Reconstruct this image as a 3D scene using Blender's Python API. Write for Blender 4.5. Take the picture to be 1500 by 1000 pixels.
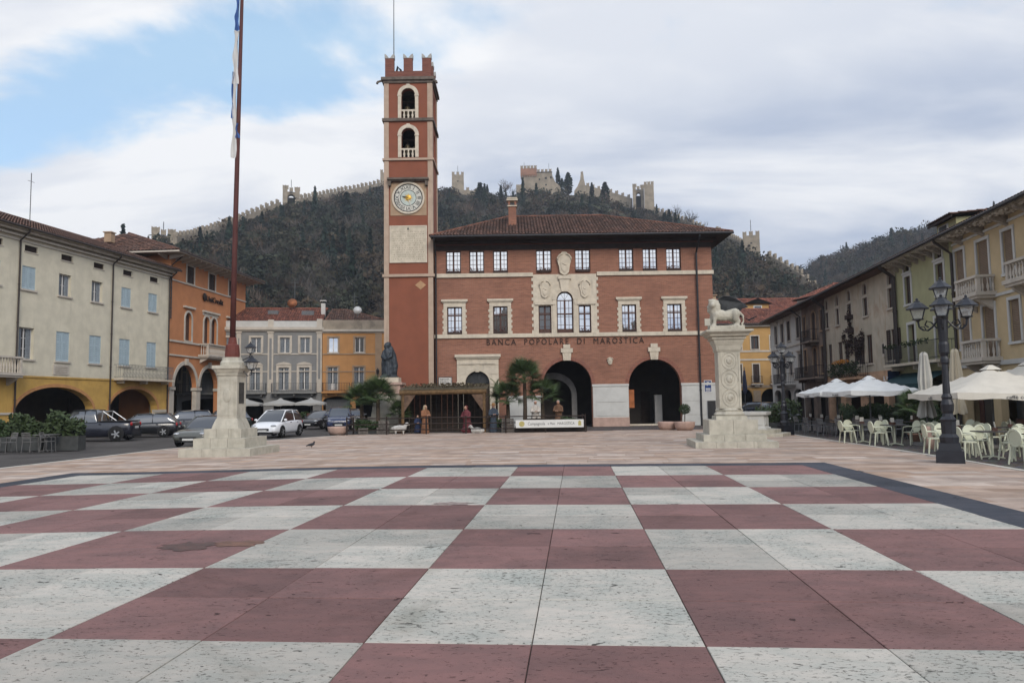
import bpy, math, random
import numpy as np
from mathutils import Vector, Matrix
rnd = random.Random(7)
NR = np.random.RandomState(11)
PI = math.pi
SC = bpy.context.scene
COL = SC.collection
for o in list(bpy.data.objects): bpy.data.objects.remove(o)

# ------------------------------------------------------------------ camera
EYE = 1.72
PITCH, ROLL = 0.0794, -0.01415
cam = bpy.data.cameras.new('camera'); cam_o = bpy.data.objects.new('camera', cam); COL.objects.link(cam_o)
fw = Vector((0, math.cos(PITCH), math.sin(PITCH))); rt = Vector((1, 0, 0)); up = rt.cross(fw)
r2 = math.cos(ROLL)*rt + math.sin(ROLL)*up; u2 = -math.sin(ROLL)*rt + math.cos(ROLL)*up
cam_o.matrix_world = Matrix(((r2.x, u2.x, -fw.x, 0), (r2.y, u2.y, -fw.y, 0), (r2.z, u2.z, -fw.z, EYE), (0, 0, 0, 1)))
cam.sensor_width = 36; cam.lens = 1109.2/1500*36; cam.clip_start = .1; cam.clip_end = 6000
SC.camera = cam_o

# ------------------------------------------------------------------ sky and sun
SUN_EL, SUN_AZ = math.radians(32), math.radians(162)     # azimuth clockwise from +Y: behind the viewer
sd = Vector((math.sin(SUN_AZ)*math.cos(SUN_EL), math.cos(SUN_AZ)*math.cos(SUN_EL), math.sin(SUN_EL)))
W = bpy.data.worlds.new('World'); SC.world = W; W.use_nodes = True
nt = W.node_tree; nt.nodes.clear()
def N(t, **k):
    n = nt.nodes.new(t)
    for a, b in k.items(): setattr(n, a, b)
    return n
def L(a, b): nt.links.new(a, b)
def math_(op, a, b=None, c=None, clamp=False):
    n = N('ShaderNodeMath', operation=op, use_clamp=clamp)
    for i, v in enumerate((a, b, c)):
        if v is None: continue
        if isinstance(v, (int, float)): n.inputs[i].default_value = v
        else: L(v, n.inputs[i])
    return n.outputs[0]
def smooth(v, lo, hi):
    n = N('ShaderNodeMapRange', interpolation_type='SMOOTHSTEP'); L(v, n.inputs[0])
    n.inputs[1].default_value = lo; n.inputs[2].default_value = hi
    return n.outputs[0]
def noise(vec, scale, detail=6, rough=.55, dist=0.0):
    n = N('ShaderNodeTexNoise'); L(vec, n.inputs['Vector'])
    n.inputs['Scale'].default_value = scale; n.inputs['Detail'].default_value = detail
    n.inputs['Roughness'].default_value = rough; n.inputs['Distortion'].default_value = dist
    return n.outputs['Fac']
sky = N('ShaderNodeTexSky', sky_type='NISHITA'); sky.sun_disc = False
sky.sun_elevation = SUN_EL; sky.sun_rotation = SUN_AZ; sky.air_density = 1.0; sky.dust_density = .6; sky.ozone_density = 1.5
tc = N('ShaderNodeTexCoord')
sep = N('ShaderNodeSeparateXYZ'); L(tc.outputs['Generated'], sep.inputs[0])
zz = math_('ADD', math_('MAXIMUM', sep.outputs[2], 0.0), .15)
px = math_('DIVIDE', sep.outputs[0], zz); py = math_('DIVIDE', sep.outputs[1], zz)
comb = N('ShaderNodeCombineXYZ'); L(px, comb.inputs[0]); L(py, comb.inputs[1]); P = comb.outputs[0]
n1 = noise(P, 1.3, 9, .58, .25)
mp = N('ShaderNodeMapping'); L(P, mp.inputs[0]); mp.inputs['Location'].default_value = (3.1, 7.7, 1.3); mp.inputs['Scale'].default_value = (.8, 1.5, 1)
n2 = noise(mp.outputs[0], 1.1, 8, .55, .3)
# the rift in the cloud deck: an elongated clearing over the left-hand roofs
ca, sa = math.cos(-.30), math.sin(-.30)
dx = math_('ADD', px, .78); dy = math_('SUBTRACT', py, 1.66)
ex = math_('DIVIDE', math_('ADD', math_('MULTIPLY', dx, ca), math_('MULTIPLY', dy, sa)), .95)
ey = math_('DIVIDE', math_('SUBTRACT', math_('MULTIPLY', dy, ca), math_('MULTIPLY', dx, sa)), .25)
rr = math_('ADD', math_('MULTIPLY', ex, ex), math_('MULTIPLY', ey, ey))
hole = math_('SUBTRACT', 1.0, smooth(rr, .0, 1.6))
cov = math_('ADD', math_('SUBTRACT', n1, math_('MULTIPLY', hole, .27)), .06)
mask = smooth(cov, .30, .47)
edge = math_('SUBTRACT', 1.0, smooth(rr, 1.5, 9.0))        # sunlit cloud rims round the rift
lum = math_('ADD', smooth(n2, .36, .74), math_('MULTIPLY', edge, .62), clamp=True)
cmix = N('ShaderNodeMix', data_type='RGBA'); L(lum, cmix.inputs['Factor'])
cmix.inputs['A'].default_value = (.345, .405, .525, 1); cmix.inputs['B'].default_value = (.735, .745, .765, 1)
dot = N('ShaderNodeVectorMath', operation='DOT_PRODUCT'); L(tc.outputs['Generated'], dot.inputs[0]); dot.inputs[1].default_value = sd
glow = math_('ADD', 1.0, math_('MULTIPLY', smooth(dot.outputs['Value'], .0, 1.0), .9))
bg1 = N('ShaderNodeBackground'); L(sky.outputs[0], bg1.inputs[0]); bg1.inputs[1].default_value = .15
bgv = N('ShaderNodeBackground'); bgv.inputs[0].default_value = (.38, .55, .71, 1)      # thin sunlit veil of cirrus over the blue
mv = N('ShaderNodeMixShader'); L(math_('ADD', math_('MULTIPLY', smooth(n2, .3, .7), .25), .55), mv.inputs[0]); L(bg1.outputs[0], mv.inputs[1]); L(bgv.outputs[0], mv.inputs[2])
bg2 = N('ShaderNodeBackground'); L(cmix.outputs['Result'], bg2.inputs[0]); L(glow, bg2.inputs[1])
ms = N('ShaderNodeMixShader'); L(mask, ms.inputs[0]); L(mv.outputs[0], ms.inputs[1]); L(bg2.outputs[0], ms.inputs[2])
out = N('ShaderNodeOutputWorld'); L(ms.outputs[0], out.inputs[0])

sun = bpy.data.lights.new('sun', 'SUN'); sun.energy = 1.5; sun.angle = math.radians(24); sun.color = (1, .91, .79)
sun_o = bpy.data.objects.new('sun', sun); COL.objects.link(sun_o); sun_o.rotation_euler = (-sd).to_track_quat('-Z', 'Y').to_euler()
sun_o.location = (0, 0, 60)
vs = SC.view_settings; vs.view_transform = 'Standard'; vs.look = 'None'; vs.exposure = 0.42; vs.gamma = 1.0; vs.use_curve_mapping = False

# ------------------------------------------------------------------ materials
MATS = {}
def new_mat(name):
    global nt
    m = bpy.data.materials.new(name); m.use_nodes = True; nt = m.node_tree; nt.nodes.clear()
    o = N('ShaderNodeOutputMaterial'); b = N('ShaderNodeBsdfPrincipled'); L(b.outputs[0], o.inputs[0]); MATS[name] = m
    return m, b
def col4(c, k=1.0): return tuple(min(1, x*k) for x in c[:3])+(1,)
def mixc(f, a, b, blend='MIX'):
    n = N('ShaderNodeMix', data_type='RGBA', blend_type=blend)
    for s, v in (('Factor', f), ('A', a), ('B', b)):
        i = n.inputs[s]
        if isinstance(v, (tuple, list)): i.default_value = v
        elif isinstance(v, (int, float)): i.default_value = v
        else: L(v, i)
    return n.outputs['Result']
def coords(scale=(1, 1, 1), rot=(0, 0, 0), kind='Object'):
    t = N('ShaderNodeTexCoord'); m = N('ShaderNodeMapping'); L(t.outputs[kind], m.inputs[0])
    m.inputs['Scale'].default_value = scale; m.inputs['Rotation'].default_value = rot
    return m.outputs[0]
def bump(b, h, strength, dist=.02):
    n = N('ShaderNodeBump'); L(h, n.inputs['Height']); n.inputs['Strength'].default_value = strength; n.inputs['Distance'].default_value = dist
    L(n.outputs[0], b.inputs['Normal'])
def M(name, c, rough=.8, var=.18, scale=2.5, bmp=.25, bscale=30, spec=.3, metal=0.0, dirt=0.0, dcol=(.06, .055, .045), streak=False, tint=False, rand=0.0):
    """general procedural surface: two-scale tone variation, optional dirt patches or vertical streaks, fine relief"""
    if name in MATS: return MATS[name]
    m, b = new_mat(name)
    v = coords()
    f1 = noise(v, scale, 5); f2 = noise(v, bscale, 4, .6)
    base = mixc(smooth(f1, .3, .7), col4(c, 1-var), col4(c, 1+var))
    base = mixc(math_('MULTIPLY', smooth(f2, .35, .7), var*.8), base, col4(c, .55))
    if tint:
        a = N('ShaderNodeAttribute', attribute_name='tint'); base = mixc(1.0, base, a.outputs['Color'], 'MULTIPLY')
    if rand:
        oi = N('ShaderNodeObjectInfo'); k = math_('ADD', math_('MULTIPLY', oi.outputs['Random'], rand*2), 1-rand)
        cb = N('ShaderNodeCombineXYZ'); [L(k, cb.inputs[i]) for i in range(3)]
        base = mixc(1.0, base, cb.outputs[0], 'MULTIPLY')
    if dirt:
        d1 = noise(coords((.7, .7, .7)), 1.1, 8, .65, .4)
        fac = smooth(d1, .50, .72)
        if streak:
            d2 = noise(coords((2.2, 2.2, .16)), 1.6, 6, .6, .2); fac = math_('MAXIMUM', math_('MULTIPLY', fac, .7), smooth(d2, .54, .74))
        base = mixc(math_('MULTIPLY', fac, dirt), base, col4(dcol))
    L(base, b.inputs['Base Color']) if not isinstance(base, tuple) else None
    rr_ = math_('ADD', math_('MULTIPLY', f1, .16), rough-.08, clamp=True); L(rr_, b.inputs['Roughness'])
    b.inputs['Metallic'].default_value = metal; b.inputs['Specular IOR Level'].default_value = spec
    if bmp: bump(b, f2, bmp, .015)
    return m
def paint(name, c, rough=.3, spec=.5, metal=0.0, coat=0.0):
    m, b = new_mat(name); v = coords(); f = noise(v, 6, 4)
    L(mixc(f, col4(c, .9), col4(c, 1.1)), b.inputs['Base Color'])
    b.inputs['Roughness'].default_value = rough; b.inputs['Specular IOR Level'].default_value = spec; b.inputs['Metallic'].default_value = metal
    b.inputs['Coat Weight'].default_value = coat; b.inputs['Coat Roughness'].default_value = .08
    return m
def glass(name, c, refl, rough=.03):
    m, b = new_mat(name); v = coords(); f = noise(v, 1.2, 3)
    L(mixc(f, col4(c, .6), col4(c, 1.5)), b.inputs['Base Color']); b.inputs['Roughness'].default_value = .4
    g = N('ShaderNodeBsdfGlossy'); g.inputs['Color'].default_value = (.95, .97, 1, 1); g.inputs['Roughness'].default_value = rough
    w = noise(v, .9, 2); bp = N('ShaderNodeBump'); L(w, bp.inputs['Height']); bp.inputs['Strength'].default_value = .12; bp.inputs['Distance'].default_value = .05; L(bp.outputs[0], g.inputs['Normal'])
    lw = N('ShaderNodeLayerWeight'); lw.inputs[0].default_value = .5; fr = math_('POWER', lw.outputs['Facing'], 4.5)
    x = N('ShaderNodeMixShader'); L(math_('ADD', math_('MULTIPLY', fr, .55), refl, clamp=True), x.inputs[0]); L(b.outputs[0], x.inputs[1]); L(g.outputs[0], x.inputs[2])
    o = [n for n in nt.nodes if n.type == 'OUTPUT_MATERIAL'][0]; L(x.outputs[0], o.inputs[0])
    return m
def facade_vec():
    t = N('ShaderNodeTexCoord'); s = N('ShaderNodeSeparateXYZ'); L(t.outputs['Object'], s.inputs[0])
    c = N('ShaderNodeCombineXYZ'); L(math_('ADD', s.outputs[0], s.outputs[1]), c.inputs[0]); L(s.outputs[2], c.inputs[1])
    return c.outputs[0]
def brick_mat(name, c1, c2, mortar, bw=.27, bh=.075):
    m, b = new_mat(name); v = facade_vec()
    t = N('ShaderNodeTexBrick'); L(v, t.inputs['Vector']); t.offset = .5
    t.inputs['Color1'].default_value = col4(c1); t.inputs['Color2'].default_value = col4(c2); t.inputs['Mortar'].default_value = col4(mortar)
    t.inputs['Scale'].default_value = 1; t.inputs['Mortar Size'].default_value = .008; t.inputs['Brick Width'].default_value = bw; t.inputs['Row Height'].default_value = bh; t.inputs['Bias'].default_value = -.2
    t2 = N('ShaderNodeMapping'); L(v, t2.inputs[0]); t2.inputs['Scale'].default_value = (.40, 11.0, 1)
    f = noise(t2.outputs[0], 1.0, 5, .6, .0)          # courses laid from differently fired batches
    f3 = noise(v, .35, 5, .6)
    base = mixc(1.0, t.outputs[0], mixc(smooth(f, .25, .75), (.84, .82, .80, 1), (1.16, 1.14, 1.10, 1)), 'MULTIPLY')
    base = mixc(math_('MULTIPLY', smooth(f3, .48, .72), .42), base, (.14, .068, .05, 1))
    L(base, b.inputs['Base Color']); b.inputs['Roughness'].default_value = .85; b.inputs['Specular IOR Level'].default_value = .2
    bump(b, math_('ADD', math_('MULTIPLY', t.outputs['Fac'], -1), f), .4, .02)
    return m
def slab_mat(name, c, pit, pitamt, gloss):
    """worn stone slab: veins along the bed, pits, blackened holes, each slab of its own tone"""
    m, b = new_mat(name)
    v = coords()
    vs_ = coords((1.6, 4.2, 1)); vp = coords((12, 21, 1)); vq = coords((3.2, 6.0, 1))
    f1 = noise(vs_, 1.3, 8, .65, .5); f2 = noise(v, .9, 6, .6); fp = noise(vp, 1.6, 5, .7, .6); fq = noise(vq, 1.3, 4, .6, .8); ff = noise(v, 90, 3, .7)
    base = mixc(smooth(f1, .28, .72), col4((c[0]*.88, c[1]*.90, c[2]*.90)), col4((c[0]*1.14, c[1]*1.08, c[2]*1.06)))
    base = mixc(math_('MULTIPLY', smooth(f2, .42, .7), .6), base, col4((c[0]*.66, c[1]*.76, c[2]*.78)))
    base = mixc(math_('MULTIPLY', smooth(ff, .5, .8), .30), base, col4(c, .6))
    f5 = noise(coords((.5, .5, 1)), 1.0, 7, .7, 1.0); base = mixc(math_('MULTIPLY', smooth(f5, .52, .72), .5), base, col4((c[0]*.5, c[1]*.5, c[2]*.46)))
    oi = N('ShaderNodeObjectInfo'); k = math_('ADD', math_('MULTIPLY', oi.outputs['Random'], .34), .83)
    cb = N('ShaderNodeCombineXYZ'); [L(k, cb.inputs[i]) for i in range(3)]
    base = mixc(1.0, base, cb.outputs[0], 'MULTIPLY')
    dens = smooth(f2, .30, .68)
    p1 = smooth(math_('ADD', fp, math_('MULTIPLY', dens, pitamt)), .60, .68)
    p2 = smooth(math_('ADD', fq, math_('MULTIPLY', dens, .05)), .685, .72)
    pits = math_('MAXIMUM', math_('MULTIPLY', p1, .82), p2)
    base = mixc(pits, base, col4(pit))
    L(base, b.inputs['Base Color'])
    L(math_('ADD', math_('MULTIPLY', f2, .25), gloss, clamp=True), b.inputs['Roughness']); b.inputs['Specular IOR Level'].default_value = .12
    bump(b, math_('SUBTRACT', math_('ADD', math_('MULTIPLY', ff, .25), math_('MULTIPLY', f1, .2)), pits), .55, .012)
    return m

brick = brick_mat('bank brick', (.285, .125, .080), (.20, .085, .056), (.27, .19, .15))
stone = M('pale carved stone', (.53, .465, .365), .75, .10, 3, .25, 40, dirt=.35, dcol=(.24, .21, .17), streak=True)
stone_w = M('white plinth stone', (.49, .485, .455), .6, .07, 1.5, .15, 50, dirt=.2, dcol=(.34, .34, .32), streak=True)
stone_old = M('weathered monument stone', (.44, .41, .335), .85, .14, 3.0, .35, 26, dirt=.5, dcol=(.2, .185, .145), streak=True)
stone_pink = M('rosy stone', (.42, .29, .235), .75, .12, 3, .3, 40)
tower_red = M('tower red render', (.215, .074, .042), .85, .09, .8, .2, 45, dirt=.25, dcol=(.17, .065, .04), streak=True)
tower_trim = M('tower buff trim', (.40, .30, .225), .85, .08, 2, .2, 40, dirt=.3, dcol=(.2, .15, .11), streak=True)
dark_wood = M('dark stained wood', (.028, .018, .014), .75, .3, 4, .2, 30)
eave_red = M('painted eave moulding', (.10, .035, .025), .7, .2, 3, .1)
tile = M('terracotta roof tiles', (.120, .064, .046), .9, .35, 1.4, .4, 14, dirt=.7, dcol=(.04, .032, .027), tint=True)
tile_new = M('red roof tiles', (.20, .075, .05), .9, .25, 1.4, .4, 14, dirt=.4, dcol=(.07, .04, .03), tint=True)
iron = M('black wrought iron', (.014, .014, .016), .5, .3, 8, .1, 60, spec=.5)
iron_g = M('grey painted iron', (.10, .105, .11), .55, .2, 8, .1, 60, spec=.5)
lampblk = M('cast iron lamp paint', (.012, .013, .018), .42, .25, 6, .25, 50, spec=.5)
pipe_m = M('brown copper downpipe', (.032, .022, .018), .55, .25, 3, .1, 40, spec=.5)
win_brown = M('brown window timber', (.075, .035, .025), .6, .2, 5, .1)
win_white = M('white window timber', (.62, .60, .56), .6, .08, 5, .1)
glass_sky = glass('window glass', (.02, .022, .025), .46)
glass_dim = glass('dim window glass', (.018, .02, .023), .06)
glass_car = glass('car glass', (.014, .016, .018), .11)
dark = M('dark interior', (.018, .015, .013), .95, .3, 2, 0)
curtain = M('curtain cloth', (.20, .22, .24), .9, .2, 6, .2, 20)
# ------------------------------------------------------------------ mesh helpers
class MB:
    def __init__(s): s.v = []; s.f = []; s.t = []
    def poly(s, pts, tint=None):
        n = len(s.v); s.v += [tuple(p) for p in pts]; s.f.append(tuple(range(n, n+len(pts))))
        if tint is not None: s.t += [tint]*len(pts)
        return s
    def box(s, x0, x1, y0, y1, z0, z1):
        n = len(s.v); s.v += [(x, y, z) for z in (z0, z1) for x, y in ((x0, y0), (x1, y0), (x1, y1), (x0, y1))]
        s.f += [tuple(n+i for i in q) for q in ((0, 3, 2, 1), (4, 5, 6, 7), (0, 1, 5, 4), (1, 2, 6, 5), (2, 3, 7, 6), (3, 0, 4, 7))]
        return s
    def frustum(s, c, w0, d0, z0, w1, d1, z1):
        n = len(s.v)
        for w, d, z in ((w0, d0, z0), (w1, d1, z1)): s.v += [(c[0]+x*w/2, c[1]+y*d/2, z) for x, y in ((-1, -1), (1, -1), (1, 1), (-1, 1))]
        s.f += [tuple(n+i for i in q) for q in ((0, 3, 2, 1), (4, 5, 6, 7), (0, 1, 5, 4), (1, 2, 6, 5), (2, 3, 7, 6), (3, 0, 4, 7))]
        return s
    def prism(s, pts, e):
        """closed polygon (3d points) swept by vector e"""
        n = len(s.v); k = len(pts); s.v += [tuple(p) for p in pts]+[(p[0]+e[0], p[1]+e[1], p[2]+e[2]) for p in pts]
        s.f += [tuple(range(n+k-1, n-1, -1)), tuple(range(n+k, n+2*k))]+[(n+i, n+(i+1) % k, n+k+(i+1) % k, n+k+i) for i in range(k)]
        return s
    def pz(s, pts, y0, y1):
        """outline in the facade plane (u, z), from depth y0 to y1"""
        return s.prism([(u, y0, z) for u, z in pts], (0, y1-y0, 0))
    def tube(s, pts, r, n=8, cap=True):
        """swept round tube through pts; r a number or a list"""
        P_ = [Vector(p) for p in pts]; R = r if isinstance(r, (list, tuple)) else [r]*len(P_)
        n0 = len(s.v); ref = None
        for i, p in enumerate(P_):
            t = (P_[min(i+1, len(P_)-1)]-P_[max(i-1, 0)])
            t = t.normalized() if t.length > 1e-9 else Vector((0, 0, 1))
            if ref is None: ref = Vector((1, 0, 0)) if abs(t.x) < .9 else Vector((0, 1, 0))
            a = t.cross(ref)
            a = a.normalized() if a.length > 1e-6 else t.orthogonal().normalized()
            b = t.cross(a); ref = -b if False else ref
            for j in range(n):
                q = 2*PI*j/n; s.v.append(tuple(p+a*(R[i]*math.cos(q))+b*(R[i]*math.sin(q))))
        for i in range(len(P_)-1):
            for j in range(n):
                s.f.append((n0+i*n+j, n0+i*n+(j+1) % n, n0+(i+1)*n+(j+1) % n, n0+(i+1)*n+j))
        if cap:
            s.f.append(tuple(n0+j for j in range(n-1, -1, -1))); m = n0+(len(P_)-1)*n; s.f.append(tuple(m+j for j in range(n)))
        return s
    def lathe(s, prof, n=16, c=(0, 0, 0), sx=1, sy=1):
        n0 = len(s.v)
        for r, z in prof:
            for j in range(n):
                q = 2*PI*(j+.5)/n; s.v.append((c[0]+r*sx*math.cos(q), c[1]+r*sy*math.sin(q), c[2]+z))
        for i in range(len(prof)-1):
            for j in range(n): s.f.append((n0+i*n+j, n0+i*n+(j+1) % n, n0+(i+1)*n+(j+1) % n, n0+(i+1)*n+j))
        s.f.append(tuple(n0+j for j in range(n-1, -1, -1))); m = n0+(len(prof)-1)*n; s.f.append(tuple(m+j for j in range(n)))
        return s
    def ball(s, c, r, n=10, m=7, rot=None):
        rx, ry, rz = r if isinstance(r, (tuple, list)) else (r, r, r)
        n0 = len(s.v)
        for i in range(m+1):
            a = PI*i/m
            for j in range(n):
                q = 2*PI*j/n; p = Vector((rx*math.sin(a)*math.cos(q), ry*math.sin(a)*math.sin(q), -rz*math.cos(a)))
                if rot is not None: p = rot @ p
                s.v.append((c[0]+p.x, c[1]+p.y, c[2]+p.z))
        for i in range(m):
            for j in range(n): s.f.append((n0+i*n+j, n0+i*n+(j+1) % n, n0+(i+1)*n+(j+1) % n, n0+(i+1)*n+j))
        return s
    def add(s, o, mat=None, tint=None):
        n = len(s.v)
        s.v += [tuple(mat @ Vector(p)) for p in o.v] if mat is not None else o.v
        s.f += [tuple(i+n for i in q) for q in o.f]
        return s
    def mesh(s, name, mat, smooth=False):
        me = bpy.data.meshes.new(name); me.from_pydata(s.v, [], s.f); me.update()
        if smooth: me.polygons.foreach_set('use_smooth', [True]*len(me.polygons))
        if s.t and len(s.t) == len(s.v):
            a = me.color_attributes.new('tint', 'FLOAT_COLOR', 'POINT'); a.data.foreach_set('color', [x for t in s.t for x in (t[0], t[1], t[2], 1)])
        if mat: me.materials.append(mat)
        return me
    def build(s, name, mat, parent=None, smooth=False, kind=None, label=None, loc=None, rz=0):
        return link(name, s.mesh(name, mat, smooth), parent, kind, label, loc, rz)
def link(name, me, parent=None, kind=None, label=None, loc=None, rz=0):
    o = bpy.data.objects.new(name, me); COL.objects.link(o)
    if parent: o.parent = parent
    if loc is not None: o.location = loc
    if rz: o.rotation_euler = (0, 0, rz)
    if kind: o['kind'] = kind
    if label: o['label'] = label
    return o
def tag(o, label, cat, group=None):
    o['label'] = label; o['category'] = cat
    if group: o['group'] = group
    return o
def thing(name, label, cat, loc=(0, 0, 0), rz=0, group=None):
    o = bpy.data.objects.new(name, None); COL.objects.link(o); o.location = loc; o.rotation_euler = (0, 0, rz); o.empty_display_size = .3
    return tag(o, label, cat, group)
def dup(src, loc, rz=0, label=None, scale=None):
    def cp(o, par):
        c = o.copy(); COL.objects.link(c); c.parent = par
        for ch in kids[o.name]: cp(ch, c)
        return c
    kids = {}
    def collect(o):
        kids[o.name] = [c for c in bpy.data.objects if c.parent == o] if False else list(o.children)
        for c in kids[o.name]: collect(c)
    collect(src)
    r = cp(src, None); r.location = loc; r.rotation_euler = (0, 0, rz)
    if scale: r.scale = (scale,)*3
    if label: r['label'] = label
    return r
def text_mesh(s, size, depth=.03, mat=None, name='lettering', sx=1.0, space=1.0, align='CENTER'):
    c = bpy.data.curves.new(name, 'FONT'); c.body = s; c.size = size; c.extrude = depth/2; c.align_x = align; c.align_y = 'CENTER'; c.resolution_u = 2; c.space_character = space
    o = bpy.data.objects.new(name, c); COL.objects.link(o); dg = bpy.context.evaluated_depsgraph_get()
    me = bpy.data.meshes.new_from_object(o.evaluated_get(dg)); bpy.data.objects.remove(o); bpy.data.curves.remove(c)
    me.transform(Matrix.Rotation(PI/2, 4, 'X') @ Matrix.Diagonal((sx, 1, 1, 1)))
    me.name = name; me.materials.clear(); me.materials.append(mat)
    return me
def mod_smooth(o, voxel=None, sub=0, it=4):
    if voxel:
        r = o.modifiers.new('remesh', 'REMESH'); r.mode = 'VOXEL'; r.voxel_size = voxel; r.use_smooth_shade = True
        if it: k = o.modifiers.new('smooth', 'SMOOTH'); k.factor = .5; k.iterations = it
    if sub: k = o.modifiers.new('sub', 'SUBSURF'); k.levels = sub; k.render_levels = sub
def rough_up(o, strength, size):
    t = bpy.data.textures.new('chiselled', 'CLOUDS'); t.noise_scale = size; t.noise_depth = 3
    k = o.modifiers.new('weathering', 'DISPLACE'); k.texture = t; k.strength = strength; k.mid_level = .5
def sm(t): t = min(1, max(0, t)); return t*t*(3-2*t)
BA = math.radians(4.76)
def bxy(X, Y): return X*math.cos(BA)-Y*math.sin(BA), X*math.sin(BA)+Y*math.cos(BA)      # world -> board axes
def wxy(a, b): return a*math.cos(BA)+b*math.sin(BA), -a*math.sin(BA)+b*math.cos(BA)     # board axes -> world
def G(X, Y):
    a, b = bxy(X, Y)
    return -max(.15*sm((b-20.5)/22), .15*sm((-3-a)/12))
def arc_pts(a, b, zs, zt, n=14):
    c, r = (a+b)/2, (b-a)/2
    return [(c-r*math.cos(PI*i/n), zs+(zt-zs)*math.sin(PI*i/n)) for i in range(n+1)]

# ------------------------------------------------------------------ building helpers: local u right along the facade, y inwards, z up
def facade(par, u0, u1, z0, z1, ops, mat, th=.3, y=0.0, name='wall', label=None):
    """wall with true openings. op = (a, b, c, d, rise): rise > 0 gives an arched head"""
    m = MB(); us = sorted({u0, u1, *[o[0] for o in ops], *[o[1] for o in ops]}); zs = sorted({z0, z1, *[o[2] for o in ops], *[o[3] for o in ops]})
    us = [u for u in us if u0-1e-6 <= u <= u1+1e-6]; zs = [z for z in zs if z0-1e-6 <= z <= z1+1e-6]
    for j in range(len(zs)-1):
        zc = (zs[j]+zs[j+1])/2; run = None
        for i in range(len(us)):
            hole = i == len(us)-1 or any(o[0] < (us[i]+us[i+1])/2 < o[1] and o[2] < zc < o[3] for o in ops)
            if not hole and run is None: run = us[i]
            if hole and run is not None:
                m.poly([(run, y, zs[j]), (us[i], y, zs[j]), (us[i], y, zs[j+1]), (run, y, zs[j+1])]); run = None
    for a, b, c, d, r in ops:
        if r:
            A = arc_pts(a, b, d-r, d)
            for i in range(len(A)-1):
                p, q = A[i], A[i+1]
                m.poly([(p[0], y, p[1]), (q[0], y, q[1]), (q[0], y, d), (p[0], y, d)])
                m.poly([(p[0], y, p[1]), (p[0], y+th, p[1]), (q[0], y+th, q[1]), (q[0], y, q[1])])
        else: m.poly([(a, y, d), (a, y+th, d), (b, y+th, d), (b, y, d)])
        if c > z0+.01: m.poly([(a, y, c), (b, y, c), (b, y+th, c), (a, y+th, c)])
        for x in (a, b): m.poly([(x, y, c), (x, y+th, c), (x, y+th, d-r), (x, y, d-r)])
    return m.build(name, mat, par, label=label)
def shell(par, u0, u1, y0, y1, z0, z1, mat, name='side_wall', front=None):
    """side and rear walls behind a facade"""
    m = MB()
    m.poly([(u0, y1, z0), (u0, y0, z0), (u0, y0, z1), (u0, y1, z1)]); m.poly([(u1, y0, z0), (u1, y1, z0), (u1, y1, z1), (u1, y0, z1)])
    m.poly([(u1, y1, z0), (u0, y1, z0), (u0, y1, z1), (u1, y1, z1)])
    return m.build(name, mat, par)
def hbox(par, name, mat, *bs):
    """boxes as one part; boxes that do not touch each other become parts of their own. Returns the first"""
    left = list(bs); first = None
    while left:
        comp = [left.pop(0)]; grew = True
        while grew:
            grew = False
            for b in list(left):
                if any(all(b[2*i] <= c[2*i+1]+.011 and c[2*i] <= b[2*i+1]+.011 for i in range(3)) for c in comp): comp.append(b); left.remove(b); grew = True
        m = MB(); [m.box(*b) for b in comp]; o = m.build(name, mat, par); first = first or o
    return first
def ring_bars(m, a, b, c, d, w, y0, y1, bottom=True):
    m.box(a, a+w, y0, y1, c, d); m.box(b-w, b, y0, y1, c, d); m.box(a+w, b-w, y0, y1, d-w, d)
    if bottom: m.box(a+w, b-w, y0, y1, c, c+w)
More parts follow.
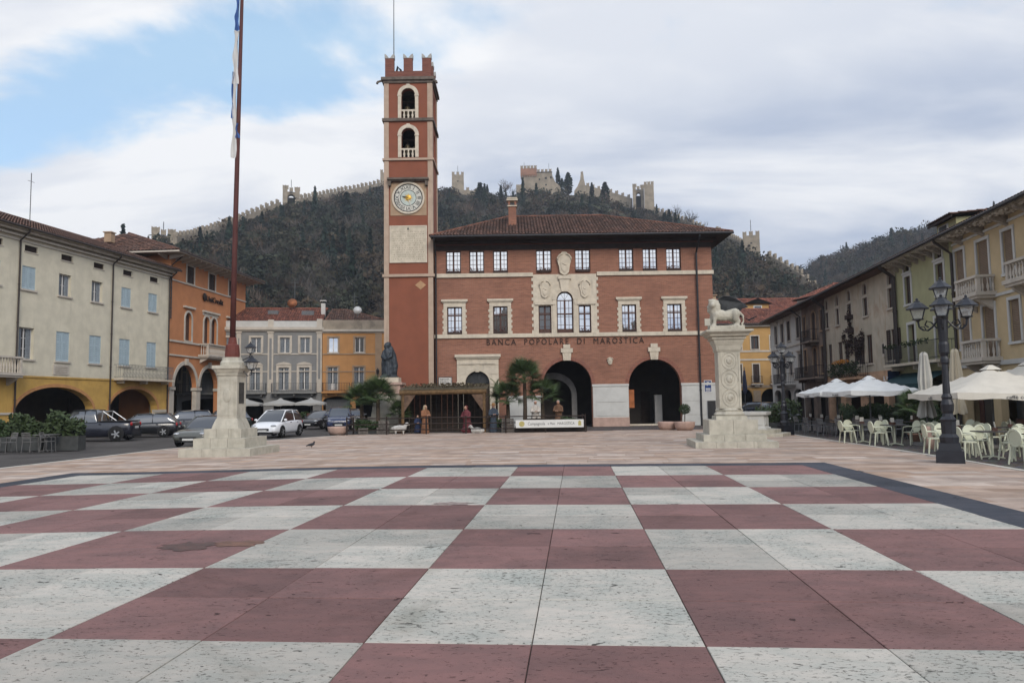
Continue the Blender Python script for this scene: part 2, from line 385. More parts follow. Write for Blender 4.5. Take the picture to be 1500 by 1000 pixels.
def window(par, a, b, c, d, fm=None, gm=None, nx=2, nz=3, y=.16, rise=0, sill=None, sur=None, sw=.14, shut=None, blind=None, hood=False, fb=.06, cur=False):
    """a window: frame and glazing bars, with panes, sill, surround and shutters as its pieces"""
    fm = fm or win_brown; gm = gm or glass_dim
    m = MB(); zs = d-rise
    if shut != 'closed' or True:
        ring_bars(m, a+.005, b-.005, c+.005, zs if rise else d-.005, fb, y, y+.07)
        for i in range(1, nx):
            x = a+(b-a)*i/nx; w = fb*.9 if i*2 == nx else .018; m.box(x-w, x+w, y+.012, y+.058, c+fb, zs-fb)
        for j in range(1, nz):
            z = c+(zs-c)*j/nz; w = .016; m.box(a+fb, b-fb, y+.014, y+.056, z-w, z+w)
        if rise:
            A = arc_pts(a+.01, b-.01, zs, d-.01, 12); Bq = arc_pts(a+.01+fb, b-.01-fb, zs, d-.01-fb, 12)
            for i in range(12): m.prism([(A[i][0], y, A[i][1]), (A[i+1][0], y, A[i+1][1]), (Bq[i+1][0], y, Bq[i+1][1]), (Bq[i][0], y, Bq[i][1])], (0, .07, 0))
            xc = (a+b)/2
            for q in (-.55, 0, .55): m.tube([(xc, y+.035, zs), (xc+(b-a)*.46*math.sin(q), y+.035, zs+rise*.92*math.cos(q))], .016, 4)
    w = m.build('window', fm, par)
    g = MB()
    if rise: g.pz([(a+.02, c+.02), (b-.02, c+.02)]+[(u, z) for u, z in reversed(arc_pts(a+.02, b-.02, zs, d-.02, 12))], y+.03, y+.04)
    else: g.box(a+.02, b-.02, y+.03, y+.04, c+.02, d-.02)
    g.build('pane', gm, w)
    if cur:
        k = MB(); n = 9
        for s in (0, 1):
            x0 = a+.05 if s == 0 else b-.05-(b-a)*.3
            for i in range(n): k.tube([(x0+(b-a)*.3*i/n, y+.012-.03*(i % 2), c+.05), (x0+(b-a)*.3*i/n, y+.012-.03*(i % 2), d-.1)], .03, 5)
        k.build('curtain', curtain, w)
    if sill: hbox(w, 'sill', sill, (a-.12, b+.12, -.10, .10, c-.11, c-.002))
    if sur:
        k = MB(); ww = sw
        if rise:
            A = arc_pts(a-ww, b+ww, zs, d+ww, 14); Bq = arc_pts(a, b, zs, d, 14)
            for i in range(14): k.prism([(A[i][0], -.05, A[i][1]), (A[i+1][0], -.05, A[i+1][1]), (Bq[i+1][0], -.05, Bq[i+1][1]), (Bq[i][0], -.05, Bq[i][1])], (0, .07, 0))
            k.box(a-ww, a, -.05, .02, c, zs); k.box(b, b+ww, -.05, .02, c, zs)
        else:
            k.box(a-ww, a, -.045, .02, c, d); k.box(b, b+ww, -.045, .02, c, d); k.box(a-ww, b+ww, -.047, .02, d, d+ww)
        if hood: k.box(a-ww-.1, b+ww+.1, -.16, .02, d+ww+.05, d+ww+.17); k.box(a-ww-.04, b+ww+.04, -.09, .02, d+ww, d+ww+.05)
        k.build('surround', sur, w)
    if shut:
        mt, mode = shut
        hw = (b-a)/2
        for s in (-1, 1):
            k = MB(); n = max(6, int((d-c)/.13))
            if mode == 'closed': x0, x1, yy = ((a+.01, (a+b)/2-.006) if s < 0 else ((a+b)/2+.006, b-.01))+(.03,)
            else: x0, x1, yy = ((a-hw-.02, a-.03) if s < 0 else (b+.03, b+hw+.02))+(-.07,)
            ring_bars(k, x0, x1, c+.01, d-.01, .06, yy, yy+.045)
            for i in range(n):
                z = c+.07+(d-c-.14)*i/n; k.prism([(x0+.06, yy+.004, z), (x0+.06, yy+.012, z-.004), (x0+.06, yy+.04, z+(d-c-.14)/n*.85), (x0+.06, yy+.032, z+(d-c-.14)/n*.9)], (x1-x0-.12, 0, 0))
            k.build('shutter', mt, w)
    if blind:
        k = MB(); n = int((d-c)/.07)
        for i in range(n):
            z = c+(d-c)*i/n; k.prism([(a+.015, .085, z), (a+.015, .07, z+.02), (a+.015, .075, z+(d-c)/n), (a+.015, .095, z+(d-c)/n)], (b-a-.03, 0, 0))
        k.build('roller_blind', blind, w)
    return w
def tiles(m, o, eu, es, Wd, lim, tw=.23, tl=.42, seed=1):
    """rows of half-round tiles on a roof slope. o eave corner, eu along the eave, es up the slope, lim(u) -> (s0, s1)"""
    R = random.Random(seed); o = Vector(o); eu = Vector(eu).normalized(); es = Vector(es).normalized(); nn = eu.cross(es).normalized(); n = int(Wd/tw)
    for i in range(n):
        u = (i+.5)*Wd/n; s0, s1 = lim(u)
        if s1-s0 < .1: continue
        k = max(1, int((s1-s0)/tl)); j0 = R.uniform(-.015, .015)
        for j in range(k):
            a = s0+(s1-s0)*j/k; b = s0+(s1-s0)*(j+1)/k+.05; h = .075; lift = .05
            g = R.uniform(.6, 1.35); w = R.uniform(-.08, .08); t = (g*(1+w), g, g*(1-w)); n0 = len(m.v); off = R.uniform(-.012, .012)+j0
            for s, lf, rw in ((a, lift, .125), (b, .012, .105)):
                for q in (-1, -.62, 0, .62, 1):
                    p = o+eu*(u+off+q*rw)+es*s+nn*(lf+h*math.sqrt(max(0, 1-q*q)))
                    m.v.append(tuple(p)); m.t.append(t)
            m.f += [(n0+c, n0+c+1, n0+c+6, n0+c+5) for c in range(4)]
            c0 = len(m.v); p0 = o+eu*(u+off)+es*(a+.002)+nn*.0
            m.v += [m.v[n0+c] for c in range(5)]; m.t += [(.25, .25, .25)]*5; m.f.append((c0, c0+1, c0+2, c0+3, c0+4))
def roof_deck(par, polys, mat=None, name='roof'):
    m = MB()
    for p in polys: m.poly(p)
    return m.build(name, mat or dark_wood, par)
def gable(par, u0, u1, yf, yb, ze, rise, over=.6, mat=None, tw=.23, tl=.42, hipL=0, hipR=0, seed=1, fascia=True, fm=None):
    """two-slope roof over a facade: front eave at yf-over, ridge half way back"""
    ym = (yf+yb)/2; dy = ym-(yf-over); zr = ze+rise; sl = math.hypot(dy, rise); e = (0, dy/sl, rise/sl)
    r = roof_deck(par, [[(u0, yf-over, ze), (u1, yf-over, ze), (u1-hipR, ym, zr), (u0+hipL, ym, zr)], [(u1, yb+over, ze), (u0, yb+over, ze), (u0+hipL, ym, zr), (u1-hipR, ym, zr)],
                       [(u0, yf-over, ze), (u0+hipL, ym, zr), (u0, yb+over, ze)], [(u1, yf-over, ze), (u1, yb+over, ze), (u1-hipR, ym, zr)]])
    m = MB(); Wd = u1-u0
    def lim(u):
        k = 1.0
        if hipL: k = min(k, u/hipL)
        if hipR: k = min(k, (Wd-u)/hipR)
        return 0.0, sl*k
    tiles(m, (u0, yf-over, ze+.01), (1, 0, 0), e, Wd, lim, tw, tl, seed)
    for hp, ua, sgn in ((hipL, u0, 1), (hipR, u1, -1)):
        if hp:
            l2 = math.hypot(hp, rise); D = yb+over-(yf-over)
            def lim2(u): return 0.0, l2*max(0, 1-abs(u-D/2)/(D/2))
            if sgn < 0: tiles(m, (ua, yf-over, ze+.01), (0, 1, 0), (-hp/l2, 0, rise/l2), D, lim2, tw*1.4, tl*1.4, seed+5)
            else: tiles(m, (ua, yb+over, ze+.01), (0, -1, 0), (hp/l2, 0, rise/l2), D, lim2, tw*1.4, tl*1.4, seed+6)
    m.build('roof_tiles', mat or tile, r, kind='stuff')
    k = MB(); k.tube([(u0+hipL-.1, ym, zr+.04), (u1-hipR+.1, ym, zr+.04)], .11, 8)
    for hp, ua, ub in ((hipL, u0, u0+hipL), (hipR, u1, u1-hipR)):
        if hp: k.tube([(ua, yf-over, ze+.06), (ub, ym, zr+.05)], .10, 8)
    k.t = [(1, .9, .85)]*len(k.v); k.build('ridge_tiles', mat or tile, r)
    if fascia:
        k = MB(); k.tube([(u0, yf-over-.06, ze-.02), (u1, yf-over-.06, ze-.02)], .075, 8); k.build('gutter', fm or pipe_m, r)
    return r
def downpipe(par, u, z0, z1, y=-.09, off=.5, r=.055, mat=None):
    m = MB(); m.tube([(u, y-off, z1), (u, y-off, z1-.12), (u, y, z1-.12-off*.8), (u, y, z0)], r, 8)
    for k in range(1, 5): z = z0+(z1-1-z0)*k/5; m.tube([(u, y, z-.03), (u, y, z+.03)], r*1.35, 8)
    return m.build('downpipe', mat or pipe_m, par)
def iron_rail(par, u0, u1, z0, z1, dp, mat=None, step=.12, slab=None, scroll=False):
    m = MB(); mt = mat or iron
    for z in (z0+.12, z1): m.tube([(u0, -.02, z), (u0, -dp, z), (u1, -dp, z), (u1, -.02, z)], .02, 5)
    n = int((u1-u0)/step)
    for i in range(n+1):
        u = u0+(u1-u0)*i/n; m.tube([(u, -dp, z0), (u, -dp, z1)], .012, 4)
        if scroll and i < n:
            du = (u1-u0)/n; m.tube([(u, -dp, z0+.14), (u+du, -dp, (z0+z1)/2+.05), (u, -dp, z1-.02)], .014, 4)
    for k in range(1, int(dp/step)):
        for u in (u0, u1): m.tube([(u, -k*step, z0), (u, -k*step, z1)], .012, 4)
    b = hbox(par, 'balcony', slab or stone, (u0-.06, u1+.06, -dp-.08, .02, z0-.14, z0))
    m.build('railing', mt, b)
    for u in (u0+.4, (u0+u1)/2, u1-.4):
        hbox(b, 'bracket', slab or stone, (u-.09, u+.09, -dp*.75, .02, z0-.36, z0-.142))
    return b
BAL = {}
def stone_balcony(par, u0, u1, z0, z1, dp, mat=None, n=None):
    mt = mat or stone; b = MB(); b.box(u0-.12, u1+.12, -dp-.1, .02, z0-.16, z0); b.box(u0-.04, u1+.04, -dp-.03, .02, z0-.28, z0-.162)
    b = b.build('balcony', mt, par); w = .16
    m = MB(); m.box(u0-.03, u1+.03, -dp-.04, -dp+w, z1-.11, z1); m.box(u0-.03, u0+w, -dp+w, .0, z1-.11, z1); m.box(u1-w, u1+.03, -dp+w, .0, z1-.11, z1); m.build('handrail', mt, b)
    for u in (u0, u1-w): hbox(b, 'pier', mt, (u, u+w, -dp, -dp+w, z0, z1-.112))
    for u in (u0+.25, u1-.25):
        k = MB(); k.prism([(u-.1, -.02, z0-.282), (u-.1, -dp*.9, z0-.282), (u-.1, -dp*.75, z0-.42), (u-.1, -.02, z0-.75)], (.2, 0, 0)); k.build('bracket', mt, b)
    h = z1-z0-.11; key = (round(h, 2), mt.name)
    if key not in BAL:
        BAL[key] = MB().lathe([(.055, 0), (.055, .08*h), (.03, .12*h), (.065, .34*h), (.05, .5*h), (.026, .66*h), (.03, .86*h), (.055, .9*h), (.055, h)], 8).mesh('baluster', mt, True)
    n = n or max(3, int((u1-u0-2*w)/.2))
    for i in range(n): link('baluster', BAL[key], b, loc=(u0+w+(u1-u0-2*w)*(i+.5)/n, -dp+w/2, z0))
    for u in (u0+w/2, u1-w/2):
        for i in range(int(dp/.25)): link('baluster', BAL[key], b, loc=(u, -dp+w+.1+i*.22, z0))
    return b
def place(O, h, right=False):
    """world rotation for a facade whose line runs at heading h (degrees clockwise from +Y)"""
    return math.radians(270-h if right else 90-h)
def along(O, h, u, right=False):
    s = -1 if right else 1; a = math.radians(h); return (O[0]+s*u*math.sin(a), O[1]+s*u*math.cos(a), 0)
# ------------------------------------------------------------------ ground, chessboard, paving
m_slab_w = slab_mat('white board stone', (.425, .405, .355), (.065, .062, .054), .065, .62)
m_slab_r = slab_mat('red board stone', (.205, .117, .108), (.055, .03, .028), .03, .6)
m_slab_k = slab_mat('blue-black border stone', (.060, .064, .078), (.02, .02, .022), -.05, .55)
m_joint = M('joint grit', (.075, .066, .058), .95, .3, 8, .4, 60)
m_pave = M('beige and rose paving stone', (.385, .29, .228), .85, .18, 1.6, .3, 35, spec=.12, dirt=.35, dcol=(.26, .19, .15), tint=True)
m_road = M('worn asphalt', (.080, .073, .068), .9, .22, .5, .5, 55, spec=.15, dirt=.3, dcol=(.05, .047, .045))
m_cobble, _b = new_mat('dark cobble setts')
_v = coords(); _t = N('ShaderNodeTexVoronoi', feature='DISTANCE_TO_EDGE'); L(_v, _t.inputs['Vector']); _t.inputs['Scale'].default_value = 8
_c = N('ShaderNodeTexVoronoi'); L(_v, _c.inputs['Vector']); _c.inputs['Scale'].default_value = 8
_j = smooth(_t.outputs['Distance'], .02, .07); _k = mixc(noise(_v, 1.2, 5), (.085, .074, .068, 1), (.135, .115, .102, 1))
_k = mixc(.3, _k, _c.outputs['Color'], 'SOFT_LIGHT')
L(mixc(_j, (.035, .032, .03, 1), _k), _b.inputs['Base Color']); _b.inputs['Roughness'].default_value = .85; _b.inputs['Specular IOR Level'].default_value = .15; bump(_b, _j, .5, .02)

def axis(lo, hi, st): return [-3500, -900, -300, -120]+[lo+st*i for i in range(int((hi-lo)/st)+1)]+[300, 900, 3500]
xs = axis(-60, 60, 2.0); ys = axis(-60, 120, 2.0)
gm_ = MB(); gm_.v = [(x, y, G(x, y)-.045) for y in ys for x in xs]; nx_ = len(xs)
gm_.f = [(j*nx_+i, j*nx_+i+1, (j+1)*nx_+i+1, (j+1)*nx_+i) for j in range(len(ys)-1) for i in range(nx_-1)]
gm_.build('ground', m_road, kind='structure')

SQ = 2.4359; BX0, BY0 = -1.567-5*SQ, 5.5235-2*SQ          # near left corner in board axes
def Gb(a, b): return G(*wxy(a, b))
def plate(m, a0, a1, b0, b1, zt, th=.03, g=.0, n=1, tint=None):
    """a stone slab following the ground, in board axes"""
    c = [(a0+g, b0+g), (a1-g, b0+g), (a1-g, b1-g), (a0+g, b1-g)]; e = .004
    n0 = len(m.v); m.v += [(a, b, Gb(a, b)+zt-th) for a, b in c]+[(a, b, Gb(a, b)+zt-e) for a, b in c]
    ci = [(a0+g+e, b0+g+e), (a1-g-e, b0+g+e), (a1-g-e, b1-g-e), (a0+g+e, b1-g-e)]; m.v += [(a, b, Gb(a, b)+zt) for a, b in ci]
    m.f += [(n0+8, n0+9, n0+10, n0+11)]+[(n0+i, n0+(i+1) % 4, n0+4+(i+1) % 4, n0+4+i) for i in range(4)]+[(n0+4+i, n0+4+(i+1) % 4, n0+8+(i+1) % 4, n0+8+i) for i in range(4)]
    if tint: m.t += [tint]*12
BW = .80
base = MB(); k = 14
A = [BX0-BW-.1+(8*SQ+2*BW+.2)*i/k for i in range(k+1)]; B_ = [BY0-BW-.1+(8*SQ+2*BW+.2)*i/k for i in range(k+1)]
base.v = [(a, b, Gb(a, b)-.016) for b in B_ for a in A]; base.f = [(j*(k+1)+i, j*(k+1)+i+1, (j+1)*(k+1)+i+1, (j+1)*(k+1)+i) for j in range(k) for i in range(k)]
board = base.build('chessboard', m_joint, kind='structure', rz=-BA)
for j in range(8):
    for i in range(8):
        white = (i+j) % 2 == 1       # checked against the photograph
        for q in range(2):
            for p in range(2):
                m = MB(); a0 = BX0+i*SQ+p*SQ/2; b0 = BY0+j*SQ+q*SQ/2
                gx0 = .006 if p == 0 else .004; dz = rnd.uniform(-.0025, .0025)
                plate(m, a0, a0+SQ/2, b0, b0+SQ/2, .003+dz, .03, .0042)
                m.build('white_slab' if white else 'red_slab', m_slab_w if white else m_slab_r, board)
nb = 16; E_ = 8*SQ
for i in range(nb):
    for side in range(4):
        m = MB(); l0 = E_*i/nb; l1 = E_*(i+1)/nb
        if side == 0: plate(m, BX0+l0, BX0+l1, BY0+E_, BY0+E_+BW, .001, .03, .004)
        if side == 1: plate(m, BX0+E_, BX0+E_+BW, BY0+l0, BY0+l1+(BW if i == nb-1 else 0), .001, .03, .004)
        if side == 2: plate(m, BX0-BW, BX0, BY0+l0, BY0+l1+(BW if i == nb-1 else 0), .001, .03, .004)
        if side == 3: plate(m, BX0+l0, BX0+l1, BY0-BW, BY0, .001, .03, .004)
        m.build('border_slab', m_slab_k, board)
def blot(name, cx, cy, rx, ry, mat, seed, rz=0):
    R = random.Random(seed); m = MB(); n = 22; pts = []
    for i in range(n):
        q = 2*PI*i/n; r = R.uniform(.55, 1.1); pts.append((cx+rx*r*math.cos(q), cy+ry*r*math.sin(q)))
    c0 = len(m.v); z = Gb(cx, cy)+.009; m.v = [(cx, cy, z)]+[(a, b, Gb(a, b)+.008) for a, b in pts]; m.f = [(0, 1+i, 1+(i+1) % n) for i in range(n)]
    return m.build(name, mat, board)
m_rust = M('rust stain', (.085, .038, .028), .5, .4, 6, .2); m_rust2 = M('ochre stain', (.17, .085, .055), .6, .3, 6, .2); m_moss = M('grey mark', (.27, .215, .19), .8, .3, 9, .2)
a_, b_ = bxy(-3.98, 9.55)
blot('rust_stain', a_-.05, b_, .40, .34, m_rust, 3); blot('rust_stain', a_+.5, b_+.12, .36, .24, m_rust2, 5); blot('worn_mark', *bxy(-1.05, 13.1), .42, .22, m_moss, 8)

# plaza paving round the board
def lerp_tab(T, x):
    if x <= T[0][0]: return T[0][1]
    for (a, p), (b, q) in zip(T, T[1:]):
        if x <= b: return p+(q-p)*(x-a)/(b-a)
    return T[-1][1]
LEFT_T = [(-40, -21.9), (16, -16.9), (24, -16.2), (34, -15.3), (40, -13.4), (47.5, -9.6), (60, -9.6)]
def xleft(Y): return lerp_tab(LEFT_T, Y)
def xright(Y): return 11.48+(Y-17.2)*.125
pl = MB(); Ys = [-30+1.5*i for i in range(53)]
for Y in Ys:
    for t in range(15): X = xleft(Y)+(xright(Y)-xleft(Y))*t/14; pl.v.append((X, Y, G(X, Y)-.028))
pl.f = [(j*15+i, j*15+i+1, (j+1)*15+i+1, (j+1)*15+i) for j in range(len(Ys)-1) for i in range(14)]
plaza = pl.build('plaza', m_joint, kind='structure')
pv = MB(); R = random.Random(5); b = -14.0
while b < 50:
    d = R.choice((.42, .5, .6)); a = -30.0+R.uniform(0, 1)
    while a < 20:
        l = R.uniform(.9, 2.3); a1 = a+l
        Xm, Ym = wxy((a+a1)/2, b+d/2); lo, hi = xleft(Ym), xright(Ym)
        aa, bb = a, a1
        al, ah = bxy(lo, Ym)[0], bxy(hi, Ym)[0]; aa = max(aa, al); bb = min(bb, ah)
        ok = bb-aa > .15 and Ym < 47.6
        inside = b+d > BY0-BW and b < BY0+E_+BW
        if ok and inside:
            if aa < BX0-BW < bb: bb = BX0-BW
            elif aa < BX0+E_+BW < bb: aa = BX0+E_+BW
            elif BX0-BW <= aa and bb <= BX0+E_+BW:
                if b < BY0+E_+BW < b+d: pass
                ok = b+d > BY0+E_+BW+.2
        if ok and bb-aa > .1:
            b0 = b
            if inside and aa < BX0+E_+BW-.01 and bb > BX0-BW+.01 and b < BY0+E_+BW: b0 = BY0+E_+BW
            g = R.uniform(.86, 1.16); w = R.choice((0, 0, .05, .1, -.08, -.12)); t = (g, g*(1-w*.5), g*(1-w))
            if R.random() < .16: t = (g*1.18, g*1.28, g*1.36)
            plate(pv, aa, bb, b0, b+d, -.002, .03, .004, tint=t)
        a = a1
    b += d
pv.build('paving_slab', m_pave, plaza, kind='stuff', rz=-BA)
m_kerb = M('pale kerb stone', (.50, .47, .41), .8, .12, 3, .4, 30, dirt=.3)
def kerb(name, pts, w, h, step=1.3):
    root = None
    i = 0
    for (x0, y0), (x1, y1) in zip(pts, pts[1:]):
        Ln = math.hypot(x1-x0, y1-y0); n = max(1, int(Ln/step)); dx_, dy_ = (x1-x0)/Ln, (y1-y0)/Ln; nx, ny = -dy_*w/2, dx_*w/2
        for k in range(n):
            s0, s1 = Ln*k/n+.006, Ln*(k+1)/n-.006; m = MB(); P_ = []
            for s, q in ((s0, -1), (s1, -1), (s1, 1), (s0, 1)): P_.append((x0+dx_*s+nx*q, y0+dy_*s+ny*q))
            m.prism([(a, b, G(a, b)-.04) for a, b in P_], (0, 0, .04+h)); 
            o = m.build('kerb' if root is None else 'kerb_stone', m_kerb, root, kind='structure' if root is None else None)
            if root is None: root = o
    return root
kerb('kerb', [(xright(y)+.1, y) for y in (6, 17, 28, 39.5)], .16, .006)
kerb('kerb', [(xleft(y)-.1, y) for y in (4, 16, 24, 34, 40, 46)], .18, .006)
tr = MB()
Ys = [2+2*i for i in range(50)]
for Y in Ys:
    for t in range(8): X = xright(Y)+.19+(16.0)*t/7; tr.v.append((X, Y, G(X, Y)-.006))
tr.f = [(j*8+i, j*8+i+1, (j+1)*8+i+1, (j+1)*8+i) for j in range(len(Ys)-1) for i in range(7)]
tr.build('terrace', m_cobble, kind='structure')
fc = MB(); xs_ = [-9.5+1.25*i for i in range(21)]; ys_ = [47.62, 50, 53, 56, 60, 66]
for Y in ys_:
    for X in xs_: fc.v.append((X, Y, G(X, Y)-.012))
fc.f = [(j*21+i, j*21+i+1, (j+1)*21+i+1, (j+1)*21+i) for j in range(5) for i in range(20)]
fc.build('forecourt', m_cobble, kind='structure')
# ------------------------------------------------------------------ clock tower
GZ = -.15
m_clock_w = M('clock enamel', (.50, .485, .42), .5, .06, 4, .05); m_clock_k = M('clock ink', (.02, .022, .028), .6, .2, 8, 0)
m_clock_c = M('clock centre', (.42, .47, .42), .6, .1, 4, .05); m_gold = M('gilded metal', (.55, .33, .06), .35, .2, 9, .1, metal=.6)
m_buff = M('buff render', (.34, .235, .15), .85, .1, 2, .2)
m_bell = M('bell bronze', (.10, .085, .055), .45, .3, 6, .1, metal=.7)
m_grey_st = M('grey merlon cap', (.36, .35, .32), .85, .15, 5, .3)
m_corn = M('lichened cornice', (.13, .105, .085), .9, .3, 3, .5, 25, dirt=.6, dcol=(.05, .05, .035))
tw = thing('clock_tower', 'tall slim red clock tower with swallow-tail merlons and white clock face', 'tower', (-7.46, 54.6, 0))
HW = 1.76
ops = [(-.50, .52, 22.72, 25.02, .51), (-.50, .52, 19.78, 22.0, .51)]
facade(tw, -HW, HW, GZ, 25.75, ops, tower_red, .45)
m = MB(); D = 2*HW
m.poly([(-HW, D, GZ), (-HW, 0, GZ), (-HW, 0, 25.75), (-HW, D, 25.75)]); m.poly([(HW, D, GZ), (-HW, D, GZ), (-HW, D, 25.75), (HW, D, 25.75)]); m.poly([(-HW, 0, 25.75), (HW, 0, 25.75), (HW, D, 25.75), (-HW, D, 25.75)])
m.build('wall', tower_red, tw)
e = facade(tw, 0, D, GZ, 25.75, [(1.25, 2.27, 22.72, 25.02, .51), (1.25, 2.27, 19.78, 22.0, .51)], tower_red, .45); e.rotation_euler = (0, 0, PI/2); e.location = (HW, 0, 0)
hbox(tw, 'belfry_floor', dark, (-HW+.5, HW-.5, .5, D-.1, 19.5, 19.7), (-HW+.5, HW-.5, .5, D-.1, 22.45, 22.6))
hbox(tw, 'belfry_core', dark, (-HW+.02, HW-.5, D-.3, D-.02, 19.6, 25.5), (-HW+.02, -HW+.2, .5, D-.3, 19.6, 25.5))
for z0 in (22.9, 19.95):
    bell = MB().lathe([(.02, .92), (.14, .9), (.2, .8), (.22, .5), (.28, .28), (.38, .08), (.42, 0), (.36, .02), (.1, .3)], 16, (-.2, 1.1, z0+.25)).build('bell', m_bell, tw, True)
    MB().tube([(-.2, 1.1, z0+1.15), (-.2, 1.1, z0+1.5)], .05, 6).tube([(-HW+.4, 1.1, z0+1.5), (HW-.4, 1.1, z0+1.5)], .07, 6).build('yoke', dark_wood, bell)
    MB().lathe([(.02, .6), (.1, .58), (.14, .5), (.16, .3), (.25, .05), (.28, 0)], 14, (.35, .9, z0+.35)).build('bell', m_bell, tw, True)
for u0, u1 in ((-HW-.03, -HW+.33), (HW-.33, HW+.03)):
    hbox(tw, 'corner_strip', tower_trim, (u0, u1, -.05, .0, GZ, 10.85), (u0, u1, -.05, .0, 11.1, 19.5), (u0, u1, -.05, .0, 19.7, 22.45), (u0, u1, -.05, .0, 22.7, 25.4))
hbox(tw, 'corner_strip', tower_trim, (HW, HW+.045, .0, .34, 11.1, 19.5), (HW, HW+.045, .0, .34, 19.7, 22.45), (HW, HW+.045, .0, .34, 22.7, 25.4), (HW, HW+.045, D-.34, D, 14, 25.4))
def band(z0, z1, pr, mat, nm='cornice'): hbox(tw, nm, mat, (-HW-pr, HW+pr, -pr, D+pr, z0, z1))
band(25.42, 25.62, .10, m_corn); band(25.62, 25.84, .22, m_corn); band(22.5, 22.72, .15, m_corn); band(19.54, 19.70, .13, tower_trim, 'string_course'); band(10.88, 11.08, .14, tower_trim, 'string_course')
# scroll-like water spouts under the top cornice
for x in (-HW-.2, HW+.1):
    MB().tube([(x, -.05, 25.6), (x-.25*(1 if x < 0 else -1), -.2, 25.45), (x-.3*(1 if x < 0 else -1), -.25, 25.3)], .09, 6).build('water_spout', m_corn, tw)
# parapet and merlons
m = MB()
for a, b, c, d in ((-HW+.05, HW-.05, .02, .4), (-HW+.05, HW-.05, D-.4, D-.02), (-HW+.05, -HW+.4, .4, D-.4), (HW-.4, HW-.05, .4, D-.4)): m.box(a, b, c, d, 25.84, 26.36)
m.build('parapet', brick_mat('tower merlon brick', (.20, .075, .055), (.14, .055, .045), (.16, .1, .08)), tw)
mer_b = MB().box(-.33, .33, 0, .36, 0, .98).mesh('merlon', MATS['tower merlon brick'])
cap = MB()
for s in (-1, 1):
    cap.prism([(s*.36, -.03, 0), (s*.36, -.03, .33), (s*.28, -.03, .31), (s*.16, -.03, .2), (s*.08, -.03, .07), (0, -.03, .02), (0, -.03, 0)], (0, .42, 0))
cap = cap.mesh('merlon_cap', m_grey_st)
for x, y, rz in [(x, .02, 0) for x in (-1.38, -.0, 1.38)]+[(x, D-.38, 0) for x in (-1.38, 0, 1.38)]+[(-HW+.05+.36, D/2, PI/2), (HW-.05, D/2, PI/2)]:
    o = link('merlon', mer_b, tw, loc=(x, y, 26.362), rz=rz); link('cap', cap, o, loc=(0, 0, .982))
# belfry windows: archivolt, imposts, balustrade
for c, d in ((22.72, 25.02), (19.78, 22.0)):
    k = MB(); zs = d-.51; Aq = arc_pts(-.77, .79, zs, d+.25, 16); Bq = arc_pts(-.5, .52, zs, d, 16)
    for i in range(16): k.prism([(Aq[i][0], -.09, Aq[i][1]), (Aq[i+1][0], -.09, Aq[i+1][1]), (Bq[i+1][0], -.09, Bq[i+1][1]), (Bq[i][0], -.09, Bq[i][1])], (0, .12, 0))
    for a, b in ((-.75, -.5), (.52, .77)): k.box(a, b, -.07, .04, c, zs-.09); k.box(a-.04, b+.04, -.1, .04, zs-.09, zs)
    k.box(-.11, .13, -.13, .04, d-.02, d+.3)
    fr = k.build('arch_surround', stone, tw)
    hbox(fr, 'rail', stone, (-.5, .52, -.03, .1, c+.56, c+.68))
    for x in (-.3, .01, .32): MB().lathe([(.08, 0), (.08, .06), (.05, .1), (.1, .25), (.04, .42), (.07, .56)], 8, (x, .03, c)).build('baluster', stone, fr, True)
# clock
zc, R_ = 16.72, 1.19
hbox(tw, 'clock_panel', m_buff, (-1.32, 1.34, -.03, .0, 15.42, 17.88))
hbox(tw, 'clock_hood', m_corn, (-1.52, 1.52, -.42, .02, 18.02, 18.16), (-1.4, 1.4, -.3, .02, 17.94, 18.02), (-1.45, -1.25, -.3, .0, 17.6, 17.94), (1.25, 1.45, -.3, .0, 17.6, 17.94))
def disc(r0, r1, y0, y1, n=48, cz=zc):
    m = MB()
    for i in range(n):
        a, b = 2*PI*i/n, 2*PI*(i+1)/n; p = lambda r, q: (r*math.sin(q), y0, cz+r*math.cos(q))
        m.prism([p(r1, a), p(r1, b), p(r0, b), p(r0, a)] if r0 else [p(r1, a), p(r1, b), (0, y0, cz)], (0, y1-y0, 0))
    return m
face = disc(.0, 1.06, -.07, -.032).build('clock_face', m_clock_w, tw)
disc(1.06, 1.2, -.13, -.032).build('rim', stone, face); disc(.985, 1.055, -.078, -.071).build('minute_ring', m_clock_k, face); disc(.56, .60, -.078, -.071).build('hour_ring', m_clock_k, face); disc(0, .555, -.082, -.071).build('centre_disc', m_clock_c, face)
NUM = ['XII', 'I', 'II', 'III', 'IIII', 'V', 'VI', 'VII', 'VIII', 'IX', 'X', 'XI']
for i, s in enumerate(NUM):
    me = text_mesh(s, .40, .012, m_clock_k, 'numeral', sx=.82 if len(s) > 2 else 1.0); q = 2*PI*i/12
    o = link('numeral', me, face); o.location = (.795*math.sin(q), -.078, zc+.795*math.cos(q)); o.rotation_euler = (0, q, 0)
k = MB()
for i in range(16):
    q = 2*PI*i/16; r = .36 if i % 2 == 0 else .27; k.pz([(.2*math.sin(q-.14), zc+.2*math.cos(q-.14)), (.2*math.sin(q+.14), zc+.2*math.cos(q+.14)), (r*math.sin(q), zc+r*math.cos(q))], -.10, -.085)
k.lathe([(.2, 0), (.2, .03), (.12, .06)], 16); k.v[-48:] = [(x, -.085-z, zc+y) for x, y, z in k.v[-48:]]
sunb = k.build('sun_boss', m_gold, face)
q = 2.80; MB().pz([(.02*math.cos(q), zc), (.30*math.sin(q)+.06, zc+.30*math.cos(q)), (.92*math.sin(q), zc+.92*math.cos(q)), (.30*math.sin(q)-.06, zc+.30*math.cos(q))], -.125, -.105).build('hour_hand', m_clock_w, face)
